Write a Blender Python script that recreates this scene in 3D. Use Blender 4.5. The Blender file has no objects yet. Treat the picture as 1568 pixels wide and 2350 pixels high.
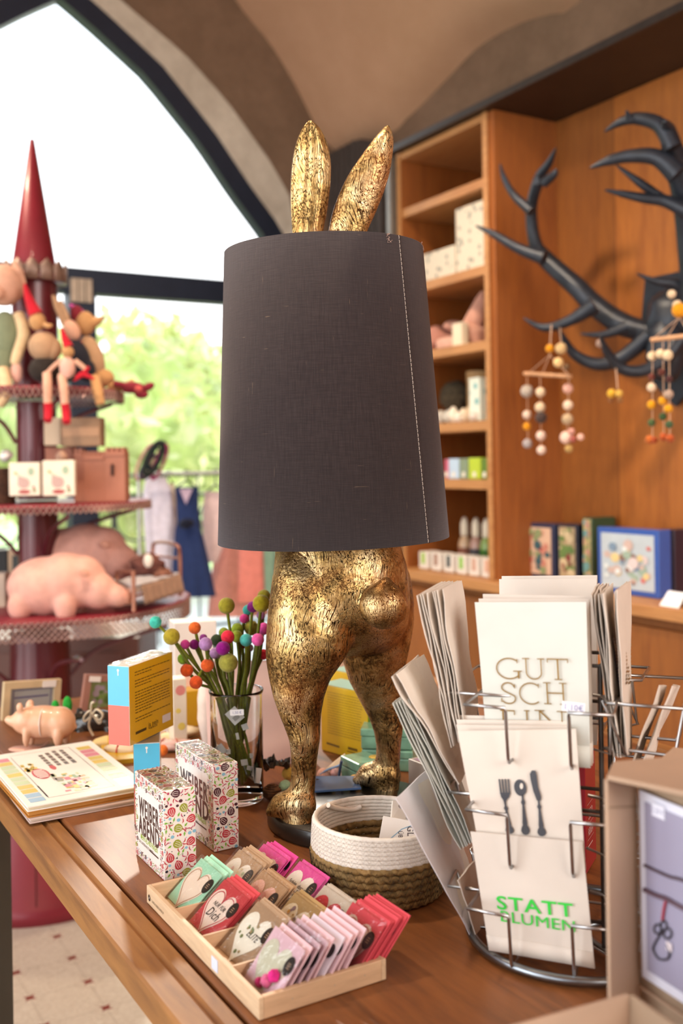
import bpy, math, random
from math import sin, cos, pi, radians, sqrt, atan2
from mathutils import Vector, Matrix, noise as mnoise
C = bpy.context.scene.collection
random.seed(7)
# ---------------------------------------------------------------- camera model (metres)
F = 2330.0; CZ = 1.23; TZ = .78; TH = radians(.9); PH = radians(30.7)
s_, c_ = sin(PH), cos(PH)
def ray(px, py):
    dx = px-784; dy = 1060-py
    return (dx*cos(TH)+dy*sin(TH))/F, (-dx*sin(TH)+dy*cos(TH))/F
def W(a, b, z=0): return Vector((-s_*a + c_*b, c_*a + s_*b, z))      # room axes a (along table), b (to the right wall)
def at(px, py, Y):
    x, z = ray(px, py); return Vector((x*Y, Y, CZ+z*Y))
def onz(px, py, z=TZ): return at(px, py, (z-CZ)/ray(px, py)[1])
def ona(px, py, a): return at(px, py, a/(-ray(px, py)[0]*s_+c_))
def onb(px, py, b): return at(px, py, b/(ray(px, py)[0]*c_+s_))
def ab(p): return (-p[0]*s_+p[1]*c_, p[0]*c_+p[1]*s_)
RM = Matrix.Rotation(PH, 4, 'Z')                                     # local x -> B axis, local y -> A axis
AX = Vector((-s_, c_, 0)); BX = Vector((c_, s_, 0)); ZX = Vector((0, 0, 1))
def RW(a, b, z=0, rz=0): return Matrix.Translation(W(a, b, z)) @ Matrix.Rotation(PH+rz, 4, 'Z')
def T(x, y, z): return Matrix.Translation((x, y, z))
def RZ(d): return Matrix.Rotation(radians(d), 4, 'Z')
def RX(d): return Matrix.Rotation(radians(d), 4, 'X')
def RY(d): return Matrix.Rotation(radians(d), 4, 'Y')
def PM(o, x, y):
    x = Vector(x).normalized(); y = Vector(y); y = (y - x*y.dot(x)).normalized(); z = x.cross(y)
    m = Matrix((x, y, z)).transposed().to_4x4(); m.translation = Vector(o); return m
# ---------------------------------------------------------------- objects
ROOT = {}
def tag(o, label=None, cat=None, group=None, kind=None):
    if label: o['label'] = label
    if cat: o['category'] = cat
    if group: o['group'] = group
    if kind: o['kind'] = kind
    return o
def thing(name, label, cat, M=None, group=None):
    o = bpy.data.objects.new(name, None); C.objects.link(o); o.empty_display_size = .02
    M = M or Matrix(); o.matrix_world = M; ROOT[o.name] = M.copy()
    return tag(o, label, cat, group)
class MB:
    def __init__(s): s.v = []; s.f = []; s.m = []; s.s = []
    def add(s, vs, fs, M=None, mi=0, sm=False):
        k = len(s.v)
        s.v += [(M @ Vector(p)) if M else Vector(p) for p in vs]
        for f in fs: s.f.append([i+k for i in f]); s.m.append(mi); s.s.append(sm)
        return s
    def box(s, x, y, z, sx, sy, sz, M=None, mi=0):
        vs = [(x+i*sx/2, y+j*sy/2, z+k*sz/2) for k in (-1, 1) for j in (-1, 1) for i in (-1, 1)]
        return s.add(vs, [(0,2,3,1),(4,5,7,6),(0,1,5,4),(2,6,7,3),(0,4,6,2),(1,3,7,5)], M, mi)
    def hexa(s, b, t, mi=0):          # 4 bottom corners, 4 top corners
        return s.add(list(b)+list(t), [(3,2,1,0),(4,5,6,7),(0,1,5,4),(1,2,6,5),(2,3,7,6),(3,0,4,7)], None, mi)
    def tube(s, pts, r, n=8, M=None, mi=0, closed=False, sm=True, flat=1.0):
        pts = [Vector(p) for p in pts]; N = len(pts)
        if N < 2: return s
        rr = r if isinstance(r, (list, tuple)) else [r]*N
        vs = []; up = None
        for i in range(N):
            a = pts[(i-1) % N] if (closed or i > 0) else pts[i]
            b = pts[(i+1) % N] if (closed or i < N-1) else pts[i]
            d = b-a
            d = d.normalized() if d.length > 1e-9 else Vector((0, 0, 1))
            if up is None:
                up = Vector((0, 0, 1)) if abs(d.z) < .9 else Vector((1, 0, 0))
            u = up - d*up.dot(d)
            if u.length < 1e-6: u = d.orthogonal()
            u.normalize(); w = d.cross(u); up = u
            for k in range(n):
                t = 2*pi*k/n; vs.append(pts[i] + u*(cos(t)*rr[i]*flat) + w*(sin(t)*rr[i]))
        fs = []
        for i in range(N if closed else N-1):
            j = (i+1) % N
            for k in range(n):
                l = (k+1) % n; fs.append((i*n+k, i*n+l, j*n+l, j*n+k))
        s.add(vs, fs, M, mi, sm)
        if not closed: s.add(vs[:n], [tuple(range(n))[::-1]], M, mi); s.add(vs[-n:], [tuple(range(n))], M, mi)
        return s
    def lathe(s, prof, n=32, M=None, mi=0, sm=True, cap=True):
        vs = [(r*cos(2*pi*k/n), r*sin(2*pi*k/n), z) for r, z in prof for k in range(n)]
        fs = [(i*n+k, i*n+(k+1) % n, (i+1)*n+(k+1) % n, (i+1)*n+k) for i in range(len(prof)-1) for k in range(n)]
        s.add(vs, fs, M, mi, sm)
        if cap:
            if prof[0][0] > 1e-5: s.add(vs[:n], [tuple(range(n))[::-1]], M, mi)
            if prof[-1][0] > 1e-5: s.add(vs[-n:], [tuple(range(n))], M, mi)
        return s
    def ball(s, c, r, nu=16, nv=10, M=None, mi=0, lump=0, seed=0):
        r = r if isinstance(r, (list, tuple)) else (r, r, r)
        vs = []
        for j in range(nv+1):
            ph = pi*j/nv
            for i in range(nu):
                th = 2*pi*i/nu; d = Vector((sin(ph)*cos(th), sin(ph)*sin(th), cos(ph)))
                k = 1+(lump*mnoise.noise(d*2.2+Vector((seed, seed*.7, 0))) if lump else 0)
                vs.append((c[0]+r[0]*d.x*k, c[1]+r[1]*d.y*k, c[2]+r[2]*d.z*k))
        fs = [(j*nu+i, (j+1)*nu+i, (j+1)*nu+(i+1) % nu, j*nu+(i+1) % nu) for j in range(nv) for i in range(nu)]
        return s.add(vs, fs, M, mi, True)
    def plate(s, poly, z0, z1, M=None, mi=0, side=None):
        n = len(poly); vs = [(x, y, z0) for x, y in poly]+[(x, y, z1) for x, y in poly]
        s.add(vs, [tuple(range(n))[::-1], tuple(range(n, 2*n))], M, mi)
        return s.add(vs, [(i, (i+1) % n, n+(i+1) % n, n+i) for i in range(n)], M, mi if side is None else side)
    def grid(s, fn, nu, nv, M=None, mi=0, sm=True):
        vs = [fn(i/nu, j/nv) for j in range(nv+1) for i in range(nu+1)]
        fs = [(j*(nu+1)+i, j*(nu+1)+i+1, (j+1)*(nu+1)+i+1, (j+1)*(nu+1)+i) for j in range(nv) for i in range(nu)]
        return s.add(vs, fs, M, mi, sm)
    def text(s, txt, size, M, mi=0, sx=1, bold=0, shear=0, align='CENTER'):
        v, f = textmesh(txt, bold, shear, align)
        return s.add([(x*size*sx, y*size, 0) for x, y in v], f, M, mi)
    def build(s, name, mats, parent=None, world=True, bevel=0, solid=0, sub=0):
        me = bpy.data.meshes.new(name)
        vs = s.v
        if parent is not None and world:
            p = parent
            while p.parent: p = p.parent
            inv = ROOT[p.name].inverted(); vs = [inv @ v for v in vs]
        me.from_pydata([tuple(v) for v in vs], [], s.f)
        mats = mats if isinstance(mats, (list, tuple)) else [mats]
        for m in mats: me.materials.append(m)
        me.polygons.foreach_set('material_index', s.m)
        me.polygons.foreach_set('use_smooth', s.s)
        me.validate(); me.update()
        o = bpy.data.objects.new(name, me); C.objects.link(o)
        if parent is not None: o.parent = parent
        if bevel:
            b = o.modifiers.new('b', 'BEVEL'); b.width = bevel; b.segments = 2; b.limit_method = 'ANGLE'; b.angle_limit = radians(40)
        if solid:
            b = o.modifiers.new('s', 'SOLIDIFY'); b.thickness = solid; b.offset = 0
        if sub:
            b = o.modifiers.new('u', 'SUBSURF'); b.levels = sub; b.render_levels = sub
        return o
_tc = {}
def textmesh(txt, bold=0, shear=0, align='CENTER'):
    k = (txt, bold, shear, align)
    if k in _tc: return _tc[k]
    cu = bpy.data.curves.new('t', 'FONT'); cu.body = txt; cu.size = 1; cu.align_x = align; cu.offset = bold; cu.shear = shear; cu.resolution_u = 3; cu.space_character = 1.03+bold*6
    o = bpy.data.objects.new('t', cu); C.objects.link(o)
    dg = bpy.context.evaluated_depsgraph_get(); e = o.evaluated_get(dg); me = e.to_mesh()
    v = [(p.co.x, p.co.y) for p in me.vertices]; f = [tuple(p.vertices) for p in me.polygons]
    e.to_mesh_clear(); bpy.data.objects.remove(o); bpy.data.curves.remove(cu)
    _tc[k] = (v, f); return _tc[k]
def dup(root, M, label=None, group=None, name=None):
    def cp(o, par):
        n = o.copy(); C.objects.link(n); n.parent = par
        for ch in o.children: cp(ch, n)
        return n
    r = root.copy(); C.objects.link(r); r.matrix_world = M; ROOT[r.name] = M.copy()
    for ch in root.children: cp(ch, r)
    if label: r['label'] = label
    if group: r['group'] = group
    return r
def circ(n, r=1, ry=None, a0=0):
    ry = ry or r; return [(r*cos(a0+2*pi*i/n), ry*sin(a0+2*pi*i/n)) for i in range(n)]
def smooth_path(pts, k=6):
    pts = [Vector(p) for p in pts]; out = []
    for i in range(len(pts)-1):
        p0 = pts[max(i-1, 0)]; p1 = pts[i]; p2 = pts[i+1]; p3 = pts[min(i+2, len(pts)-1)]
        for j in range(k):
            t = j/k
            out.append(.5*((2*p1)+(p2-p0)*t+(2*p0-5*p1+4*p2-p3)*t*t+(3*p1-p0-3*p2+p3)*t**3))
    out.append(pts[-1]); return out
def lerp_table(tab, x):
    if x <= tab[0][0]: return tab[0][1]
    for (x0, y0), (x1, y1) in zip(tab, tab[1:]):
        if x <= x1: return y0+(y1-y0)*(x-x0)/(x1-x0)
    return tab[-1][1]
# ---------------------------------------------------------------- materials
def lin(c):
    if isinstance(c, str): c = tuple(int(c[i:i+2], 16) for i in (0, 2, 4))
    def g(u):
        u /= 255; return u/12.92 if u <= .04045 else ((u+.055)/1.055)**2.4
    return tuple(g(u) for u in c)+(1,)
_mc = {}
def nt(name):
    m = bpy.data.materials.new(name); m.use_nodes = True; t = m.node_tree; b = t.nodes['Principled BSDF']
    return m, t, b
def N(t, ty, **k):
    n = t.nodes.new(ty)
    for a, v in k.items():
        if a in n.inputs: n.inputs[a].default_value = v
        else: setattr(n, a, v)
    return n
def coords(t, scale=(1, 1, 1), kind='Object', rot=(0, 0, 0)):
    tc = N(t, 'ShaderNodeTexCoord'); mp = N(t, 'ShaderNodeMapping'); mp.inputs['Scale'].default_value = scale; mp.inputs['Rotation'].default_value = rot
    t.links.new(tc.outputs[kind], mp.inputs['Vector']); return mp.outputs[0]
def mixc(t, fac, a, b, mode='MIX'):
    n = N(t, 'ShaderNodeMix', data_type='RGBA', blend_type=mode)
    if isinstance(fac, (int, float)): n.inputs[0].default_value = fac
    else: t.links.new(fac, n.inputs[0])
    for v, i in ((a, 6), (b, 7)):
        if isinstance(v, tuple): n.inputs[i].default_value = v
        else: t.links.new(v, n.inputs[i])
    return n.outputs[2]
def ramp(t, fac, stops):
    r = N(t, 'ShaderNodeValToRGB'); e = r.color_ramp.elements
    while len(e) > 1: e.remove(e[0])
    e[0].position = stops[0][0]; e[0].color = stops[0][1]
    for p, c in stops[1:]:
        x = e.new(p); x.color = c
    t.links.new(fac, r.inputs[0]); return r.outputs[0]
def G(v): return (v, v, v, 1)
def noise_(t, vec, scale=5, detail=4, dist=0, rough=.5):
    n = N(t, 'ShaderNodeTexNoise', Scale=scale, Detail=detail, Distortion=dist, Roughness=rough); t.links.new(vec, n.inputs['Vector']); return n.outputs[0]
def bump_(t, b, h, strength=.3, dist=.001):
    n = N(t, 'ShaderNodeBump', Strength=strength, Distance=dist); t.links.new(h, n.inputs['Height']); t.links.new(n.outputs[0], b.inputs['Normal'])
def mat(col, rough=.5, metal=0, var=.12, vs=25, bump=.15, bs=None, coat=0, sheen=0, spec=.5, name='m', stretch=(1, 1, 1), trans=0):
    k = (col, rough, metal, var, vs, bump, bs, coat, sheen, spec, stretch, trans)
    if k in _mc: return _mc[k]
    m, t, b = nt(name+'_'+str(col))
    c = lin(col); v = coords(t, stretch)
    n = noise_(t, v, vs, 3)
    lo = tuple(x*(1-var) for x in c[:3])+(1,); hi = tuple(min(1, x*(1+var)) for x in c[:3])+(1,)
    t.links.new(ramp(t, n, [(.3, lo), (.7, hi)]), b.inputs['Base Color'])
    b.inputs['Roughness'].default_value = rough; b.inputs['Metallic'].default_value = metal
    b.inputs['Coat Weight'].default_value = coat; b.inputs['Coat Roughness'].default_value = .08
    b.inputs['Specular IOR Level'].default_value = spec
    if sheen: b.inputs['Sheen Weight'].default_value = sheen
    if trans: b.inputs['Transmission Weight'].default_value = trans
    if bump: bump_(t, b, noise_(t, v, bs or vs*4, 2), bump, .001)
    _mc[k] = m; return m
def felt(col): return mat(col, .95, var=.22, vs=180, bump=.6, bs=700, sheen=.15, name='felt', spec=.1)
def cloth(col): return mat(col, .9, var=.1, vs=40, bump=.4, bs=400, sheen=.1, name='cloth', spec=.2)
def paper(col): return mat(col, .7, var=.04, vs=18, bump=.08, bs=120, name='paper', spec=.3)
def card(col): return mat(col, .35, var=.04, vs=30, bump=.03, bs=200, coat=.3, name='printed_card')
def wood(name, ca, cb, cc=None, sc=1, rough=.4, coat=.0, along='y', bump=.15, plank=0, plankaxis='x', knots=True):
    m, t, b = nt(name)
    st = {'x': (.12, 1, 1), 'y': (1, .12, 1), 'z': (1, 1, .12)}[along]
    v = coords(t, tuple(q*sc for q in st))
    n1 = noise_(t, v, 14, 6, 1.2, .6); n2 = noise_(t, v, 70, 4, .4, .6)
    A, B = lin(ca), lin(cb); D = lin(cc) if cc else A
    col = ramp(t, n1, [(.28, A), (.5, B), (.72, D)])
    col = mixc(t, .35, col, ramp(t, n2, [(.3, tuple(x*.55 for x in A[:3])+(1,)), (.7, B)]))
    if knots:
        vk = coords(t, tuple(q*sc*1.0 for q in st)); nk = noise_(t, vk, 3.2, 2, .5)
        col = mixc(t, ramp(t, nk, [(.62, G(0)), (.72, G(.55))]), col, tuple(x*.55 for x in A[:3])+(1,))
    if plank:
        tc = N(t, 'ShaderNodeTexCoord'); sp = N(t, 'ShaderNodeSeparateXYZ'); t.links.new(tc.outputs['Object'], sp.inputs[0])
        mu = N(t, 'ShaderNodeMath', operation='MULTIPLY'); t.links.new(sp.outputs[plankaxis.upper()], mu.inputs[0]); mu.inputs[1].default_value = 1/plank
        fl = N(t, 'ShaderNodeMath', operation='FLOOR'); t.links.new(mu.outputs[0], fl.inputs[0])
        wn = N(t, 'ShaderNodeTexWhiteNoise', noise_dimensions='1D'); t.links.new(fl.outputs[0], wn.inputs['W'])
        fr = N(t, 'ShaderNodeMath', operation='FRACT'); t.links.new(mu.outputs[0], fr.inputs[0])
        col = mixc(t, 1.0, col, ramp(t, wn.outputs[0], [(0, G(.72)), (1, G(1.12))]), 'MULTIPLY')
        col = mixc(t, ramp(t, fr.outputs[0], [(0, G(.6)), (.015, G(0)), (.985, G(0)), (1, G(.6))]), col, tuple(x*.3 for x in A[:3])+(1,))
    t.links.new(col, b.inputs['Base Color'])
    b.inputs['Roughness'].default_value = rough; b.inputs['Coat Weight'].default_value = coat; b.inputs['Coat Roughness'].default_value = .18
    bump_(t, b, n2, bump, .0006)
    return m
def stone(name, ca, cb, sc=3, bump=.5):
    m, t, b = nt(name); v = coords(t)
    n = noise_(t, v, sc, 8, .3, .65); n2 = noise_(t, v, sc*9, 5, 0, .7)
    col = ramp(t, n, [(.3, lin(ca)), (.7, lin(cb))]); col = mixc(t, .25, col, ramp(t, n2, [(.35, lin(ca)), (.65, lin(cb))]))
    t.links.new(col, b.inputs['Base Color']); b.inputs['Roughness'].default_value = .9
    bump_(t, b, n2, bump, .006); return m
def glass(name='clear_glass', col=(.97, 1, .99, 1), rough=.0):
    if name in _mc: return _mc[name]
    m, t, b = nt(name); b.inputs['Base Color'].default_value = col; b.inputs['Transmission Weight'].default_value = 1; b.inputs['Roughness'].default_value = rough; b.inputs['IOR'].default_value = 1.45
    _mc[name] = m; return m
def film(name='cellophane', amt=.12, col=(1, 1, 1, 1)):
    if name in _mc: return _mc[name]
    m = bpy.data.materials.new(name); m.use_nodes = True; t = m.node_tree; t.nodes.clear()
    o = N(t, 'ShaderNodeOutputMaterial'); tr = N(t, 'ShaderNodeBsdfTransparent'); gl = N(t, 'ShaderNodeBsdfGlossy', Roughness=.06); mx = N(t, 'ShaderNodeMixShader')
    tr.inputs['Color'].default_value = col
    fr = N(t, 'ShaderNodeFresnel', IOR=1.4); ad = N(t, 'ShaderNodeMath', operation='MULTIPLY_ADD'); ad.inputs[1].default_value = 1.0; ad.inputs[2].default_value = amt
    t.links.new(fr.outputs[0], ad.inputs[0]); t.links.new(ad.outputs[0], mx.inputs[0])
    v = coords(t); n = noise_(t, v, 60, 3, 1.5); bp = N(t, 'ShaderNodeBump', Strength=.6, Distance=.004); t.links.new(n, bp.inputs['Height']); t.links.new(bp.outputs[0], gl.inputs['Normal'])
    t.links.new(tr.outputs[0], mx.inputs[1]); t.links.new(gl.outputs[0], mx.inputs[2]); t.links.new(mx.outputs[0], o.inputs[0])
    _mc[name] = m; return m
steel = mat('b8b8ba', .28, 1, var=.15, vs=40, bump=.02, name='steel')
darksteel = mat('3a3a40', .4, .8, var=.15, vs=30, bump=.05, name='dark_steel')
print('helpers ok')
# ================================================================ ROOM
M_stone = stone('wall_stone', '6c5642', '8a705a', 2.2, .6)
M_reveal = stone('reveal_stone', 'a89c8a', 'd6ccba', 3, .5)
M_plaster = stone('vault_plaster', 'b8906e', 'c8a080', 1.2, .12)
M_frame = mat('232c3e', .45, .3, var=.1, vs=12, bump=.05, name='window_metal')
AW = 4.73; AFm = 4.8; BWALL = 2.85; B0 = 1.33
# pane edge of the pointed arch in (b, z), right half, measured at the frame plane a = 4.8
def pts_on_a(l, a): return [(lambda p: (ab(p)[1], p.z))(ona(x, y, a)) for x, y in l]
pane = [(B0, 3.43)] + pts_on_a([(200,60),(330,180),(450,330),(530,450),(600,545),(640,620)], AFm) + [(2.53, 2.05), (2.54, 1.6), (2.54, .06)]
fout = [(B0, 3.55)] + [(b+.085, z+.065) for b, z in pane[1:8]] + [(2.63, 1.6), (2.63, 0)]
wopen = [(B0, 3.66)] + pts_on_a([(300,20),(420,120),(520,230),(620,370),(665,450)], AW) + [(2.62, 2.0), (2.63, 1.5), (2.63, 0)]
def resample(l, n=40):
    L = [0]
    for p, q in zip(l, l[1:]): L.append(L[-1]+math.dist(p, q))
    out = []
    for i in range(n+1):
        d = L[-1]*i/n
        for k in range(len(l)-1):
            if d <= L[k+1]+1e-9:
                t = (d-L[k])/max(1e-9, L[k+1]-L[k]); out.append((l[k][0]+(l[k+1][0]-l[k][0])*t, l[k][1]+(l[k+1][1]-l[k][1])*t)); break
    return out
def full(l): r = resample(l); return [(2*B0-b, z) for b, z in r[::-1]]+r[1:]
P, FO, WO = full(pane), full(fout), full(wopen)
def strip(mb, l1, a1, l2, a2, mi=0):
    vs = [W(a1, b, z) for b, z in l1]+[W(a2, b, z) for b, z in l2]; n = len(l1)
    mb.add(vs, [(i, i+1, n+i+1, n+i) for i in range(n-1)], None, mi)
# window wall: face strip from opening to a big rectangle
def outer_rect(l):
    out = []
    for b, z in l:
        t = atan2(z-1.8, b-B0); cb, cz = cos(t), sin(t)
        bl = (BWALL-B0) if cb > 0 else (B0+2.6)
        k = min(bl/abs(cb) if abs(cb) > 1e-6 else 99, (4.6-1.8)/cz if cz > 1e-6 else 99, 1.8/-cz if cz < -1e-6 else 99)
        out.append((B0+cb*k, 1.8+cz*k))
    out[0] = (-2.6, 0); out[-1] = (BWALL, 0); return out
mb = MB(); strip(mb, WO, AW, outer_rect(WO), AW)
mb.add([W(AW, -2.6, 0), W(AW, -2.6, 4.6), W(AW, -2.6, 4.6)], [(0, 1, 2)])
strip(mb, outer_rect(WO), 5.0, WO, 5.0)
tag(mb.build('wall_far', M_stone), kind='structure')
mb = MB(); strip(mb, FO, 4.76, WO, AW); tag(mb.build('trim_1', M_reveal), kind='structure')
mb = MB(); strip(mb, FO, 5.0, FO, 4.84); tag(mb.build('trim_2', M_reveal), kind='structure')
wf = thing('window_1', None, None, RW(AFm, B0, 0)); tag(wf, kind='structure')
mb = MB(); strip(mb, P, 4.76, FO, 4.76); strip(mb, P, 4.84, P, 4.76); strip(mb, FO, 4.84, P, 4.84)
mb.build('window_frame', M_frame, wf)
mb = MB()
def bar(b0, b1, z0, z1, a0=4.75, a1=4.85): mb.hexa([W(a0,b0,z0),W(a0,b1,z0),W(a1,b1,z0),W(a1,b0,z0)], [W(a0,b0,z1),W(a0,b1,z1),W(a1,b1,z1),W(a1,b0,z1)])
bar(.12, 2.54, 2.05, 2.168)
mb.build('transom', M_frame, wf, bevel=.004)
mb = MB(); bar(1.345, 1.475, 0, 2.05); mb.build('mullion', M_frame, wf, bevel=.004)
mb = MB(); bar(.12, 2.54, 0, .06); mb.build('bottom_rail', M_frame, wf, bevel=.004)
mb = MB(); p = ona(187, 664, 4.74); bb = ab(p)[1]
for i in range(3): bar(bb-.05+i*.035, bb-.02+i*.035, p.z-.06, p.z+.05, 4.735, 4.75)
mb.build('door_closer', mat('c8b49c', .5), wf)
mb = MB(); mb.add([W(4.8, b, z) for b, z in P], [tuple(range(len(P)))]); mb.build('pane', film('window_glass', .0), wf)
# groin vault
Pb = [(-.3, 2.9), (-.1, 3.15), (.1, 3.5), (.5, 3.9), (1.33, 4.3), (1.8, 4.1)] + [(b, z) for b, z in pts_on_a([(540,0),(620,100),(680,200),(730,300),(757,335)], AW)]
Pb.append((BWALL+.01, Pb[-1][1]-.06))
_pa = sorted([(ab(p)[0], p.z) for p in (onb(x, y, BWALL) for x, y in [(925,330),(960,272),(1000,220),(1060,150),(1100,110),(1150,78),(1200,55),(1260,38),(1300,30)])])
pk = _pa[0][0]; Pa = sorted(_pa+[(2*pk-a, z) for a, z in _pa[1:]]); Pa = [(a, z) for a, z in Pa]
Pa = [(Pa[0][0]-.1, 2.4)]+Pa+[(Pa[-1][0]+.1, 2.5)]
def smt(tab):
    pts = smooth_path([(x, z, 0) for x, z in tab], 5); return [(p.x, p.y) for p in pts]
Pb, Pa = smt(Pb), smt(Pa)
def vz(a, b):
    zb = lerp_table(Pb, b); za = lerp_table(Pa, a) if b > 1.2 else 0
    if b < -.3: zb = 2.9+min(1.4, (-.3-b)*1.2)
    if b > 2.0 and za > 0: za = za + (BWALL-b)*.25
    if a < 3.1: zb -= (3.1-a)*1.0*max(0, min(1, (b-2.3)/.5))
    k = 14.0; m = max(za, zb)
    return m + math.log(math.exp(k*(za-m))+math.exp(k*(zb-m)))/k if abs(za-zb) < .5 else m
mb = MB(); mb.grid(lambda u, v: W(-3.6+u*(AW+.02+3.6), -2.6+v*(BWALL+2.61), vz(-3.6+u*(AW+3.62), -2.6+v*(BWALL+2.61))), 120, 90)
tag(mb.build('ceiling', M_plaster), kind='structure')
# right wall (behind the shelf) and the walls behind the camera
mb = MB(); mb.hexa([W(-3.6, BWALL, 0), W(5, BWALL, 0), W(5, BWALL+.3, 0), W(-3.6, BWALL+.3, 0)], [W(-3.6, BWALL, 4.6), W(5, BWALL, 4.6), W(5, BWALL+.3, 4.6), W(-3.6, BWALL+.3, 4.6)])
tag(mb.build('wall_right', M_stone), kind='structure')
mb = MB()
def wallbox(a0, a1, b0, b1, z0, z1): mb.hexa([W(a0,b0,z0),W(a0,b1,z0),W(a1,b1,z0),W(a1,b0,z0)], [W(a0,b0,z1),W(a0,b1,z1),W(a1,b1,z1),W(a1,b0,z1)])
wallbox(-3.8, -3.6, -2.6, 2.85, 0, 4.6)
tag(mb.build('wall_back', M_plaster), kind='structure')
mb = MB()
wallbox(-3.8, 5, -2.8, -2.6, 3.3, 4.6)
for a0, a1 in ((-3.8, -2.6), (-.6, -.1), (2.0, 2.5), (4.4, 5.0)): wallbox(a0, a1, -2.8, -2.6, 0, 3.3)
tag(mb.build('wall_left', M_plaster), kind='structure')
# floor : off white embossed tiles with little brown stars on the corners
m, t, b = nt('floor_tiles')
tc = N(t, 'ShaderNodeTexCoord'); mp = N(t, 'ShaderNodeMapping'); t.links.new(tc.outputs['Object'], mp.inputs[0])
mp.inputs['Scale'].default_value = (1/.137,)*3
sp = N(t, 'ShaderNodeSeparateXYZ'); t.links.new(mp.outputs[0], sp.inputs[0])
def mth(op, x, y=None, z=None):
    n = N(t, 'ShaderNodeMath', operation=op)
    for i, q in enumerate((x, y, z)):
        if q is None: continue
        if isinstance(q, (int, float)): n.inputs[i].default_value = q
        else: t.links.new(q, n.inputs[i])
    return n.outputs[0]
fx = mth('SUBTRACT', mth('FRACT', sp.outputs[0]), .5); fy = mth('SUBTRACT', mth('FRACT', sp.outputs[1]), .5)
ax, ay = mth('ABSOLUTE', fx), mth('ABSOLUTE', fy)
grout = mth('GREATER_THAN', mth('MAXIMUM', ax, ay), .492)
cx, cy = mth('SUBTRACT', .5, ax), mth('SUBTRACT', .5, ay)          # distance to corner
star = mth('LESS_THAN', mth('ADD', mth('ABSOLUTE', mth('SUBTRACT', cx, cy)), mth('MULTIPLY', mth('ADD', cx, cy), .35)), .07)
oct_ = mth('LESS_THAN', mth('ABSOLUTE', mth('SUBTRACT', mth('ADD', cx, cy), .26)), .008)
near = mth('LESS_THAN', mth('ADD', cx, cy), .2)
v = coords(t); nn = noise_(t, v, 60, 4, 2)
col = ramp(t, nn, [(.3, lin('b9ac9c')), (.7, lin('cfc5b6'))])
col = mixc(t, mth('MULTIPLY', mth('MAXIMUM', grout, oct_), .5), col, lin('8f8172'))
col = mixc(t, mth('MULTIPLY', star, near), col, lin('7a3026'))
t.links.new(col, b.inputs['Base Color']); b.inputs['Roughness'].default_value = .5; bump_(t, b, nn, .5, .002)
mb = MB(); mb.box(0, 0, -.05, 5.6, 8.8, .1)
fl = mb.build('floor', m); oa, ob = 2.264, .700
base = W(oa, ob, 0); fl.matrix_world = RM.copy(); fl.matrix_world.translation = base
# shift mesh so that it spans the room while the tile corner sits at the object origin
for vtx in fl.data.vertices: vtx.co.x += (.12-ob); vtx.co.y += (.6-oa)
tag(fl, kind='structure')
# radiator (tall vertical tubes on the right wall beside the corner)
r0 = thing('radiator', 'tall dark grey vertical tube radiator on the wall behind the rabbit ears', 'radiator', RW(4.45, 2.8, .6))
mb = MB()
aa = 4.69
for i in range(9):
    a = 4.69-i*.058; z1 = onb(790+i*13, 300+i*3, 2.79).z
    z1 = min(z1, vz(a, 2.81)-.02); mb.box(0, 0, (z1+.6)/2, .07, .044, z1-.6, RW(a, 2.77, 0))
mb.build('radiator_tubes', mat('4a423e', .5, .2), r0, bevel=.012)
mb = MB(); mb.box(0, 0, 2.6, .04, .5, .05, RW(4.45, 2.80)); mb.box(0, 0, .75, .04, .5, .05, RW(4.45, 2.80)); mb.build('header', darksteel, r0)
# ---------------------------------------------------------------- outside
mb = MB(); mb.hexa([W(5, -6, -.1), W(5, 9, -.1), W(11, 9, -.1), W(11, -6, -.1)], [W(5, -6, 0), W(5, 9, 0), W(11, 9, 0), W(11, -6, 0)])
tag(mb.build('terrace', stone('terrace_stone', 'c9c3b8', 'e6e0d6', 1.5, .2)), kind='structure')
mb = MB(); mb.grid(lambda u, v: W(11+v*40, -30+u*60, -.2+v*1.5+2.2*v*mnoise.noise(Vector((u*6, v*4, 0)))), 30, 20)
tag(mb.build('meadow', mat('c0d88c', .9, var=.2, vs=1)), kind='structure')
leafm = mat('dcea9c', .6, var=.45, vs=2.5, bump=.1, name='leaf'); 
leaf2 = mat('e4eeaa', .6, var=.4, vs=2.5, bump=.1, name='leaf'); corem = mat('cfe08c', .9, var=.4, vs=3, name='core')
def tree(a, b, h, rad, n, label, m):
    t0 = thing('tree', label, 'tree', RW(a, b, 0), 'trees beyond the terrace')
    mb = MB(); mb.tube([W(a, b, -.2), W(a+.1, b+.05, h*.5), W(a, b, h*.8)], [.14, .1, .04], 8); mb.build('trunk', mat('5a4a38', .9), t0)
    mb = MB(); rnd = random.Random(int(a*100+b*10))
    for k in range(7):
        q = W(a+rnd.uniform(-.5, .5)*rad, b+rnd.uniform(-.7, .7)*rad, h*rnd.uniform(.35, .8)); mb.ball(q, rad*rnd.uniform(.4, .6), 14, 9, lump=.35, seed=k)
    for k in range(n):
        th = rnd.uniform(0, 2*pi); z = rnd.uniform(-1, 1); r = sqrt(1-z*z); q = W(a+r*sin(th)*rad*rnd.uniform(.75, 1.08), b+r*cos(th)*rad*rnd.uniform(.8, 1.15), h*.58+z*h*.46*rnd.uniform(.85, 1.1))
        s = rnd.uniform(.05, .12); M = T(*q) @ Matrix.Rotation(rnd.uniform(0, 6), 4, Vector((rnd.random(), rnd.random(), rnd.random()+.01)))
        mb.add([(-s, 0, 0), (0, -s*.5, 0), (s, 0, 0), (0, s*.5, .01)], [(0, 1, 2, 3)], M, 1)
    mb.build('crown', [corem, m], t0)
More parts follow.
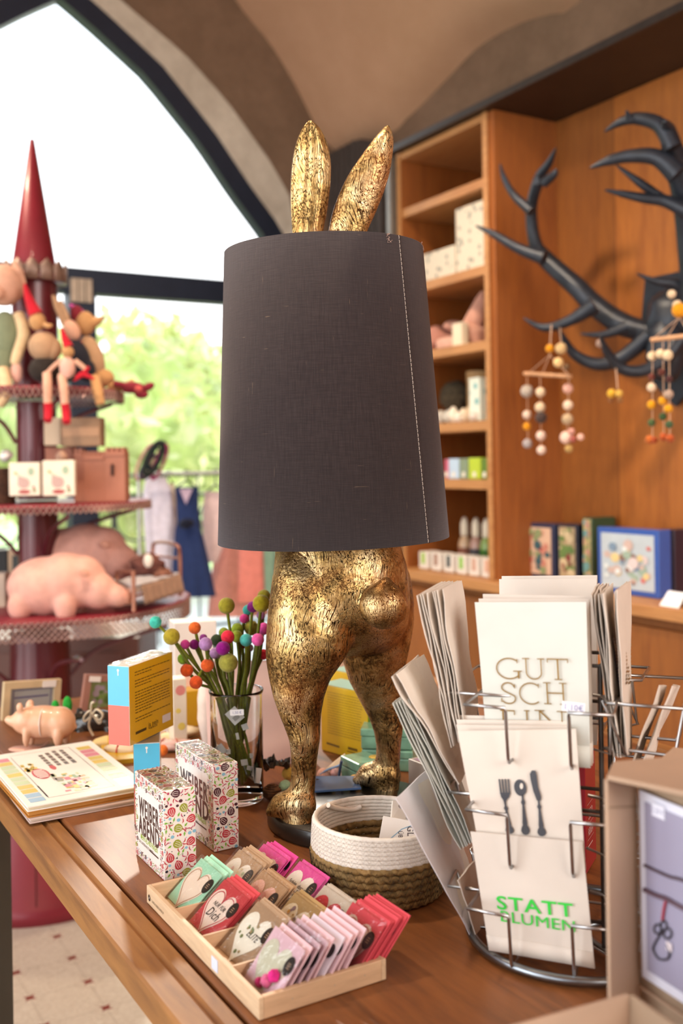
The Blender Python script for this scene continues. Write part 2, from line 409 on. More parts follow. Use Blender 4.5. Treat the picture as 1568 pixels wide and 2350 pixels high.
tree(9.6, -2.6, 2.3, 1.2, 1500, 'leftmost bright green tree beyond the terrace, behind the red tower', leafm)
tree(9.4, .3, 2.3, 1.2, 1700, 'bright green tree beyond the window mullion, right of the red tower', leaf2)
tree(9.5, 3.3, 2.55, 1.25, 2000, 'tallest yellow-green tree just left of the lampshade beyond the terrace', leafm)
tree(9.3, 6.2, 2.3, 1.1, 1300, 'bright green tree beyond the terrace, behind the lampshade', leaf2)
tree(13.2, 1.9, 2.9, 1.6, 1200, 'pale tree further back above the other crowns', leaf2)
# balcony railing with round iron ornaments
r0 = thing('railing', 'dark wrought iron terrace railing with round ornaments beyond the window', 'railing', RW(6.6, 2, 0))
mb = MB()
for z in (1.02, 1.16): mb.tube([W(6.6, -2+i*.5, z) for i in range(17)], .011, 6)
mb.tube([W(6.6, -2, .1), W(6.6, 6, .1)], .012, 6); mb.build('rails', darksteel, r0)
mb = MB()
for i in range(26): 
    cb = -1.9+i*.3; mb.tube([W(6.6, cb+.14*cos(q*pi/8), .86+.14*sin(q*pi/8)) for q in range(16)], .008, 5, closed=True)
    mb.tube([W(6.6, cb+.15, 0), W(6.6, cb+.15, 1.16)], .008, 5)
mb.build('ornaments', darksteel, r0)
# ---------------------------------------------------------------- camera
cam = bpy.data.cameras.new('camera'); co = bpy.data.objects.new('camera', cam); C.objects.link(co)
cam.sensor_fit = 'VERTICAL'; cam.sensor_height = 36; cam.lens = 36*F/2350; cam.clip_start = .05; cam.clip_end = 200
co.matrix_world = T(0, 0, CZ) @ Matrix.Rotation(pi/2, 4, 'X') @ Matrix.Rotation(-TH, 4, 'Z')
cam.shift_x = 0; cam.shift_y = -(1175-1060)/2350
cam.dof.use_dof = True; cam.dof.focus_distance = 1.13; cam.dof.aperture_fstop = 4.2
bpy.context.scene.camera = co
# ---------------------------------------------------------------- light
w = bpy.data.worlds.new('w'); bpy.context.scene.world = w; w.use_nodes = True; t = w.node_tree
bg = t.nodes['Background']; tcg = N(t, 'ShaderNodeTexCoord'); sp = N(t, 'ShaderNodeSeparateXYZ'); t.links.new(tcg.outputs['Generated'], sp.inputs[0])
t.links.new(ramp(t, sp.outputs[2], [(0, (1, .99, .96, 1)), (.25, (.93, .97, 1, 1)), (.8, (.62, .8, 1, 1))]), bg.inputs[0]); bg.inputs[1].default_value = 2.3
def lamp(ty, name, M, e, col=(1, 1, 1), size=1, sy=None, **k):
    l = bpy.data.lights.new(name, ty); l.energy = e; l.color = col
    if ty == 'AREA':
        l.size = size
        if sy: l.shape = 'RECTANGLE'; l.size_y = sy
    for a, v in k.items(): setattr(l, a, v)
    o = bpy.data.objects.new(name, l); C.objects.link(o); o.matrix_world = M; return o
def look(p, q): return Matrix.LocRotScale(Vector(p), (Vector(q)-Vector(p)).to_track_quat('-Z', 'Y'), None)
# sun from beyond the window, a little right
sd = (AX*1.0 + BX*.27).normalized()*cos(radians(29)) + ZX*sin(radians(29))
lamp('SUN', 'sun', look(sd*10, (0, 0, 0)), 1.5, (1, .9, .75), angle=radians(1.5))
# daylight through the openings of the left wall
lamp('AREA', 'left_window_light', look(W(.95, -2.5, 1.9), W(1.2, .5, 1.2)), 34, (.97, .98, 1), 2.0, 2.6)
lamp('AREA', 'rear_fill_light', look(W(-3.0, 1.3, 2.5), W(1.4, .9, 1.1)), 125, (1, .95, .89), 3.2, 2.0)  # added soft fill from behind the camera; the back wall has no window
# ceiling spots of the shop
for i, (a, b, e) in enumerate([(1.6, .1, 18), (.2, 1.6, 20), (2.3, 1.2, 20), (3.2, .2, 14)]):
    lamp('SPOT', 'ceiling_spot', look(W(a, b, 2.85), W(a+.35, b+.75, .8)), e*4, (1, .8, .58), spot_size=radians(95), spot_blend=.8, shadow_soft_size=.06)
vs_ = bpy.context.scene.view_settings; vs_.view_transform = 'Standard'; vs_.look = 'None'; vs_.exposure = .43; vs_.gamma = 1; vs_.use_curve_mapping = False
bpy.context.scene.cycles.use_denoising = True
bpy.context.scene.cycles.transparent_max_bounces = 24
# ================================================================ SHELF WALL
oak = wood('oak_veneer', '8a4c1c', 'a66428', '975822', 1.0, .5, .0, 'z', .1, plank=.29, plankaxis='y')
oakh = wood('oak_shelf', 'a86c3a', 'c08a54', 'b47a46', 1.0, .5, .0, 'y', .1, knots=False)
oakd = wood('oak_inner', '84461a', '9c5a24', '90501f', 1.0, .55, .0, 'z', .1, knots=False)
plate_dark = mat('33261f', .45, .3, var=.15, vs=8, bump=.05, name='canopy_plate')
BF = 2.16
def abox(mb, a0, a1, b0, b1, z0, z1, mi=0):
    mb.hexa([W(a0,b0,z0),W(a0,b1,z0),W(a1,b1,z0),W(a1,b0,z0)], [W(a0,b0,z1),W(a0,b1,z1),W(a1,b1,z1),W(a1,b0,z1)], mi); return mb
cab = thing('base_cabinet', 'long oak base cabinet with flat fronts running under the shelf wall', 'cabinet', RW(1.5, 2.3, 0))
abox(MB(), -1.2, 3.24, 2.15, 2.83, .06, .795).build('body', oak, cab)
for i, (a0, a1) in enumerate([(2.25, 3.23), (1.26, 2.24), (.27, 1.25), (-1.2, .26)]):
    abox(MB(), a0, a1, 2.128, 2.149, .09, .765).build('door', oak, cab, bevel=.002)
abox(MB(), -1.2, 3.24, 2.2, 2.8, 0, .06).build('plinth', darksteel, cab)
ct = thing('counter_board', 'oak counter board on the base cabinet below the shelves and niche', 'counter', RW(1.5, 2.3, .795))
abox(MB(), -1.2, 3.26, 2.105, 2.83, .7955, .829).build('board', oakh, ct, bevel=.003)
sh = thing('shelf_unit', 'tall open oak shelf bay with six compartments left of the antler niche', 'shelf', RW(2.92, 2.4, .829))
BB = 2.62
for a0, a1, n in ((2.652, 2.675, 'side_panel'), (3.168, 3.19, 'side_panel')):
    abox(MB(), a0, a1, BF, BB, .83, 2.39).build(n, oakd, sh)
    abox(MB(), a0-.0005, a1+.0005, BF-.004, BF+.001, .83, 2.39).build('edge_band', oakh, sh)
abox(MB(), 2.676, 3.167, BB, BB+.012, .83, 2.39).build('back_panel', oakd, sh)
abox(MB(), 2.676, 3.167, BF, BB, 2.365, 2.389).build('top_board', oakh, sh)
SZ = [2.178, 1.885, 1.632, 1.362, 1.162]
for z in SZ: abox(MB(), 2.6755, 3.1675, BF+.004, BB-.001, z-.033, z).build('shelf', oakh, sh, bevel=.002)
nb = thing('niche_panelling', 'warm oak wall panelling of the niche behind the antlers', 'panelling', RW(1.2, 2.45, .83))
abox(MB(), -1.2, 2.64, 2.442, 2.46, .83, 2.39).build('back_boards', oak, nb)
abox(MB(), 2.625, 2.651, BF+.006, 2.441, .83, 2.39).build('side_board', oakd, nb)
cn = thing('canopy', 'dark steel canopy plate over the shelf and niche', 'canopy', RW(1.2, 2.4, 2.39))
abox(MB(), -1.2, 3.20, 2.13, 2.83, 2.392, 2.41).build('plate', plate_dark, cn)
abox(MB(), -1.2, 3.205, 2.118, 2.129, 2.388, 2.411).build('front_rim', mat('403a36', .4, .5), cn)
st = thing('steel_post', 'narrow grey steel post at the left end of the shelf bay', 'post', RW(3.2, 2.2, 0))
abox(MB(), 3.198, 3.225, 2.13, 2.2, .83, 2.387).build('post', mat('7c7870', .4, .6), st, bevel=.003)

def cbox(name, label, cat, a0, a1, b0, b1, z0, z1, m, group=None, bevel=.002):
    o = thing(name, label, cat, RW((a0+a1)/2, (b0+b1)/2, z0), group)
    abox(MB(), a0, a1, b0, b1, z0, z1).build('body', m, o, bevel=bevel); return o
def patterned(name, base, dot, scale):
    m, t, b = nt(name); v = coords(t, (scale,)*3)
    vo = N(t, 'ShaderNodeTexVoronoi', feature='F1', Scale=1.0); t.links.new(v, vo.inputs['Vector'])
    t.links.new(ramp(t, vo.outputs['Distance'], [(.2, lin(dot)), (.34, lin(base))]), b.inputs['Base Color']); b.inputs['Roughness'].default_value = .7; return m
pat = patterned('leaf_print_paper', 'd8cdb8', '8f8f84', 34)
def onshelf(x0, x1, b, z, name, label, cat, h, m, depth=.1, group=None, bevel=.002):
    A0 = ab(onb(x1, 900, b))[0]; A1 = ab(onb(x0, 900, b))[0]
    return cbox(name, label, cat, max(A0, 2.68), min(A1, 3.16), b, b+depth, z, z+h, m, group, bevel)
zt = onb(1060, 470, 2.2).z
o = onshelf(1052, 1119, 2.2, SZ[1]+.001, 'storage_box', 'tall white leaf-print box on the third compartment from the top', 'box', zt-SZ[1]-.01, pat, .14)
o = onshelf(975, 1049, 2.2, SZ[1]+.001, 'storage_box', 'low white leaf-print box beside the tall one', 'box', .11, pat, .14)
# pink plush bags + cream box
pinkc = cloth('cf9c88'); pinkd = cloth('b98272')
def lumpything(name, label, cat, px, py, b, r, m, lump=.3, seed=1, z=None, group=None):
    p = onb(px, py, b); o = thing(name, label, cat, T(p.x, p.y, p.z-r[2]), group)
    mb = MB(); M = T(*p) @ Matrix.Rotation(PH, 4, 'Z'); mb.ball((0, 0, 0), r, 20, 14, M, lump=lump, seed=seed); mb.build('body', m, o); return o
z3 = SZ[2]
def lump_on(name, label, cat, px, z, b, r, m, **k):
    p = onb(px, 900, b); p = Vector((p.x, p.y, z+r[2]*.92))
    o = thing(name, label, cat, T(p.x, p.y, z)); M = T(*p) @ Matrix.Rotation(PH, 4, 'Z')
    MB().ball((0, 0, 0), r, 22, 14, M, lump=k.get('lump', .3), seed=k.get('seed', 1)).build('body', m, o); return o, M
o, M = lump_on('plush_toy', 'dusty pink soft toy lying behind the cream card box on the pink shelf', 'toy', 1000, z3, 2.30, (.085, .1, .055), pinkd, seed=2)
mb = MB(); mb.ball((.02, -.1, .05), (.05, .03, .022), 14, 8, M); mb.build('ear', pinkc, o)
o, M = lump_on('plush_toy', 'pale pink soft toy with a pointed ear leaning at the right of the pink shelf', 'toy', 1090, z3, 2.28, (.07, .055, .05), pinkc, seed=5)
mb = MB(); mb.tube([M @ Vector(q) for q in [(0, .02, .02), (0, -.02, .07), (0, -.045, .12), (0, -.055, .15)]], [.04, .035, .022, .006], 12); mb.build('ear', pinkc, o)
o = onshelf(1040, 1062, 2.19, z3+.001, 'card_box', 'small cream card box between the two pink soft toys', 'box', .082, paper('e8d8bc'), .03)
o = onshelf(1000, 1038, 2.21, z3+.001, 'pouch', 'pale pink pouch left of the cream card box', 'pouch', .045, cloth('d8ab98'), .04, bevel=.014)
# shelf with dark ball, ornaments, tins
z4 = SZ[3]
o, M = lump_on('moss_ball', 'dark brown-green wicker ball behind the white ornaments', 'decoration', 1046, z4+.05, 2.34, (.062, .062, .062), mat('4a4130', .95, var=.5, vs=60, bump=1, bs=160), lump=.12)
mb = MB(); mb.lathe([(.03, 0), (.033, .01), (.012, .05)], 16, T(M.translation.x, M.translation.y, z4)); mb.build('foot', mat('4a3a28', .8), o)
for i, x in enumerate((1012, 1028, 1040, 1052, 1064, 1077, 1088)):
    h = [.03, .03, .036, .024, .03, .034, .022][i]
    p = onb(x, 900, 2.19+.012*(i % 2)); o = thing('stone_ornament', ['grey pebble ornament at the left of the row under the wicker ball', 'second pebble ornament from the left, pale grey', 'tall cream oval ornament in the row under the wicker ball', 'small white round ornament, fourth from the left of its row', 'cream ornament in the middle of the row under the wicker ball', 'taller beige ornament near the right end of its row', 'small pale ornament beside the white and blue tin'][i], 'ornament', T(p.x, p.y, z4+.001), 'small pale ornaments on the fourth shelf')
    MB().ball((0, 0, h*.8), (.018, .016, h*.8), 14, 10, T(p.x, p.y, z4+.001), lump=.15, seed=i).build('body', mat(['b8b0a4', 'c8c4b8', 'e8dcc8', 'eee8dc', 'dccab0', 'c8b090', 'd8ccc0'][i], .5), o)
tinm = patterned('tin_print', 'dfe6d8', '7fb4b4', 22)
p = onb(1102, 900, 2.22); o = thing('tin', 'white tin with pale blue print standing beside the ornaments', 'tin', T(p.x, p.y, z4))
MB().box(0, 0, .071, .052, .06, .14, T(p.x, p.y, z4+.0015) @ RM).build('body', tinm, o, bevel=.004)
MB().box(0, 0, .145, .054, .062, .012, T(p.x, p.y, z4+.0015) @ RM).build('lid', mat('e0e4d6', .4, .2), o, bevel=.003)
p = onb(1100, 900, 2.33); o = thing('round_box', 'round beige box behind the white and blue tin', 'box', T(p.x, p.y, z4))
mb = MB(); mb.lathe([(.045, .001), (.045, .16), (.047, .162), (.047, .19)], 28, T(p.x, p.y, z4)); mb.build('body', mat('b08c5c', .7), o)
for i, (x0, x1, col, lab, h) in enumerate([(1018, 1026, 'c8607a', 'pink', .07), (1027, 1050, 'b8d0e8', 'light blue', .072), (1052, 1071, '7f9078', 'grey green', .072), (1073, 1100, 'b4cc30', 'lime green', .074), (1102, 1117, '5a7a20', 'dark green', .07)]):
    o = onshelf(x0, x1, 2.2, SZ[4]+.001, 'small_box', lab+' small carton in the row on the lowest shelf board', 'box', h, card(col), .05, 'small cartons on the lowest shelf board')
    A0 = ab(onb((x0+x1)/2, 900, 2.2))[0]
    abox(MB(), A0-.008, A0+.008, 2.1985, 2.1997, SZ[4]+.008, SZ[4]+.026).build('label_patch', paper('e8e4d8'), o)
# white trays of soap cartons + bottles on the counter
for i in range(6):
    x = 978+i*27; p = onb(x, 900, 2.2-.004*i)
    a = ab(p)[0]; o = cbox('soap_carton', ['leftmost', 'second from left', 'third from left', 'fourth from left', 'fifth from left', 'rightmost'][i]+' white soap carton on the counter under the shelf bay', 'box', a-.026, a+.026, 2.175, 2.24, .8305, .8305+.062, paper('e6e0d8'), 'white soap cartons on the counter')
    abox(MB(), a-.012, a+.010, 2.1735, 2.1745, .848, .89).build('label_patch', card(['9cc04a', 'a07a68', '2c3a3a', '8cc04a', 'c89c88', 'd8a890'][i]), o)
for i, x in enumerate((1062, 1088, 1112)):
    p = onb(x, 900, 2.32); o = thing('bottle', ['left', 'middle', 'right'][i]+' of three white-capped bottles behind the soap cartons', 'bottle', T(p.x, p.y, .8305), 'bottles behind the soap cartons')
    MB().lathe([(.024, 0), (.025, .005), (.025, .09), (.018, .11), (.011, .118)], 20, T(p.x, p.y, .8305)).build('body', mat(['c4a888', 'b08c80', '7a9c50'][i], .25, coat=.4), o)
    MB().lathe([(.013, .118), (.016, .122), (.015, .165), (.008, .185), (.002, .188)], 16, T(p.x, p.y, .8305)).build('cap', mat('e4dcc8', .4), o)
    MB().lathe([(.0255, .03), (.0255, .075)], 20, T(p.x, p.y, .8305), cap=False).build('label', paper(['8a5a4a', '4a4a50', '3a6a28'][i]), o)
# niche goods
def pic_panel(root, a0, a1, b, z0, z1, cols, seed, m0, n=26, frame=.012):
    rnd = random.Random(seed); mb = MB()
    abox(mb, a0+frame, a1-frame, b-.0015, b-.0005, z0+frame, z1-frame, 0)
    for k in range(n):
        ca = rnd.uniform(a0+frame*2, a1-frame*2); cz = rnd.uniform(z0+frame*2, z1-frame*2); r = rnd.uniform(.006, .02)
        M = PM(W(ca, b-.002-.0001*k, cz), -AX, ZX)
        r = min(r, ca-a0-frame, a1-frame-ca, cz-z0-frame, z1-frame-cz)
        if r < .003: continue
        mb.plate(circ(9, r, r*rnd.uniform(.7, 1)), 0, .0001, M, rnd.randint(1, len(cols)))
    mb.build('picture', [m0]+[card(c) for c in cols], root)
def niche_box(x0, x1, ytop, b, name, label, cat, col, pcol, cols, depth=.05, seed=1, frame=.012, bz=.8305):
    A0 = ab(onb(x1, 1250, b))[0]; A1 = ab(onb(x0, 1250, b))[0]; z1 = onb((x0+x1)/2, ytop, b).z
    o = cbox(name, label, cat, A0, A1, b, b+depth, bz, z1, card(col)); pic_panel(o, A0, A1, b, bz, z1, cols, seed, card(pcol), 40 if frame < .02 else 24, frame); return o, A0, A1, z1
niche_box(1181, 1272, 1200, 2.3, 'picture_box', 'navy-edged box with two figures on a pink cover, left end of the niche counter', 'box', '2c3350', 'd8b8a0', ['b04a50', '38606a', 'c88878', '8a9a70'], .06, 3, .014)
niche_box(1280, 1326, 1203, 2.31, 'picture_box', 'narrow navy-edged box with a green and beige cover, second from the left', 'box', '2a2e40', 'b8a482', ['6a8a50', '8a4a44', 'd0c09c'], .06, 4, .01)
niche_box(1338, 1360, 1188, 2.31, 'book', 'tall pale green book spine standing beside the blue puzzle box', 'book', '2c4a34', 'c8bc84', ['9aa06a', 'c89c88', '70a0a0'], .1, 5, .005)
niche_box(1362, 1384, 1190, 2.36, 'book', 'tall dark green book standing just behind the blue puzzle box', 'book', '16301e', '1c3a24', ['24442c'], .06, 6, .005)
niche_box(1372, 1512, 1213, 2.22, 'puzzle_box', 'large bright blue puzzle box with a pale busy picture', 'box', '3458a8', 'b8c4cc', ['d8c8c8', '9ab0a0', 'c87a78', 'dce4e4', '8a6a60', 'e0c890', 'c8b0a8', '7890a8'], .05, 7, .016)
niche_box(1516, 1548, 1215, 2.28, 'book', 'dark violet book leaning right of the blue puzzle box', 'book', '241c30', '5a4638', ['8a7a6a', 'a03a38', '30283c'], .09, 8, .01)
p = onb(1543, 1380, 2.14)
o = thing('price_card', 'white folded price card standing on the counter right of the puzzle box', 'card', RW(*ab(p), .8295))
a_, b_ = ab(p); mb = MB(); 
mb.add([W(a_-.03, 2.13, .8295), W(a_+.035, 2.13, .8295), W(a_+.03, 2.16, .867), W(a_-.03, 2.16, .867), W(a_+.03, 2.19, .8295), W(a_-.03, 2.19, .8295)], [(0, 1, 2, 3), (3, 2, 4, 5)])
mb.build('folded_card', paper('eeeef2'), o, solid=.0008)
# ---------------------------------------------------------------- antlers
antm = mat('262c36', .42, .25, var=.25, vs=30, bump=.3, name='antler_paint')
an = thing('antler_trophy', 'large dark blue-grey antler trophy mounted on the oak panelling', 'antlers', RW(*ab(onb(1540, 740, 2.44)), onb(1540, 740, 2.44).z))
def horn(pts, rs, bs, name='antler', k=5, flat=1):
    n = len(pts); P3 = [onb(x, y, (bs[0]+(bs[1]-bs[0])*i/(n-1))) for i, (x, y) in enumerate(pts)]
    sp = smooth_path(P3, k); R = [lerp_table([(i*k, r) for i, r in enumerate(rs)], j) for j in range(len(sp))]
    return sp, R
def horns(lst, name):
    mb = MB()
    for pts, rs, bs in lst: sp, R = horn(pts, rs, bs); mb.tube(sp, R, 10)
    return mb.build(name, antm, an)
horns([([(1500,765),(1430,745),(1365,700),(1325,660),(1250,592),(1228,555),(1220,480),(1238,410),(1262,372),(1276,340)], [.03,.036,.034,.032,.028,.021,.018,.018,.011,.002], (2.33, 2.1)),
 ([(1250,592),(1190,570),(1135,538),(1092,518)], [.024,.016,.012,.002], (2.14, 2.02)),
 ([(1220,485),(1180,448),(1158,410),(1148,376)], [.017,.012,.009,.002], (2.12, 2.05)),
 ([(1365,700),(1310,735),(1250,752),(1202,730)], [.028,.017,.013,.002], (2.2, 2.08)),
 ([(1236,420),(1232,402)], [.017,.008], (2.11, 2.1)),
 ([(1250,420),(1272,400),(1276,388)], [.015,.012,.003], (2.11, 2.1)),
 ([(1440,750),(1385,768),(1332,766)], [.018,.011,.002], (2.25, 2.15)),
 ([(1490,770),(1430,820),(1375,836),(1325,818),(1298,785),(1282,750)], [.026,.022,.02,.016,.012,.003], (2.3, 2.08))], 'antler')
horns([([(1600,720),(1590,560),(1575,440),(1548,360),(1534,300),(1526,278)], [.04,.042,.04,.032,.02,.004], (2.3, 2.0)),
 ([(1545,340),(1515,288),(1465,272),(1425,280),(1388,302)], [.024,.02,.017,.012,.002], (2.06, 1.98)),
 ([(1446,274),(1438,254)], [.011,.003], (2.0, 1.98)),
 ([(1556,400),(1510,362),(1450,358),(1400,368),(1354,386)], [.03,.023,.018,.014,.002], (2.08, 1.95)),
 ([(1590,490),(1530,462),(1480,455),(1430,445),(1388,436)], [.024,.017,.014,.01,.002], (2.15, 2.0)),
 ([(1520,456),(1470,420),(1414,378)], [.014,.012,.002], (2.12, 2.02)),
 ([(1600,675),(1550,652),(1505,646),(1462,628)], [.02,.015,.011,.002], (2.3, 2.15)),
 ([(1560,780),(1520,830),(1470,852),(1425,845),(1395,810),(1378,770)], [.024,.02,.018,.016,.013,.003], (2.3, 2.06))], 'antler')
mb = MB(); p = onb(1545, 730, 2.36); mb.ball((0, 0, 0), (.07, .08, .09), 18, 12, T(*p) @ RM, lump=.2)
p = onb(1530, 800, 2.32); mb.ball((0, 0, 0), (.055, .06, .1), 18, 12, T(*p) @ RM, lump=.2); mb.build('skull', antm, an)
p = onb(1555, 780, 2.425); mb = MB(); mb.plate([(-.11, .2), (.11, .2), (.13, .05), (.09, -.12), (0, -.2), (-.09, -.12), (-.13, .05)], 0, .014, PM(p, -AX, ZX)); mb.build('mount_plate', antm, an, bevel=.004)
# ---------------------------------------------------------------- bead mobiles hanging from the tines
cordm = cloth('c8a488')
def beads(root, lst, b):
    for x, y, r, c in lst: p = onb(x, y, b); MB().ball(p, r, 14, 10).build('bead', felt(c), root)
def cord(root, pts, b, r=.0012): MB().tube([onb(x, y, b) for x, y in pts], r, 5).build('cord', cordm, root)
m1 = thing('bead_mobile', 'felt bead mobile with a wooden stick hanging at the left from a low tine', 'mobile', T(*onb(1262, 760, 2.1)))
B = 2.1
cord(m1, [(1266, 745), (1262, 815)], B, .0022); cord(m1, [(1262, 815), (1212, 858)], B); cord(m1, [(1262, 815), (1245, 858)], B); cord(m1, [(1262, 815), (1308, 862)], B)
MB().tube([onb(1204, 857, B), onb(1310, 864, B)], .006, 10).build('stick', mat('c89870', .6), m1)
cord(m1, [(1210, 860), (1212, 1020)], B); cord(m1, [(1240, 860), (1242, 1034)], B); cord(m1, [(1306, 864), (1302, 1026)], B)
beads(m1, [(1262,800,.013,'d89020'),(1210,898,.02,'b0a498'),(1210,952,.014,'e0c8b4'),(1210,979,.013,'d89020'),(1211,1018,.015,'a8a0a0'),(1241,900,.015,'dcc4a4'),(1240,935,.016,'d8c0a0'),(1242,958,.018,'4a3c38'),(1242,1000,.015,'e0c4b4'),(1243,1033,.014,'e4ccbc'),(1304,892,.015,'d8a898'),(1304,930,.015,'e0c8b0'),(1303,962,.017,'b8a080'),(1300,1004,.019,'e8c4b4'),(1312,990,.01,'d0988c'),(1333,1003,.01,'e4b8a8'),(1316,1008,.01,'a85c54'),(1306,1030,.012,'b09058')], B)
m1b = thing('bead_pendant', 'pair of pale felt figures hanging beside the left bead mobile', 'pendant', T(*onb(1284, 800, 2.06)))
cord(m1b, [(1286, 752), (1288, 790)], 2.06, .0015); beads(m1b, [(1288,800,.017,'c8a878'),(1282,832,.015,'e0bc84'),(1300,842,.009,'6a5038')], 2.06)
m2 = thing('bead_pendant', 'short double felt bead pendant hanging from the middle loop of the antlers', 'pendant', T(*onb(1414, 850, 2.12)))
cord(m2, [(1414, 845), (1418, 892)], 2.12, .002); beads(m2, [(1404,903,.013,'d8a838'),(1421,903,.011,'d0a850'),(1402,918,.008,'8a5c38'),(1424,918,.008,'8a6038')], 2.12)
m2b = thing('bead_pendant', 'single pale bead tied to the low tine in the middle of the antlers', 'pendant', T(*onb(1378, 785, 2.08)))
cord(m2b, [(1378, 768), (1378, 786)], 2.08); beads(m2b, [(1378, 788, .012, '9c8478')], 2.08)
m3 = thing('bead_mobile', 'felt bead mobile with mustard beads hanging at the right edge of the antlers', 'mobile', T(*onb(1530, 780, 2.0)))
B = 2.0
cord(m3, [(1555, 690), (1560, 728)], B); cord(m3, [(1560, 728), (1498, 778)], B); cord(m3, [(1560, 728), (1530, 776)], B); cord(m3, [(1560,728),(1585,770)], B)
MB().tube([onb(1496, 780, B), onb(1600, 768, B)], .006, 10).build('stick', mat('c89870', .6), m3)
for x, x2, l in ((1498, 1498, 1012), (1522, 1524, 1008), (1536, 1538, 1008)): cord(m3, [(x, 776), (x2, l)], B)
beads(m3, [(1542,675,.011,'d8c0a0'),(1555,700,.012,'d8c0a0'),(1560,712,.019,'d8901c'),(1497,817,.012,'e0c8a4'),(1516,812,.012,'e0c8a4'),(1533,815,.013,'e0c8a4'),(1496,865,.009,'6a3830'),(1519,855,.01,'5a3028'),(1536,870,.009,'4a2c2c'),(1496,889,.012,'dcc4a8'),(1535,905,.012,'a89080'),(1496,929,.012,'d89820'),(1521,920,.011,'d89820'),(1534,938,.011,'d89820'),(1496,970,.01,'4a5c38'),(1522,956,.01,'3c5030'),(1536,974,.01,'44583c'),(1492,1009,.012,'b8622c'),(1502,1010,.009,'a04a28'),(1523,1003,.011,'a85028'),(1538,1006,.011,'a85028')], B)
# ================================================================ TABLE
M_table = wood('table_wood', '4c2810', '8a5226', '6a3a18', 1.3, .5, .10, 'y', .12)
M_edge = wood('table_edge_wood', '6a3e1c', '9c6a34', '845426', 1.3, .58, .0, 'y', .15)
tb = thing('table', 'long varnished brown wooden table with a moulded edge carrying the display', 'table', RW(.9, .75, 0))
TA0, TA1, TB0, TB1 = -.35, 1.98, .30, 1.25
abox(MB(), TA0+.03, TA1-.03, .349, TB1-.045, TZ-.03, TZ).build('top_panel', M_table, tb, bevel=.003)
mb = MB()
prof = [(TB0, TZ-.032), (TB0, TZ-.006), (TB0+.002, TZ-.003), (TB0+.024, TZ-.003), (TB0+.028, TZ-.0065), (TB0+.032, TZ-.003), (TB0+.045, TZ-.0035), (TB0+.0475, TZ-.012), (TB0+.0475, TZ-.032)]
def edge(mb, prof, a0, a1, flip=False):
    vs = [W(a, b, z) for a in (a0, a1) for b, z in prof]; n = len(prof)
    fs = [(i, (i+1) % n, n+(i+1) % n, n+i) for i in range(n)]+[tuple(range(n))[::-1], tuple(range(n, 2*n))]
    mb.add(vs, fs)
edge(mb, prof, TA0, TA1); mb.build('edge_moulding', M_edge, tb)
mb = MB(); edge(mb, [(TB1-(b-TB0), z) for b, z in prof], TA0, TA1); mb.build('edge_moulding', M_edge, tb)
abox(MB(), TA1-.029, TA1-.001, .349, TB1-.048, TZ-.031, TZ-.003).build('end_moulding', M_edge, tb, bevel=.003)
abox(MB(), TA0+.001, TA0+.029, .349, TB1-.048, TZ-.031, TZ-.003).build('end_moulding', M_edge, tb, bevel=.003)
abox(MB(), TA0+.2, TA1-.2, .45, TB1-.1, TZ-.11, TZ-.031).build('apron', M_edge, tb)
gl = mat('20241a', .5, var=.2, vs=12, bump=.1, name='dark_green_paint')
lx = ab(onz(31, 2100, .45)); 
for a, b in ((1.82, 1.1), (.05, .5), (.05, 1.1)): abox(MB(), a-.035, a+.035, b-.035, b+.035, 0, TZ-.031).build('leg', gl, tb, bevel=.004)
# dark green cabinet door edge standing left of the table (only its right edge is in view)
pl_ = at(28, 2100, 1.35); a_, b_ = ab(pl_)
cb = thing('side_cabinet', 'dark green cupboard whose right edge shows at the left border under the table edge', 'cabinet', RW(a_, b_-.2, 0))
pq = at(27, 1950, 1.62); M = T(pq.x-.16, 1.5, 0)
MB().box(0, 0, .355, .32, .24, .71, M).build('body', gl, cb, bevel=.004)
MB().box(.0, -.123, .36, .26, .005, .62, M).build('door', gl, cb, bevel=.002)
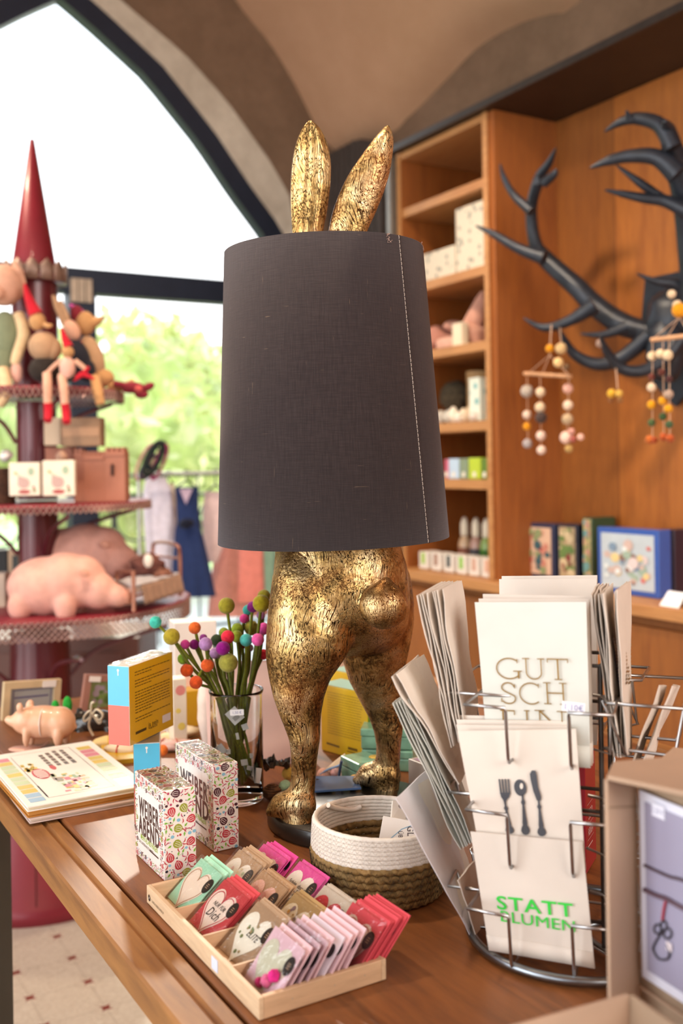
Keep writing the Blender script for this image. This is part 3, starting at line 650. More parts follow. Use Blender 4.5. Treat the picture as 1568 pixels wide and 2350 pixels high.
# ================================================================ RABBIT LAMP
def goldmat():
    m, t, b = nt('antique_gold')
    v = coords(t, (1, 1, 1)); dn = N(t, 'ShaderNodeTexNoise', Scale=9, Detail=2); t.links.new(v, dn.inputs['Vector'])
    mx = N(t, 'ShaderNodeMix', data_type='RGBA'); mx.inputs[0].default_value = .07; t.links.new(v, mx.inputs[6]); t.links.new(dn.outputs['Color'], mx.inputs[7])
    mp = N(t, 'ShaderNodeMapping'); mp.inputs['Scale'].default_value = (560, 560, 16); t.links.new(mx.outputs[2], mp.inputs[0])
    st0 = noise_(t, mp.outputs[0], 1.0, 1, .25, .4); st1 = mth2(t, 'SUBTRACT', st0, .5); sa = N(t, 'ShaderNodeMath', operation='ABSOLUTE'); t.links.new(st1, sa.inputs[0]); st = sa.outputs[0]
    big = noise_(t, v, 22, 5, .4, .6); fine = noise_(t, v, 260, 3, 0, .6)
    gold = ramp(t, big, [(.3, lin('a07a44')), (.5, lin('ceaa6c')), (.7, lin('ead2a4'))])
    g1 = ramp(t, st, [(.016, G(1)), (.048, G(0))]); 
    col = mixc(t, g1, gold, lin('2a1c0e'))
    pt = mth2(t, 'MULTIPLY', ramp(t, big, [(.42, G(.8)), (.55, G(0))]), ramp(t, fine, [(.46, G(.9)), (.58, G(0))]))
    col = mixc(t, pt, col, lin('3a2814'))
    warm = noise_(t, v, 11, 3, .5); col = mixc(t, ramp(t, warm, [(.5, G(0)), (.66, G(.5))]), col, lin('8c4a20'))
    t.links.new(col, b.inputs['Base Color']); b.inputs['Metallic'].default_value = .93
    t.links.new(ramp(t, fine, [(.3, G(.24)), (.7, G(.44))]), b.inputs['Roughness'])
    b2 = N(t, 'ShaderNodeMath', operation='MULTIPLY_ADD'); t.links.new(g1, b2.inputs[0]); b2.inputs[1].default_value = -1.1; t.links.new(fine, b2.inputs[2])
    bump_(t, b, b2.outputs[0], .55, .0014); return m
def mth2(t, op, x, y):
    n = N(t, 'ShaderNodeMath', operation=op)
    for i, q in enumerate((x, y)):
        if isinstance(q, (int, float)): n.inputs[i].default_value = q
        else: t.links.new(q, n.inputs[i])
    return n.outputs[0]
GOLD = goldmat()
BC = Vector((.008, 1.276, TZ))
lampM = T(BC.x, BC.y, TZ)
lm = thing('table_lamp', 'golden rabbit table lamp with a tall dark fabric shade over its head', 'lamp', lampM)
mb = MB(); mb.lathe([(.105, 0), (.108, .003), (.108, .018), (.106, .021), (.0, .021)], 72, lampM); mb.build('base', mat('1c1916', .35, var=.2, vs=60, bump=.1, coat=.3, name='black_base'), lm)
# body : lofts -> voxel union
mb = MB()
def loft(rows, depth=.85, n=28, squash=None):
    """rows: (py, xl, xr, Y[, depthratio]) -> horizontal elliptical sections"""
    secs = []
    for r in rows:
        py, xl, xr, Y = r[:4]; dr = r[4] if len(r) > 4 else depth
        l = at(xl, py, Y); q = at(xr, py, Y); c = (l+q)/2; secs.append((c, (q-l).length/2, (q-l).length/2*dr))
    vs = []; N_ = len(secs)
    for c, rx, ry in secs:
        for k in range(n): t = 2*pi*k/n; vs.append((c.x+rx*cos(t), c.y+ry*sin(t), c.z))
    fs = [(i*n+k, (i+1)*n+k, (i+1)*n+(k+1) % n, i*n+(k+1) % n) for i in range(N_-1) for k in range(n)]
    fs += [tuple(range(n)), tuple(range((N_-1)*n, N_*n))[::-1]]
    mb.add(vs, fs)
loft([(1040,660,885,1.275),(1120,645,900,1.272),(1200,637,912,1.27),(1257,632,921,1.27),(1300,628,935,1.27),(1350,624,941,1.27),(1400,624,942,1.275),(1440,634,936,1.28,.75),(1475,660,915,1.285,.6),(1500,700,880,1.285,.45)])
loft([(1240,650,770,1.25),(1320,625,790,1.24,.9),(1400,615,805,1.235,.9),(1450,611,812,1.232,.9),(1487,609,806,1.23,.88),(1519,611,788,1.228,.85),(1560,618,759,1.226,.85),(1600,627,745,1.224,.9),(1640,641,738,1.222),(1670,653,736,1.222),(1697,663,736,1.222,1),(1726,667,731,1.224,.95),(1774,668,726,1.228,.95),(1815,664,724,1.228,.95),(1850,656,723,1.226,1),(1880,650,722,1.222,1.05),(1900,648,722,1.218,1.05)])
loft([(1260,790,915,1.3),(1320,785,942,1.31,.9),(1380,780,951,1.315,.9),(1430,778,951,1.318,.9),(1471,780,944,1.32,.88),(1519,787,934,1.322,.85),(1560,800,927,1.325,.85),(1605,824,921,1.328,.9),(1646,846,925,1.33),(1678,858,925,1.332,1),(1710,863,921,1.334,1),(1758,863,918,1.336,.95),(1796,860,917,1.336,1),(1825,858,917,1.334,1.05)])
def zbase(): return TZ+.0215
def ell(c, r, rz=0, n=24): mb.ball((0, 0, 0), r, n, 16, T(*c) @ Matrix.Rotation(radians(rz), 4, 'Z'))
FD = Vector((-.72, .69, 0))         # the way the rabbit faces
for hx, hy in ((-.0435, 1.222), (.0595, 1.335)):
    for d, r in ((.012, (.031, .024, .02)), (.034, (.027, .022, .019)), (.046, (.022, .02, .014))):
        pass
def foot(px_heel, Yh, tox, toy):
    h = at(px_heel, 1850, Yh); h.z = zbase()
    tdir = Vector((tox, toy, 0))
    for k, (t, r, zz) in enumerate(((-.002, (.018, .018, .02), .016), (.012, (.019, .019, .0185), .016), (.023, (.018, .018, .016), .014), (.031, (.013, .015, .012), .0105))):
        c = h+tdir*t; c.z = zbase()+zz; ell(c, r, math.degrees(atan2(toy, tox)))
    for k in (-1, 0, 1):
        n_ = Vector((-tdir.y, tdir.x, 0)); c = h+tdir*.037+n_*(.0095*k); c.z = zbase()+.008; ell(c, (.009, .0062, .008), math.degrees(atan2(toy, tox)))
foot(690, 1.222, -.88, .30); foot(888, 1.335, -.9, .35)
tl = at(881, 1390, 1.182); ell(tl, (.0292, .028, .0275)); ell(at(883, 1362, 1.182), (.018, .019, .016)); ell(at(886, 1342, 1.182), (.009, .009, .010))
def voxel(mb, name, m, parent, vox=.0035, it=6, fac=.6):
    o = mb.build(name, m, parent)
    r = o.modifiers.new('r', 'REMESH'); r.mode = 'VOXEL'; r.voxel_size = vox; r.use_smooth_shade = True
    q = o.modifiers.new('s', 'SMOOTH'); q.iterations = it; q.factor = fac
    dg = bpy.context.evaluated_depsgraph_get(); e = o.evaluated_get(dg); me = bpy.data.meshes.new_from_object(e)
    o.modifiers.clear(); old = o.data; o.data = me; bpy.data.meshes.remove(old)
    for p in me.polygons: p.use_smooth = True
    return o
voxel(mb, 'rabbit_body', GOLD, lm)
# neck and hidden head inside the shade, carrying the ears
mb = MB()
loft([(540,690,830,1.27,.9),(600,672,855,1.27),(700,668,862,1.27),(780,690,850,1.27),(850,715,838,1.272),(950,690,862,1.274),(1060,668,880,1.275)])
voxel(mb, 'rabbit_head', GOLD, lm, .005, 6)
def ear(rows, Y0, Y1, name, cup, th=.011):
    n = 24; NR = 26; vs = []
    for i in range(NR+1):
        f = i/NR; y = rows[0][0]+(rows[-1][0]-rows[0][0])*f
        xl = lerp_table([(r[0], r[1]) for r in rows[::-1]] if rows[0][0] > rows[-1][0] else [(r[0], r[1]) for r in rows], y)
        xr = lerp_table([(r[0], r[2]) for r in rows[::-1]] if rows[0][0] > rows[-1][0] else [(r[0], r[2]) for r in rows], y)
        Y = Y0+(Y1-Y0)*f; l = at(xl, y, Y); q = at(xr, y, Y); c = (l+q)/2; w = (q-l)/2; ww = w.length
        t_ = min(th, ww*.95)
        for k in range(n):
            a = 2*pi*k/n; p = c+w*cos(a)+Vector((0, 1, 0))*(t_*sin(a))
            if cup:          # front (towards the camera, sin<0) is hollow with a fold line right of the middle
                if sin(a) < 0:
                    u = cos(a); d = -sin(a); p += Vector((0, 1, 0))*(t_*1.25*d*max(0, 1-((u+.25)/.72)**2))*min(1, ww/.02); p -= Vector((0, 1, 0))*t_*.5*math.exp(-((u-.42)/.16)**2)*min(1, ww/.02)
            else:
                if sin(a) < 0: u = cos(a); p -= Vector((0, 1, 0))*t_*.35*math.exp(-((u-.1)/.5)**2)
            vs.append(p)
    fs = [(i*n+k, i*n+(k+1) % n, (i+1)*n+(k+1) % n, (i+1)*n+k) for i in range(NR) for k in range(n)]+[tuple(range(n)), tuple(range(NR*n, NR*n+n))[::-1]]
    e = MB(); e.add(vs, fs, None, 0, True); return e.build(name, GOLD, lm, sub=1)
# more rows make a rounded outline
def srows(r):
    sp = smooth_path([(q[1], q[2], q[0]) for q in r], 6); return [(p.z, p.x, p.y) for p in sp]
ear(srows([(620,680,735),(540,671,741),(480,667,752),(420,667,759),(370,671,760),(330,679,752),(300,691,739),(284,701,727),(277,709,716)]), 1.262, 1.262, 'ear', True)
ear(srows([(620,735,815),(535,753,842),(490,762,862),(440,780,882),(400,800,894),(360,827,901),(325,853,904),(300,874,900),(289,886,893)]), 1.262, 1.25, 'ear', False)
# shade
def linen():
    m, t, b = nt('dark_linen'); 
    v1 = coords(t, (700, 700, 40)); v2 = coords(t, (60, 60, 900)); v = coords(t)
    a = noise_(t, v1, 1, 2); c = noise_(t, v2, 1, 2); 
    w1 = coords(t, (420, 420, 26)); f1 = noise_(t, w1, 1, 2); w2 = coords(t, (36, 36, 520)); f2 = noise_(t, w2, 1, 2)
    base = mixc(t, a, lin('261f1f'), lin('3f3534')); base = mixc(t, ramp(t, c, [(.35, G(0)), (.65, G(.4))]), base, lin('221c1d'))
    base = mixc(t, ramp(t, f1, [(.74, G(0)), (.79, G(.3))]), base, lin('a08468')); base = mixc(t, ramp(t, f2, [(.74, G(0)), (.79, G(.28))]), base, lin('a88c70'))
    t.links.new(base, b.inputs['Base Color']); b.inputs['Roughness'].default_value = .95; b.inputs['Specular IOR Level'].default_value = .15; b.inputs['Sheen Weight'].default_value = .25
    b.inputs['Sheen Tint'].default_value = (.8, .75, .8, 1)
    bump_(t, b, mixc(t, .5, a, c), .5, .0006); return m
topc = at(743, 578, 1.262); botc = at(766, 1237, 1.268)
ax_ = (topc-botc); H_ = ax_.length; zz_ = ax_.normalized(); xx = Vector((1, 0, 0)); xx = (xx-zz_*xx.dot(zz_)).normalized(); yy = zz_.cross(xx)
SM = Matrix((xx, yy, zz_)).transposed().to_4x4(); SM.translation = botc
rb, rt = 267/2330*1.268*.990, 229.5/2330*1.262*.991
sh_ = MB(); sh_.lathe([(rb-.0012, 0), (rb, 0), (rb-(rb-rt)*.5, H_*.5), (rt, H_), (rt-.0012, H_)], 128, SM, cap=False)
sh_.lathe([(rt-.0013, H_), (rt-.0013-(rt-rb)*.5, H_*.5), (rb-.0013, 0)], 128, SM, cap=False, mi=1)
shd = sh_.build('lamp_shade', [linen(), mat('8a7a6a', .9)], lm)
def onshade(ang, f, e=.0): r = rb+(rt-rb)*f+e; return SM @ Vector((r*cos(ang), r*sin(ang), H_*f))
# seam : white stitches down the right side
def ang_for(px, f):
    best = min(range(2700, 3600), key=lambda k: abs(proj(onshade(radians(k/10), f))[0]-px)); return radians(best/10)
def proj(p):
    x = p[0]/p[1]; z = (p[2]-CZ)/p[1]; xi = x*cos(TH)-z*sin(TH); yi = x*sin(TH)+z*cos(TH); return 784+xi*F, 1060-yi*F
a1, a0 = ang_for(915, 1), ang_for(983, 0)
mb = MB(); 
for i in range(70):
    f0 = i/70+.002; f1 = f0+.0115; mb.tube([onshade(a0+(a1-a0)*f0, f0, .0002), onshade(a0+(a1-a0)*(f0+f1)/2, (f0+f1)/2, .0006), onshade(a0+(a1-a0)*f1, f1, .0002)], .00042, 5)
mb.build('seam_stitching', mat('cdbfb4', .8), shd)
mb = MB(); mb.tube([onshade(a0+.012+(a1-a0)*i/20, i/20, .0002) for i in range(21)], .0009, 6); mb.build('seam_fold', shd.data.materials[0], shd)
mb = MB(); rnd = random.Random(4)
for cx in (893, 968):
    for k in range(7 if cx < 900 else 3):
        an_ = ang_for(cx, .97)+rnd.uniform(-.03, .03); f = .985+rnd.uniform(-.012, .01)
        mb.tube(smooth_path([onshade(an_+rnd.uniform(-.03, .03), f+rnd.uniform(-.008, .008), .001+.002*rnd.random()) for q in range(4)], 4), .00018, 4)
mb.build('frayed_threads', mat('b89c90', .9), shd)
mb = MB(); mb.tube([SM @ Vector((rt*.985*cos(t*pi/24), rt*.985*sin(t*pi/24), H_-.004)) for t in range(48)], .0016, 6, closed=True)
mb.tube([SM @ Vector((rb*.985*cos(t*pi/24), rb*.985*sin(t*pi/24), .004)) for t in range(48)], .0016, 6, closed=True)
mb.build('shade_ring', steel, shd)
mb = MB()
for k in range(3): an_ = 2*pi*k/3+.5; mb.tube([SM @ Vector((rt*.98*cos(an_), rt*.98*sin(an_), H_-.004)), SM @ Vector((.045*cos(an_), .045*sin(an_), H_-.05))], .0014, 6)
mb.build('spider_arms', steel, shd)
# ================================================================ ON THE TABLE : boxes, vase, tray, basket
COLS = ['c03c48', '4c2430', '9aa034', '88bcd4', '2a2c3a', '7ab53e', 'b84a6c']
PCM = [card(c) for c in COLS]
WHITE = card('f0e8e0')
def ribbon(mb, pts, w, M, mi=0, z=0, closed=False):
    n = len(pts); L = []; R_ = []
    for i in range(n):
        a = pts[(i-1) % n] if (closed or i > 0) else pts[i]; b = pts[(i+1) % n] if (closed or i < n-1) else pts[i]
        dx, dy = b[0]-a[0], b[1]-a[1]; l = math.hypot(dx, dy) or 1; ww = w[i] if isinstance(w, list) else w
        L.append((pts[i][0]-dy/l*ww/2, pts[i][1]+dx/l*ww/2, z)); R_.append((pts[i][0]+dy/l*ww/2, pts[i][1]-dx/l*ww/2, z))
    m = n if closed else n-1
    mb.add(L+R_, [(i, n+i, n+(i+1) % n, (i+1) % n) for i in range(m)], M, mi)
def pattern(mb, w, h, M, seed, keep=None, dens=1.0, sc=1.0):
    rnd = random.Random(seed); used = []; z = 0
    def free(x, y, r, tol=1):
        if not (r*.6 < x < w-r*.6 and r*.6 < y < h-r*.6): return False
        if keep and not keep(x, y): return False
        return all((x-a)**2+(y-b)**2 > ((r+c)*tol)**2 for a, b, c in used)
    def L(pts, x, y, an, s): return [(x+s*(p*cos(an)-q*sin(an)), y+s*(p*sin(an)+q*cos(an))) for p, q in pts]
    bulb = [(-1.15, 0), (-.75, .5), (-.3, .82), (.3, .9), (.8, .6), (1, 0), (.8, -.6), (.3, -.9), (-.3, -.82), (-.75, -.5)]
    for k in range(int(60*dens*w*h/.0045)):
        x, y, r = rnd.uniform(0, w), rnd.uniform(0, h), .0052*sc
        if free(x, y, r*1.15):
            used.append((x, y, r*1.15)); c = rnd.choice([0, 1, 2, 2, 0, 1]); an = rnd.uniform(0, 6.3)
            mb.add([(p, q, .00012) for p, q in L(bulb, x, y, an, r)], [tuple(range(10))], M, c)
            for u in (-.45, 0, .45): ribbon(mb, L([(-.8, u*.4), (-.2, u), (.6, u*.8)], x, y, an, r), r*.09, M, len(COLS), .0002)
    for k in range(int(90*dens*w*h/.0045)):                       # leaves
        x, y, r = rnd.uniform(0, w), rnd.uniform(0, h), .0026*sc
        if free(x, y, r, .95):
            used.append((x, y, r)); an = rnd.uniform(0, 6.3)
            mb.add([(p, q, .00012) for p, q in L([(-1, 0), (-.2, .5), (1.1, 0), (-.2, -.4)], x, y, an, r)], [(0, 1, 2, 3)], M, 5)
            ribbon(mb, L([(-1, 0), (-1.9, .4), (-2.6, 1.3), (-2.2, 2.2), (-1.5, 2)], x, y, an, r*.9), r*.12, M, 5, .00011) if free(x-2*r*cos(an), y-2*r*sin(an), r*.8, .9) else None
    for k in range(int(90*dens*w*h/.0045)):                       # blobs
        x, y, r = rnd.uniform(0, w), rnd.uniform(0, h), rnd.choice([.0022, .0017])*sc
        if free(x, y, r*1.1, .95): used.append((x, y, r*1.1)); mb.add([(x+a, y+b, .00012) for a, b in circ(12, r, r*.85)], [tuple(range(12))], M, rnd.choice([3, 3, 3, 4, 1]))
    for k in range(int(420*dens*w*h/.0045)):                      # swooshes
        x, y, r = rnd.uniform(0, w), rnd.uniform(0, h), .0022*sc
        if free(x, y, r*.8, .85):
            used.append((x, y, r*.7)); an = rnd.uniform(0, 6.3)
            ribbon(mb, L([(-1.3, 0), (-.4, .3), (.4, .25), (1.2, -.3)], x, y, an, r), [r*.15, r*.5, r*.6, r*.1], M, rnd.choice([0, 6, 0]), .00012)
    for k in range(int(900*dens*w*h/.0045)):                      # dots
        x, y, r = rnd.uniform(0, w), rnd.uniform(0, h), rnd.choice([.0006, .0009, .0014])*sc
        if free(x, y, r*1.3, 1):
            used.append((x, y, r*1.3)); mb.add([(x+a, y+b, .00012) for a, b in circ(9, r)], [tuple(range(9))], M, rnd.choice([0, 6, 4, 3, 1, 0]))
class BoxF:
    """carton standing on the plane z, near bottom corner Nn, left length l along dir u, right width w along dir v"""
    def __init__(s, Nn, u, l, w, h): s.N = Vector(Nn); s.u = Vector(u).normalized(); s.v = Vector((s.u.y, -s.u.x, 0)); s.l, s.w, s.h = l, w, h; 
    def M(s): c = s.N+s.u*s.l/2+s.v*s.w/2; return T(*c) @ Matrix.Rotation(atan2(s.v.y, s.v.x), 4, 'Z')
    def body(s, root, m, bevel=.0012, name='body'):
        b = [s.N, s.N+s.v*s.w, s.N+s.v*s.w+s.u*s.l, s.N+s.u*s.l]; return MB().hexa(b, [p+ZX*s.h for p in b]).build(name, m, root, bevel=bevel)
    def left(s, e=.0002): o = s.N+s.u*s.l; n = -s.v; return PM(o+n*e, -s.u, ZX)        # x: from far-left to near corner
    def right(s, e=.0002): return PM(s.N-s.u*e, s.v, ZX)
    def top(s, e=.0002): return PM(s.N+ZX*(s.h+e), s.v, s.u)
def weiber(Nn, l, w, h, label, seed):
    B = BoxF(Nn, AX, l, w, h); o = thing('card_game_box', label, 'box', B.M(), 'patterned question-card boxes')
    B.body(o, WHITE, .0008)
    pm = PCM+[WHITE]
    mb = MB(); pattern(mb, w, h, B.right(), seed); pattern(mb, w, l, B.top(), seed+1)
    pattern(mb, l, h, B.left(), seed+2, lambda x, y: (x < l*.09 or x > l*.87 or y > h*.86 or y < h*.1) , 1.6, .55)
    mb.build('printed_pattern', pm, o)
    M = B.left(.0004); X0 = l*.5
    mb = MB(); k = l/.091
    mb.text('WEIBER', .0285*h/.095, M @ T(X0, h*.535, 0), 0, .56*k, .022); mb.text('ABEND', .0285*h/.095, M @ T(X0, h*.31, 0), 0, .64*k, .022)
    mb.build('title_lettering', card('4a3a38'), o)
    mb = MB(); mb.text('MEHR ALS 400 FRAGEN', .0088*h/.095, M @ T(X0, h*.245, 0), 0, .56*k, .006); mb.build('subtitle_lettering', card('9cc43c'), o)
    mb = MB(); mb.text('DIE UNTERHALTSAMSTE', .0042, M @ T(X0-.01, h*.19, 0), 0, .95, .01); ribbon(mb, [(l*.52, h*.198), (l*.82, h*.198)], .0016, M); mb.build('small_lettering', card('4a3a38'), o)
    MB().add([(w*.03, l*.05, .0004), (w*.97, l*.05, .0004), (w*.97, l*.95, .0004), (w*.03, l*.95, .0004)], [(0, 1, 2, 3)], B.top()).build('film_wrap', film('shrink_film', .05), o)
    return o
weiber(W(1.044, .389, TZ+.0005), .091, .0375, .096, 'smaller flower-printed WEIBER ABEND box standing in front, at the tray corner', 11)
weiber(W(1.089, .467, TZ+.0005), .118, .0315, .1, 'larger flower-printed WEIBER ABEND box standing behind, nearer the vase', 21)
# --- yes/no boxes
BLUE, RED_, YEL = card('4fb4d8'), card('e2604c'), card('cf9a10')
def yesno(Nn, u, l, w, h, label, rev=False):
    B = BoxF(Nn, u, l, w, h); o = thing('card_game_box', label, 'box', B.M(), 'blue red and yellow question-card boxes')
    if not rev:      # spine on the left face (length l short), yellow back on the right face
        sp, sw, bk, bw = B.left(), l, B.right(), w
    else: sp, sw, bk, bw = B.right(), w, B.left(), l
    B.body(o, card('f2f0ea'), .0008)
    MB().add([(0.0003, h*.5, 0), (sw-.0003, h*.5, 0), (sw-.0003, h-.0004, 0), (.0003, h-.0004, 0)], [(0, 1, 2, 3)], sp).build('blue_spine', BLUE, o)
    MB().add([(0.0003, .0004, 0), (sw-.0003, .0004, 0), (sw-.0003, h*.5, 0), (.0003, h*.5, 0)], [(0, 1, 2, 3)], sp).build('red_spine', RED_, o)
    MB().add([(0.0003, .0004, 0), (bw-.0003, .0004, 0), (bw-.0003, h-.0004, 0), (.0003, h-.0004, 0)], [(0, 1, 2, 3)], bk).build('yellow_back', YEL, o)
    M = bk @ T(0, 0, .0002); mb = MB(); rnd = random.Random(5); y = h*.9
    for para in (2, 3, 8, 2):
        for q in range(para):
            x = bw*.12; xe = bw*(.92 if q < para-1 else .5)
            while x < xe:
                ww = rnd.uniform(.003, .008); ribbon(mb, [(x, y), (min(x+ww, xe), y)], .0011, M); x += ww+.0012
            y -= h*.037
        y -= h*.035
    mb.text('ja nein', .0085, M @ T(bw*.52, h*.135, 0), 0, .9, .02); mb.text('vielleicht', .0055, M @ T(bw*.52, h*.1, 0), 0, .9, .01)
    ribbon(mb, [(bw*.12, h*.13), (bw*.36, h*.13)], .0035, M); mb.build('back_print', card('4a3410'), o)
    mb = MB(); mb.add([(bw*.73, h*.10, .0003), (bw*.93, h*.10, .0003), (bw*.93, h*.2, .0003), (bw*.73, h*.2, .0003)], [(0, 1, 2, 3)], bk); mb.build('price_sticker', paper('d8c8c4'), o)
    mb = MB(); ribbon(mb, [(sw*.5, h*.88), (sw*.5, h*.93)], .0012, sp @ T(0, 0, .0003)); mb.add([(sw*.5+a, h*.945+b, .0003) for a, b in circ(10, .0016)], [tuple(range(10))], sp); mb.build('spine_sticker', WHITE, o)
    MB().add([(0, 0, 0), (w, 0, 0), (w, l, 0), (0, l, 0)], [(0, 1, 2, 3)], B.top(.0012)).build('film_wrap', film('shrink_film', .05), o)
    return B
Lb = onz(309, 1893)
uu_ = Vector((-.165, .986, 0)).normalized()
yesno(Vector((Lb.x, Lb.y, TZ+.0005)), uu_, .1, .0325, .1005, 'blue and red spined box standing on the table beneath the tilted yellow box', True)
zt_ = TZ+.1015+.0012
Nn = onz(298.5, 1713, zt_); Ln = onz(251, 1708, zt_); Rn = onz(398, 1665, zt_)
vdir = Vector((Rn.x-Nn.x, Rn.y-Nn.y, 0)).normalized(); u_ = Vector((-vdir.y, vdir.x, 0))
hh = at(294, 1530, Nn.y).z-zt_
B = yesno(Nn, u_, .031, (Rn-Nn).length, hh, 'blue, red and yellow box balanced across the top of another box, back text showing')
# --- picture books at the left edge
bk0 = (1.305, .307); bk1 = (1.565, .466)
def book(z0, z1, da, db, label, cover, pages, rz=0):
    o = thing('book', label, 'book', RW((bk0[0]+bk1[0])/2+da, (bk0[1]+bk1[1])/2+db, z0, radians(rz)), 'large flat books at the table edge')
    L_, W_ = (bk1[0]-bk0[0]), bk1[1]-bk0[1]; M = ROOT[o.name]
    MB().box(0, 0, (z1-z0)/2, W_-.004, L_-.006, z1-z0-.003, M).build('pages', paper(pages), o)
    MB().box(0, 0, .0006, W_, L_, .0012, M).build('cover', paper(cover), o); MB().box(0, 0, z1-z0-.0008, W_, L_, .0016, M).build('cover', paper(cover), o)
    return o, M @ T(-W_/2, -L_/2, z1-z0+.0002), W_, L_
book(TZ+.0005, TZ+.0065, -.004, .004, 'lowest of the flat books at the table edge, pale pinkish cover', 'd8c4bc', 'c8b8a8', -1)
book(TZ+.007, TZ+.0145, .002, -.001, 'middle flat book of the pile, with orange-brown page edges', 'b87c34', 'c08a48', .6)
o, M, w_, l_ = book(TZ+.015, TZ+.0215, 0, 0, 'top flat book of the pile, white cover with coloured tabs and a red oval', 'f2efe6', 'd8c8ac')
# cover print: x over w (B), y over l (A)
mb = MB(); rnd = random.Random(9)
def rect(mb, x0, y0, x1, y1, mi, z=0): mb.add([(x0*w_, y0*l_, z), (x1*w_, y0*l_, z), (x1*w_, y1*l_, z), (x0*w_, y1*l_, z)], [(0, 1, 2, 3)], M, mi)
for i, c in enumerate([3, 3, 1, 1, 2, 2, 4, 2, 2, 1, 5]): rect(mb, .045, .05+.078*i, .17, .05+.078*(i+1)-.01, c)
for i, c in enumerate([3, 3, 1, 2, 2, 2, 4, 1, 5, 5, 1]): rect(mb, .8, .05+.078*i, .93, .05+.078*(i+1)-.01, c)
for k in range(46): x, y = rnd.uniform(.36, .6), rnd.uniform(.1, .42); rect(mb, x, y, x+rnd.uniform(.02, .07), y+rnd.uniform(.02, .06), rnd.choice([5, 6, 7, 2, 1, 8]), .00005*(1+k % 5))
for k in range(20): x, y = rnd.uniform(.2, .3), rnd.uniform(.55, .7); rect(mb, x, y, x+.03, y+.03, 4, .0001)
mb.build('cover_art', [WHITE, card('e0c860'), card('c8dcb0'), card('a8cce4'), card('e8cc58'), card('e08898'), card('e8a868'), card('a8a49c'), card('90b890')], o)
mb = MB()
for x0, y0, x1, y1 in ((.2, .08, .2, .9), (.75, .08, .75, .93), (.2, .08, .75, .08), (.2, .93, .75, .93)): ribbon(mb, [(x0*w_, y0*l_), (x1*w_, y1*l_)], .0007, M, 0, .0001)
for r_ in range(4):
    x = .66-.07*r_; y = .6
    while y < .86: d = rnd.uniform(.03, .07); ribbon(mb, [(x*w_, y*l_), (x*w_, (y+d)*l_)], .006, M, 0, .0001); y += d+.012
ribbon(mb, [(.2*w_, .1*l_), (.2*w_, .3*l_)], .002, M, 0, .0001)
mb.build('cover_lettering', card('4c4a48'), o)
mb = MB(); mb.add([(.31*w_+a, .5*l_+b, .0002) for a, b in circ(28, .011, .026)], [tuple(range(28))], M, 0)
for k in range(6): 
    yy_ = .5*l_-.02+k*.007; hw = .0085*sqrt(max(0, 1-((yy_+.003-.5*l_)/.026)**2)); mb.add([(.31*w_+sx*hw, yy_+dy, .0003) for sx, dy in ((-1, 0), (1, 0), (1, .0045), (-1, .0045))], [(0, 1, 2, 3)], M, 1)
mb.add([(.45*w_+a, .58*l_+b, .0002) for a, b in circ(12, .004, .012)], [tuple(range(12))], M, 0)
mb.build('red_badge', [card('c8283c'), WHITE], o)
o = thing('notebook', 'thin yellow booklet lying behind the right end of the flat books', 'book', RW(1.56, .515, TZ), None)
MB().box(0, 0, .004, .05, .09, .007, RW(1.53, .50, TZ, radians(-14))).build('cover', card('dcb428'), o)
# --- piggy bank
PINK = mat('e3b08e', .35, var=.04, vs=20, bump=.02, coat=.2, name='pink_ceramic')
def figure(name, label, cat, px, py, Y, base_z, parts, m, vox=.0025, it=4, parent_parts=None):
    p = at(px, py, Y); o = thing(name, label, cat, T(p.x, p.y, base_z)); mb = MB()
    for (x, y, rx, ry, dY, *rest) in parts:          # pixel ellipses at depth Y+dY
        rz_ = rest[0] if rest else rx; tilt = rest[1] if len(rest) > 1 else 0
        c = at(x, y, Y+dY); k = (Y+dY)/F
        mb.ball((0, 0, 0), (rx*k, rz_*k, ry*k), 20, 14, T(*c) @ Matrix.Rotation(radians(-tilt), 4, 'Y'))
    voxel(mb, 'body', m, o, vox, it); return o
pg = figure('piggy_bank', 'pale pink ceramic piggy bank standing behind the flat books', 'piggy bank', 95, 1700, 1.62, TZ,
  [(98,1657,66,38,0,36),(136,1659,38,38,0,36),(62,1654,36,31,-.005,28),(32,1655,17,13,-.008,13),(20,1652,10,10,-.008,10),(60,1690,9,26,-.02,9),(72,1690,9,24,.018,9),(133,1690,12,26,-.02,11),(152,1685,11,24,.018,10),(45,1624,9,13,-.018,5),(68,1618,10,15,.012,5,-15),(174,1668,4,6,0,4)], PINK)
mb = MB(); c0 = at(105, 1656, 1.62); mb.tube([c0+Vector((-.001+.002*cos(t*pi/12), .0262*cos(t*pi/12), .0245*sin(t*pi/12))) for t in range(24)], .0009, 5, closed=True); mb.build('string', paper('e8d8cc'), pg)
c0 = at(100, 1628, 1.615); MB().ball(c0, (.009, .003, .0025), 12, 8).build('coin_slot', mat('6a4428', .8), pg)
mb = MB(); c0 = onz(62, 1722, TZ+.003); mb.tube(smooth_path([onz(112, 1701, TZ+.006), onz(98, 1712, TZ+.003), onz(80, 1714, TZ+.003)], 5), .0012, 6); mb.build('tag_string', paper('e0b8a8'), pg)
o = thing('gift_tag', 'small pink oval tag lying in front of the piggy bank', 'tag', T(*onz(52, 1722, TZ)))
MB().lathe([(.0, .0005), (.024, .0005), (.026, .003), (.022, .005), (0, .0055)], 24, T(*onz(57, 1722, TZ)) @ Matrix.Scale(.55, 4, (0, 1, 0))).build('body', mat('dba890', .5), o)
BLK = mat('26221f', .25, var=.3, vs=25, bump=.05, coat=.4, name='black_glaze')
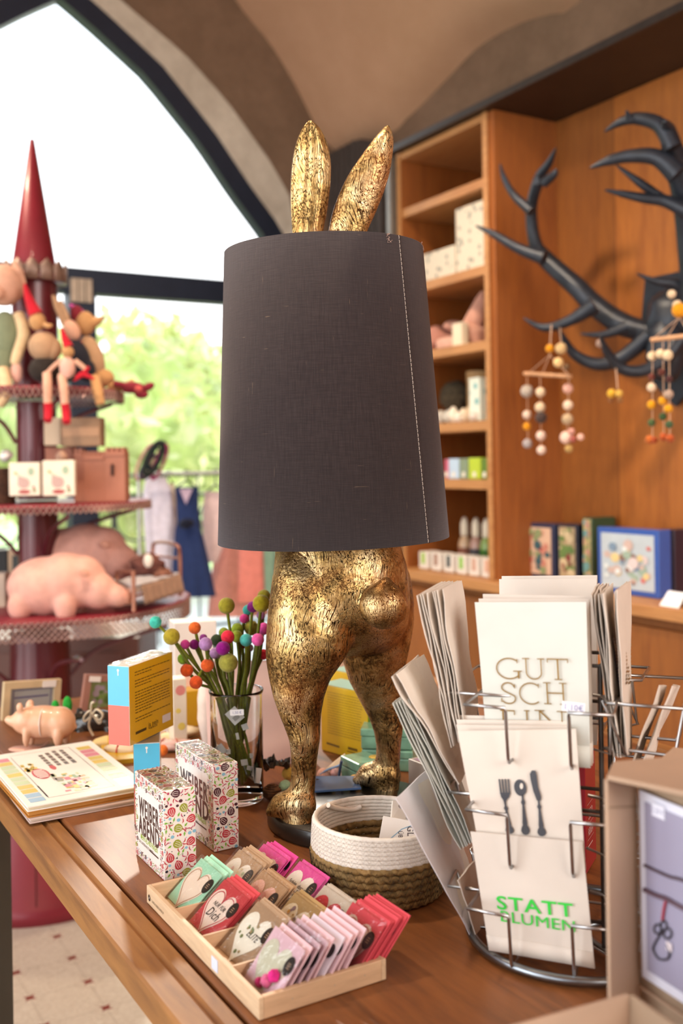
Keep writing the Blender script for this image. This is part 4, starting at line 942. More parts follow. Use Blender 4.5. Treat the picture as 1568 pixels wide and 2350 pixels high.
pb = figure('piggy_bank', 'glossy black piggy bank with a white ribbon behind the pink one', 'piggy bank', 215, 1690, 1.74, TZ,
  [(220,1656,52,28,0,32),(185,1664,26,30,0,26),(184,1690,11,20,-.02,10),(205,1690,11,18,.02,10),(250,1688,11,20,-.02,10),(182,1632,8,10,0,5),(262,1660,20,20,0,20)], BLK)
mb = MB()
for pts in ([(212,1640),(196,1655),(192,1647),(205,1632),(212,1640)], [(212,1640),(228,1652),(236,1640),(222,1628),(212,1640)], [(210,1642),(204,1665),(214,1688)], [(214,1642),(228,1660),(232,1650)], [(208,1640),(210,1615),(216,1612)]):
    P3 = [at(x, y, 1.68) for x, y in pts]; mb.tube(smooth_path(P3, 5), .0042, 6, flat=.4)
mb.build('ribbon_bow', cloth('e8e0c8'), pb)
for i, (x, y, r) in enumerate([(127, 1625, .008), (155, 1618, .009)]):
    o = thing('leaf_charm', ['rounded green felt charm just behind the piggy bank', 'upright green felt charm right of the piggy bank'][i], 'ornament', T(*at(x, y+20, 1.72)))
    p = at(x, y, 1.72); mb = MB(); mb.ball(p, (r*.9, .006, r*1.7), 12, 10); mb.ball(p+Vector((0, 0, -.025)), (r*.8, .006, .02), 12, 8); mb.build('body', felt('2f9c3a'), o)
# --- framed cards at the back of the table
def frame_px(nm_, label, c4, Y0, Y1, border, inner, cat='picture frame', band=.012):
    tl, tr, br, bl = [at(x, y, Y0 if i in (0, 3) else Y1) for i, (x, y) in enumerate(c4)]
    o = thing(nm_, label, cat, T(*((bl+br)/2)))
    M = PM(bl, br-bl, tl-bl); w = (br-bl).length; h = (tl-bl).length
    mb = MB()
    for x0, y0, x1, y1 in ((0, 0, w, band), (0, h-band, w, h), (0, band, band, h-band), (w-band, band, w, h-band)): mb.box((x0+x1)/2, (y0+y1)/2, -.004, x1-x0, y1-y0, .012, M)
    mb.build('frame', mat(border, .5, var=.15), o); MB().box(w/2, h/2, -.006, w-2*band, h-2*band, .002, M).build('backing', paper(inner), o)
    return o, M, w, h
o, M, w, h = frame_px('framed_card', 'cream picture frame with a grey card and violet line behind the piggy bank', [(5,1567),(127,1559),(133,1676),(2,1688)], 1.80, 1.86, 'cdb48c', 'a8a8a4')
mb = MB(); ribbon(mb, [(w*.2, h*.68), (w*.8, h*.7)], .003, M, 0, -.004); ribbon(mb, [(w*.2, h*.2), (w*.18, h*.82), (w*.84, h*.84), (w*.84, h*.2)], .002, M, 0, -.004); mb.build('print', card('6a6484'), o)
MB().box(w*.78, h*.93, .003, .025, .012, .001, M).build('price_sticker', WHITE, o)
o, M, w, h = frame_px('framed_picture', 'brown picture frame with a green meadow picture behind the black piggy bank', [(171,1549),(258,1538),(262,1690),(178,1690)], 1.86, 1.9, 'a07060', '8c9a60')
mb = MB(); rnd = random.Random(2)
for k in range(30): mb.plate(circ(8, rnd.uniform(.003, .007)), 0, .0002, M @ T(rnd.uniform(.02, w-.02), rnd.uniform(h*.3, h-.02), -.0045+.00003*k), k % 3)
mb.build('picture', [card('7c9848'), card('a898a0'), card('5c7838')], o); MB().box(w*.25, h*.93, .003, .022, .01, .001, M).build('price_sticker', WHITE, o)
# --- vase with felt flowers
vp = onz(546, 1830); vp = Vector((at(546, 1840, 1.362).x, 1.362, TZ)); VR = .0352; VH = .1475
vz_ = thing('glass_vase', 'clear cylindrical glass vase holding the felt ball flowers', 'vase', T(*vp))
MB().lathe([(0, .0005), (VR-.002, .0005), (VR, .003), (VR, VH-.006), (VR+.0015, VH-.002), (VR+.001, VH), (VR-.0015, VH-.001), (VR-.0026, VH-.006), (VR-.0026, .009), (0, .007)], 56, T(*vp)).build('glass_body', glass(), vz_)
fl_ = [(357,1428,14,'3fae9c','turquoise','far left, on the longest arching stem',-.02),(394,1461,19,'9c8c28','olive','large one at the far left, below the turquoise one',-.03),(447,1441,14,'d8662c','orange','topmost orange, at the left',.0),(425,1479,11,'b83c84','magenta','leftmost magenta, beside a purple one',-.01),(446,1479,11.5,'7a1c6c','dark purple','left, between magenta and lilac',.0),(472,1478,15.5,'a078a8','lilac','left of the middle, in front',-.035),(467,1464,9,'8a3c84','purple','small, half hidden above the lilac one',.02),(520,1390,19,'8c8428','olive','high left of the lamp leg, alone on a short stem',.0),(600,1385,20,'8c8018','olive','highest, touching the lamp leg',-.02),(606,1368,15,'7c7420','dark olive','behind the highest olive one',.03),(580,1393,13,'7a2270','purple','beside the highest olive one',.02),(569,1400,12,'3c9c94','teal','behind the purple one near the top',.035),(561,1420,11,'c43c80','pink','below the teal one near the top',.03),(599,1412,10,'946088','mauve','just under the highest olive one',.02),(545,1444,14,'84982c','green','above the lime one in the middle',.02),(514,1452,12,'8c9838','dull green','behind the red one',.03),(577,1441,17,'8a8430','olive','middle, behind the teal one',.03),(544,1461,14,'9cac38','lime','middle, right of the red one',.0),(523,1462,15.5,'c8283c','red','middle front, brightest red',-.03),(565,1469,14.5,'4cacA4'.lower(),'turquoise','middle right, beside the pink one',-.025),(592,1468,14.5,'d8589c','pink','lower of the two at the lamp leg',-.03),(605,1443,14,'cc4c94','pink','upper of the two at the lamp leg',-.005),(497,1469,13.5,'3c4c34','dark green','left of the red one, half hidden',.025),(500,1480,12,'7c8c80','grey green','between lilac and purple, mostly hidden',.03),(512,1488,16.5,'7c1470','purple','lower middle, deep purple in front',-.045),(494,1499,13,'a884b4','lilac','left of the deep purple one',-.01),(524,1521,22,'8f8c3c','olive','largest, lowest in the middle front',-.045),(605,1502,12,'c02c3c','red','right edge, half behind the lamp leg',.0),(420,1512,12.5,'78a030','green','left, on a thin drooping stem',-.01),(476,1527,15,'d45c28','orange','lower left, nearest the stems',-.03),(429,1538,15,'cc5220','orange','lower left, furthest out',-.02),(450,1566,15,'cc5024','orange','lowest of all, on a curled stem',-.035),(557,1480,9,'8a3030','dark red','small, hidden behind the turquoise and lime ones',.03),(573,1487,9,'9884a8','lilac','small, low behind the turquoise one',.03)]
stemc = felt('6c7424'); stemd = felt('585f1c'); rnd = random.Random(3)
for i, (x, y, r, col, cn_, where, dy) in enumerate(fl_):
    c = at(x, y, vp.y+dy); rr = r*(vp.y+dy)/F
    an_ = atan2(c.y-vp.y, c.x-vp.x)+pi+rnd.uniform(-.5, .5); rb_ = rnd.uniform(.006, .026)
    foot_ = vp+Vector((rb_*cos(an_), rb_*sin(an_), .011+rnd.uniform(0, .004)))
    d2 = Vector((c.x-vp.x, c.y-vp.y, 0)); dl = d2.length; neck = vp+d2.normalized()*min(dl*.5, VR-.008)+Vector((0, 0, VH-.004))
    mid = neck*.45+c*.55+Vector((0, 0, -.004 if i not in (31,) else .022))+Vector((rnd.uniform(-.004, .004), rnd.uniform(-.004, .004), 0))
    if i == 0: mid = neck*.5+c*.5+Vector((0, 0, .006))
    o = thing('felt_flower', cn_+' felt ball flower, '+where, 'flower', T(*foot_), 'felt ball flowers in the glass vase')
    lo_ = foot_*.5+neck*.5; lo_ += Vector((rnd.uniform(-.003, .003), 0, 0))
    MB().tube(smooth_path([foot_, lo_, neck, mid, c], 5), [.0021]*21, 6).build('stem', rnd.choice([stemc, stemd]), o)
    MB().ball(c, rr, 24, 16, lump=.03, seed=i).build('felt_ball', felt(col), o)
def tagc(cx, cy, w, h, rot, label, col='dcdcdc', dark=False, Y=None):
    p = at(cx, cy, (Y or vp.y)-VR-.0012); o = thing('price_tag', label, 'tag', T(*p))
    M = T(*p) @ Matrix.Rotation(pi/2, 4, 'X') @ RZ(rot); MB().box(0, 0, 0, w, h, .0006, M).build('tag', paper(col), o); return o, M
def tagi(cx, cy, w, h, rot, label, col='dcdcdc'):
    Yi = vp.y-VR*.62; p = at(cx, cy, Yi); o = thing('stem_tag', label, 'tag', T(*p), 'small tags on the stems inside the vase')
    M = T(*p) @ Matrix.Rotation(pi/2, 4, 'X') @ RZ(rot); MB().box(0, 0, 0, w, h, .0006, M).build('tag', paper(col), o); return o, M
o, M = tagi(539, 1642, .017, .02, 40, 'white barcode tag near the top of the stems inside the vase')
mb = MB(); [ribbon(mb, [(-.004+k*.0011, -.006), (-.004+k*.0011, 0)], .0005, M, 0, .0005) for k in range(8)]; mb.build('barcode', card('3a3a3a'), o)
o, M = tagc(544, 1635, .018, .0075, 2, 'small white price label stuck near the rim of the vase', 'e8e8ea')
mb = MB(); mb.text('1,50 \u20ac', .005, M @ T(0, -.0017, .0005), 0, .9); mb.build('price_lettering', card('8088b0'), o)
for i, (x, y, w, h, r) in enumerate([(562,1668,.008,.008,20),(509,1720,.009,.014,35),(524,1727,.006,.006,0),(561,1752,.009,.008,10),(573,1765,.007,.006,-10),(592,1780,.008,.02,-8),(542,1775,.005,.009,5),(576,1735,.004,.006,5),(545,1690,.004,.009,10)]):
    tagi(x, y, w, h, r, ['square white tag on the stems below the barcode tag','tilted white tag at the left inside the vase','tiny white tag right of the tilted one','white tag in the lower middle of the vase','small white tag just right of the lower middle one','tall narrow white tag at the right inside the vase','narrow white tag low at the left inside the vase','tiny tag at the right, above the lower middle one','narrow tag in the middle of the vase'][i])
# --- tray with heart cards
tr = thing('wooden_tray', 'pale wooden sorting tray full of small heart cards in front', 'tray', RW(.872, .4145, TZ))
birch = wood('birch', 'c8a07c', 'e0c4a0', 'd4b08c', 2.5, .5, .0, 'y', .08, knots=False)
birchx = wood('birch_end', 'c8a07c', 'dcb892', 'd0a884', 2.5, .5, .0, 'x', .08)
A0_, A1_, B0_, B1_ = .741, 1.003, .3545, .477; zz0, zz1 = TZ+.0006, TZ+.0185
abox(MB(), A0_, A1_, B0_, B0_+.0045, zz0, zz1).build('side_wall', birch, tr, bevel=.0006)
abox(MB(), A0_, A1_, B1_-.0045, B1_, zz0, zz1).build('side_wall', birch, tr, bevel=.0006)
abox(MB(), A0_, A0_+.0055, B0_+.0046, B1_-.0046, zz0, zz1).build('end_wall', birchx, tr, bevel=.0006)
abox(MB(), A1_-.0045, A1_, B0_+.0046, B1_-.0046, zz0, zz1).build('end_wall', birchx, tr, bevel=.0006)
abox(MB(), A0_+.0056, A1_-.0046, B0_+.0046, B1_-.0046, zz0, zz0+.002).build('bottom_board', birchx, tr)
for a in (.940, .873, .807): abox(MB(), a-.0012, a+.0012, B0_+.0047, B1_-.0047, zz0+.0021, zz1-.003).build('divider', birchx, tr)
for b in (.397, .438): abox(MB(), A0_+.0057, A1_-.0047, b-.001, b+.001, zz0+.0021, zz1-.008).build('divider', birch, tr)
mb = MB(); M = PM(W(A1_-.005, B0_-.0002, TZ+.008), -AX, ZX)
mb.add([(a+.003, b, 0) for a, b in circ(18, .0034)], [tuple(range(18))], M); ribbon(mb, [(.0025, -.001), (.0035, .0012)], .001, M, 1, .0001); [ribbon(mb, [(.009+q*.0032+p*.0026, -.0005+.0016*sin(p*6+q)) for p in (0, .25, .5, .75, 1)], .0005, M, 0, .0001) for q in range(11)]; mb.build('maker_mark', [card('2a2624'), WHITE], tr)
M = PM(W(A0_+.088, B0_-.0003, TZ+.0095), -AX, ZX); mb = MB(); mb.box(0, 0, 0, .013, .011, .0004, M); mb.build('price_sticker', paper('d4dcf0'), tr)
mb = MB()
for b in (.385, .425, .455): mb.add([(x, y, 0) for x, y in circ(8, .0008)], [tuple(range(8))], PM(W(A0_-.0002, b, TZ+.010), BX, ZX))
mb.build('nail_heads', mat('b8a890', .4, .5), tr)
heart = []
for k in range(40):
    t = 2*pi*k/40; heart.append((16*sin(t)**3/34, (13*cos(t)-5*cos(2*t)-2*cos(3*t)-cos(4*t))/30))
foil = film('cellophane', .10)
def heartcard(lab, a_hi, b, z, lean, base, hcol, hcol2, txt, wd=.0545, ht=.05, group=None, style=0, front=True, slide=0):
    O = W(a_hi, b, z); yv = BX*cos(radians(lean))+ZX*sin(radians(lean))
    M = PM(O, -AX, yv) @ T(0, slide, 0)
    o = thing('heart_card', lab, 'card', M, group)
    t_ = .0011
    MB().box(wd/2, ht/2, -t_/2, wd, ht, t_, M).build('envelope', paper(base), o)
    if not front:
        mb = MB(); mb.plate([(wd*.86+a, ht*.7+b_) for a, b_ in circ(18, .0048, .0062)], .0002, .0004, M); mb.build('black_sticker', card('1c1a1c'), o)
        return o
    sx, sy = wd*.92, ht*1.0; cx, cy = wd*.46, ht*.46
    def H(k, dz, m, nm, ox=0, oy=0):
        mb = MB(); mb.plate([(cx+ox+x*sx*k, cy+oy+y*sy*k) for x, y in heart][::-1], dz, dz+.0003, M); return mb.build(nm, m, o)
    h = H(1, .0001, paper(hcol), 'paper_heart')
    mb = MB(); 
    if style == 1: ribbon(mb, [(cx+x*sx*.88, cy+y*sy*.88) for x, y in heart], .001, M, 0, .0006, True)
    if style == 2:
        rnd = random.Random(lab); 
        for k in range(16): x, y = heart[rnd.randrange(40)]; f = rnd.uniform(.2, .8); mb.add([(cx+x*sx*f+a, cy+y*sy*f+b_, .0006+.00002*k) for a, b_ in circ(8, rnd.uniform(.0008, .0026))], [tuple(range(8))], M, rnd.randrange(4))
    if style == 3: mb.add([(cx-.004+a, cy-.002+b_, .0006) for a, b_ in [(x*sx*.7, y*sy*.7) for x, y in heart][::-1]], [tuple(range(40))], M, 0)
    if style in (1, 3): mb.build('heart_print', card(hcol2), o)
    if style == 2: mb.build('heart_print', [card(c) for c in hcol2.split()], o)
    if txt:
        mb = MB(); n = len(txt)
        for i, (s, sz, x, y, bd) in enumerate(txt): mb.text(s, sz, M @ T(cx+x, cy+y, .0007), 0, .9, bd, .35)
        mb.build('heart_lettering', card('2e2a2c' if style != 9 else 'f0dcd4'), o)
    mb = MB(); mb.plate([(wd*.86+a, ht*.66+b_) for a, b_ in circ(22, .0064, .0080)], .0005, .0008, M)
    st_ = mb.build('black_sticker', card('1c1a1c'), o)
    mb = MB(); 
    for q in range(3): ribbon(mb, [(wd*.86-.002-.0003*(q == 1), ht*.66+.002-.002*q), (wd*.86+.002, ht*.66+.002-.002*q)], .0007, M, 0, .0009)
    mb.build('sticker_print', card('c8a080'), st_)
    mb = MB(); mb.add([(-.003, -.001, .0012), (wd+.003, -.001, .0012), (wd+.003, ht+.003, .0012), (-.003, ht+.003, .0012)], [(0, 1, 2, 3)], M); mb.build('cellophane_sleeve', foil, o)
    return o
zc = TZ+.004; LN = 40
ordn = ['second', 'third', 'fourth', 'fifth', 'sixth', 'seventh', 'eighth', 'ninth', 'tenth']
def stack(name, a_hi, b, n, base, hcol, hcol2, txt, style, group, lean=LN, step=.0032, dz=.0003, z=zc, back=None, ht=.05, jig=.0015):
    rnd = random.Random(name)
    for i in range(n):
        lab = ('front '+name) if i == 0 else f'{name}, {ordn[i-1]} from front'
        heartcard(lab, a_hi-(rnd.uniform(-jig, jig) if i else 0), b+step*i, z+dz*i, lean+(rnd.uniform(-1, 1) if i else 0), base if i == 0 or not back else back, hcol, hcol2, txt, group=group, style=style, front=(i == 0), ht=ht, slide=rnd.uniform(-.001, .002) if i else 0)
A_ = [.9965, .9325, .8665, .8005]
stack('mint green heart card in the far left cell of the tray', A_[0], .3745, 4, 'a8dcc0', 'ecdccc', 'c09070', [], 1, 'mint heart cards', step=.0034)
stack('tan heart card with pastel confetti in the far middle cell', A_[0], .4185, 5, 'b89878', 'efe6d8', 'c8d8dc f0d8a8 e8c0b8 b8c8a8', [], 2, 'confetti heart cards', step=.003)
stack('pink spotted heart card in the far right cell', A_[0], .4475, 3, 'e0509c', 'f0e0d0', 'a87850 e8742c 9c5c34 d03c80', [], 2, 'spotted pink heart cards', step=.005)
heartcard('plain pink card standing rearmost in the far right cell beside the lamp base', A_[0]-.004, .4625, zc+.001, 44, 'd84890', 'f0e0d0', 'a0', [], group=None, front=False, ht=.048)
stack('red heart card lettered Dich in the second left cell', A_[1], .3725, 5, 'c8444c', 'eedccf', 'b8283c', [('NUR FÜR', .0062, 0, .003, .005), ('Dich', .013, 0, -.008, .004)], 1, 'red Dich heart cards', step=.003)
stack('tan heart card lettered Zur Hochzeit in the second middle cell', A_[1], .4145, 4, 'b89470', 'e8b8a4', 'd8988c', [('zur', .005, .002, .003, 0), ('Hochzeit', .0075, 0, -.005, 0)], 3, 'wedding heart cards', step=.003)
stack('pink card with white heart in the second right cell', A_[1], .4575, 2, 'e055a0', 'f2e8da', 'c08090', [('Schön, dass es', .0062, 0, .004, .008), ('Dich', .011, -.003, -.005, .008), ('gibt', .006, .004, -.011, .006)], 0, 'pink Schön heart cards', step=.003)
stack('tan card with leafy heart in the third left cell', A_[2], .3755, 3, 'b4977a', 'f1ede0', '7c8858 5c6c40 a89468 8c9c78', [('ELITE', .009, .005, -.001, 0)], 2, 'leafy heart cards', step=.003, ht=.052)
stack('tan card with gold-starred heart in the third middle cell', A_[2], .4165, 3, 'ac8c5c', 'dcc8a8', 'c8902c b8842c 6a5058 8a6c70', [], 2, 'gold starred heart cards', step=.003)
stack('grey card with red heart in the third right cell', A_[2], .4495, 3, 'cfc2b2', 'c8343f', 'd8606a', [('Alles', .012, -.003, .001, .01), ('LIEBE', .006, .002, -.008, .005)], 9, 'red Alles heart cards', step=.003)
PKB = 'e8c4cc'
heartcard('foremost light pink card with a pale heart and magenta pompoms in the nearest left cell', A_[3]-.001, .3665, zc, 50, PKB, 'd8d4bc', 'c8b888', [], group='light pink heart cards', ht=.052)
Mf = ROOT[bpy.data.objects[-1].name] if False else PM(W(A_[3]-.001, .3665, zc), -AX, BX*cos(radians(50))+ZX*sin(radians(50)))
fc = [o_ for o_ in bpy.data.objects if o_.get('label', '').startswith('foremost light pink')][0]
for (x, y, r, c) in ((.040, .0215, .0052, 'c42878'), (.0345, .0145, .005, 'c86088'), (.027, .010, .0042, 'a02858')): MB().ball(Mf @ Vector((x, y, .0035)), r, 16, 10, lump=.3, seed=int(x*1e4)).build('pompom', felt(c), fc)
for i in range(8):
    b = .3745+.0078*i; heartcard(['light pink card just behind the foremost one in the nearest row', 'third light pink card from the front left of the nearest row', 'fourth light pink card from the left of the nearest row', 'fifth light pink card from the left of the nearest row', 'sixth light pink card from the left of the nearest row', 'seventh light pink card from the left of the nearest row', 'eighth light pink card from the left of the nearest row', 'last light pink card of the nearest row, next to the red stack'][i],
      A_[3]-.001*((i*7) % 3), b, zc+.0002*i, 52+((i*5) % 4)-1, PKB if i != 4 else 'dcd0dc', 'dcd4cc', '', [], group='light pink heart cards', ht=.052, front=i in (1, 2), slide=.001*((i*3) % 3))
stack('red card with white heart in the nearest right cell', A_[3], .4425, 7, 'd8505c', 'ead8cc', 'c86860', [('DANKE', .009, 0, -.003, 0)], 1, 'red Danke heart cards', lean=48, step=.0042, ht=.056)
# --- basket
bc = at(872, 1880, 1.075); bc = Vector((bc.x, 1.075, TZ)); 
bs = thing('basket', 'round basket of brown seagrass with a white rope upper half', 'basket', T(*bc))
def seagrass():
    m, t, b = nt('seagrass'); v = coords(t, (1, 1, 1)); n = noise_(t, v, 120, 4, .6); n2 = noise_(t, v, 28, 3)
    c = ramp(t, n, [(.25, lin('38220f')), (.5, lin('82602f')), (.75, lin('b08c58'))]); c = mixc(t, ramp(t, n2, [(.4, G(0)), (.65, G(.5))]), c, lin('8a7448'))
    t.links.new(c, b.inputs['Base Color']); b.inputs['Roughness'].default_value = .8; bump_(t, b, n, .7, .0015); return m
SG = seagrass(); RP = cloth('e6dccf')
def brad(z): return .0655+.0085*sin(min(1, z/.05)*pi/2)-.002*max(0, (z-.045)/.03)
rough_r = .0042
mb = MB()
for k in range(6):
    z = .0045+k*.0077; R0 = brad(z)-.004; n = 320; vs = []
    for i in range(n):
        t = 2*pi*i/n
        for q in range(8):
            a = 2*pi*q/8; tw = 1+.2*max(-1, min(1, 1.6*sin(40*t+2*a+k*1.3)))
            rr = .0041*tw; vs.append(((R0+rr*cos(a)*1.05)*cos(t), (R0+rr*cos(a)*1.05)*sin(t), z+rr*sin(a)))
    fs = [(i*8+q, ((i+1) % n)*8+q, ((i+1) % n)*8+(q+1) % 8, i*8+(q+1) % 8) for i in range(n) for q in range(8)]; mb.add(vs, fs, T(*bc), 0, True)
mb.build('seagrass_wall', SG, bs)
mb = MB(); 
for k in range(8):
    R0 = .064-.008*k; mb.tube([bc+Vector((R0*cos(t*pi/30), R0*sin(t*pi/30), .0052)) for t in range(60)], .0043, 6, closed=True)
mb.build('seagrass_bottom', SG, bs)
mb = MB()
for k in range(7):
    z = .0478+k*.0041; R0 = brad(z)-.0035
    mb.tube([bc+Vector(((R0+.0003*sin(t*1.7+k))*cos(t*2*pi/160), (R0+.0003*sin(t*1.7+k))*sin(t*2*pi/160), z+(.0022*sin(t*2*pi/160*1-2.2)*(k/6) if True else 0))) for t in range(160)], .0029, 8, closed=True)
mb.build('rope_wall', RP, bs)
mb = MB()
for k in range(6):
    z = .0478+k*.0041; pts = []
    n = 150
    for i in range(n): zz = z+(.0041 if i % 2 else -.0002); R0 = brad(zz)-.0003; t = 2*pi*i/n; pts.append(bc+Vector((R0*cos(t), R0*sin(t), zz+.0022*sin(t-2.2)*(k/6))))
    mb.tube(pts, .00022, 4, closed=True, sm=False)
mb.build('rope_stitching', mat('c9c0ba', .8), bs)
mb = MB()
for k in range(5):
    z = .0045+k*.0077; pts = []
    n = 110
    for i in range(n): zz = z+(.0078 if i % 2 else -.0005); R0 = brad(zz)+.0012; t = 2*pi*i/n; pts.append(bc+Vector((R0*cos(t), R0*sin(t), zz)))
    mb.tube(pts, .00028, 4, closed=True, sm=False)
mb.build('dark_stitching', mat('3a2c18', .8), bs)
mb = MB(); tI = atan2(at(790, 1838, 1.13).y-bc.y, at(790, 1838, 1.13).x-bc.x)
mb.tube(smooth_path([bc+Vector(((brad(.07)-.009)*cos(tI+d), (brad(.07)-.009)*sin(tI+d), z)) for d, z in ((.45, .076), (.3, .071), (.1, .066), (-.15, .062), (-.3, .064))], 5), .0027, 8); mb.build('rope_handle', RP, bs)
# contents of the basket
def card_px(name, label, cat, c4, Ys, m, th=.0012, group=None):
    tl, tr_, br, bl = [at(x, y, Yq) for (x, y), Yq in zip(c4, Ys)]; M = PM(bl, br-bl, tl-bl); o = thing(name, label, cat, M, group)
    n = M.to_3x3() @ Vector((0, 0, 1)); b = [bl-n*th, br-n*th, tr_-n*th, tl-n*th]; MB().hexa(b, [p+n*th for p in b]).build('sheet', m, o, bevel=.0003); return o, M, (br-bl).length, (tl-bl).length
o, M, w, h = card_px('greeting_card', 'white card with a pale blue heart outline and handwriting inside the basket', 'card', [(880,1872),(966,1888),(1010,1975),(862,1970)], (1.05, 1.05, 1.035, 1.03), WHITE)
mb = MB(); ribbon(mb, [(.004, .010), (.016, .020), (.027, .029), (.040, .034), (.048, .030), (.05, .020), (.047, .008)], .0008, M, 0, .0003); mb.build('blue_outline', card('78a8c4'), o)
mb = MB(); Mt = M @ T(.033, .024, .0004) @ RZ(-88); mb.text('GLÜCK', .0095, Mt @ T(.005, .0, 0), 0, .8, .01); mb.text('ÜBER', .0065, Mt @ T(.003, -.0095, 0), 0, .8, .01); mb.build('handwriting', card('4a3c40'), o)
o, M, w, h = card_px('snap_case', 'white case with a metal snap button at the back of the basket', 'case', [(902,1836),(926,1842),(934,1895),(898,1880)], (1.10, 1.10, 1.08, 1.08), paper('e8e0d4'), .004)
MB().lathe([(.0, .0012), (.0026, .001), (.0032, 0)], 16, M @ T(w*.4, h*.8, .0002), cap=False).build('snap_button', steel, o)
o, M, w, h = card_px('label_card', 'small white card with tiny print beside the heart card in the basket', 'card', [(960,1885),(990,1890),(1000,1935),(958,1930)], (1.045, 1.045, 1.03, 1.03), WHITE)
mb = MB(); mb.text('mit', .005, M @ T(w*.5, h*.5, .0004) @ RZ(-70), 0, .9, .01); mb.text('freu', .005, M @ T(w*.3, h*.4, .0004) @ RZ(-70), 0, .9, .01); mb.build('print', card('3a3a3c'), o)
# ================================================================ RACK WITH PAPER BAGS
RC = Vector((.2125, .958, TZ)); ua = radians(-21.6)
RK = T(*RC) @ Matrix.Rotation(ua, 4, 'Z')          # local x along the front, -y towards the camera side
rk = thing('wire_rack', 'chrome wire display rack with three tiers of pockets on a round base', 'rack', RK)
ringm = mat('8a9096', .3, 1, var=.1, name='base_steel')
mb = MB(); mb.tube([RK @ Vector((.098*cos(t*pi/36), .098*sin(t*pi/36), .006)) for t in range(72)], .0042, 10, closed=True); mb.build('base_ring', ringm, rk)
for k in range(2): an_ = k*pi/2+pi/4; MB().tube([RK @ Vector((.096*cos(an_), .096*sin(an_), .006)), RK @ Vector((-.096*cos(an_), -.096*sin(an_), .006))], .003, 8).build('base_spoke', ringm, rk)
pole_m = mat('5c5856', .4, .8, name='pole_steel')
for x, y in ((-.032, -.032), (.032, -.032), (.032, .032), (-.032, .032)): MB().tube([RK @ Vector((x, y, .006)), RK @ Vector((x, y, .262))], .0024, 8).build('pole', pole_m, rk)
for z in (.03, .13, .215, .262): MB().tube([RK @ Vector((x, y, z)) for x, y in ((-.032, -.032), (.032, -.032), (.032, .032), (-.032, .032))], .0018, 6, closed=True, sm=False).build('pole_hoop', pole_m, rk)
tiers = (.007, .094, .186)
def pocket(M, z, w=.122, d=.060, h=.050, y0=-.036, ox=0):
    P = lambda x, y, zz: M @ Vector((x+ox, y, zz)); r = .0016; k = .027
    yf = y0-d
    for sx in (-1, 1):
        pts = [P(sx*.032, y0+.004, z+h), P(sx*w/2, y0-.006, z+h), P(sx*(w/2+.002), yf-.008, z+h), P(sx*k, yf-.010, z+h), P(sx*k, yf-.008, z+h-.004), P(sx*k, yf, z+.004), P(sx*k, yf+.004, z-.001), P(sx*k*.9, yf+.034, z), P(sx*k*.9, y0+.004, z)]
        MB().tube(pts, r, 7).build('pocket_wire', steel, rk)
    MB().tube([P(-k*.92, yf+.034, z), P(k*.92, yf+.034, z)], r, 7).build('pocket_bottom_wire', steel, rk)
    for sx in (-1, 1): MB().tube([P(sx*(w/2-.008), y0, z+h), P(sx*(w/2-.006), y0-.02, z+.004), P(sx*.03, y0+.004, z+.002)], .0014, 6).build('pocket_side_wire', steel, rk)
for z in tiers:
    for q in range(4): pocket(RK @ Matrix.Rotation(q*pi/2, 4, 'Z'), z, ox=-.012 if q == 0 else 0)
# ---- bags
BAG = paper('ddd2c6'); BAG2 = paper('d2d3cb')
def bag(label, TL, TR, BR, BL, m=BAG, group=None, th=.0016, seed=0, wob=.0012, fold=True):
    tl, tr_, br, bl = [at(*q) for q in (TL, TR, BR, BL)]
    c = (bl+br)/2; M0 = PM(bl, br-bl, tl-bl); o = thing('paper_bag', label, 'paper bag', M0, group)
    n = M0.to_3x3() @ Vector((0, 0, 1)); rnd = random.Random(seed); nu, nv = 6, 12
    def pt(u, v, s):
        p = (bl*(1-u)+br*u)*(1-v)+(tl*(1-u)+tr_*u)*v
        w = wob*mnoise.noise(Vector((u*2.2+seed*3.1, v*3+seed, 0)))*2
        puff = th*(.5+1.2*sin(pi*u)*v*.6)
        return p+n*(w+s*puff*.5)
    mb = MB()
    f = [[pt(i/nu, j/nv, 1) for i in range(nu+1)] for j in range(nv+1)]; b = [[pt(i/nu, j/nv, -1) for i in range(nu+1)] for j in range(nv+1)]
    mb.grid(lambda u, v: f[round(v*nv)][round(u*nu)], nu, nv); mb.grid(lambda u, v: b[round(v*nv)][nu-round(u*nu)], nu, nv)
    k = (nu+1)*(nv+1); W1 = nu+1
    fs = []
    for j in range(nv):
        fs.append((j*W1, (j+1)*W1, k+(j+1)*W1+nu, k+j*W1+nu)); fs.append((j*W1+nu, k+j*W1, k+(j+1)*W1, (j+1)*W1+nu))
    for i in range(nu):
        fs.append((i, k+nu-i, k+nu-i-1, i+1)); fs.append((nv*W1+i, nv*W1+i+1, k+nv*W1+nu-i-1, k+nv*W1+nu-i))
    vs = mb.v; mb2 = MB(); mb2.add(vs, mb.f+fs, None, 0, False); mb2.build('paper_body', m, o)
    if fold:
        h = (tl-bl).length; w = (br-bl).length
        mb = MB(); mb.grid(lambda u, v: pt(u, v*.13+.002, 1)+n*(.0006+.0003*(1-v)), nu, 2); mb.build('folded_base', m, o, solid=.0003)
    return o, M0, (br-bl).length, (tl-bl).length, pt, n
def sheetmap(TL, TR, BR, BL):
    tl, tr_, br, bl = [at(*q) for q in (TL, TR, BR, BL)]; return PM(bl, br-bl, tl-bl), bl
def place_text(o, M, px, py, Y, rot=0): pass
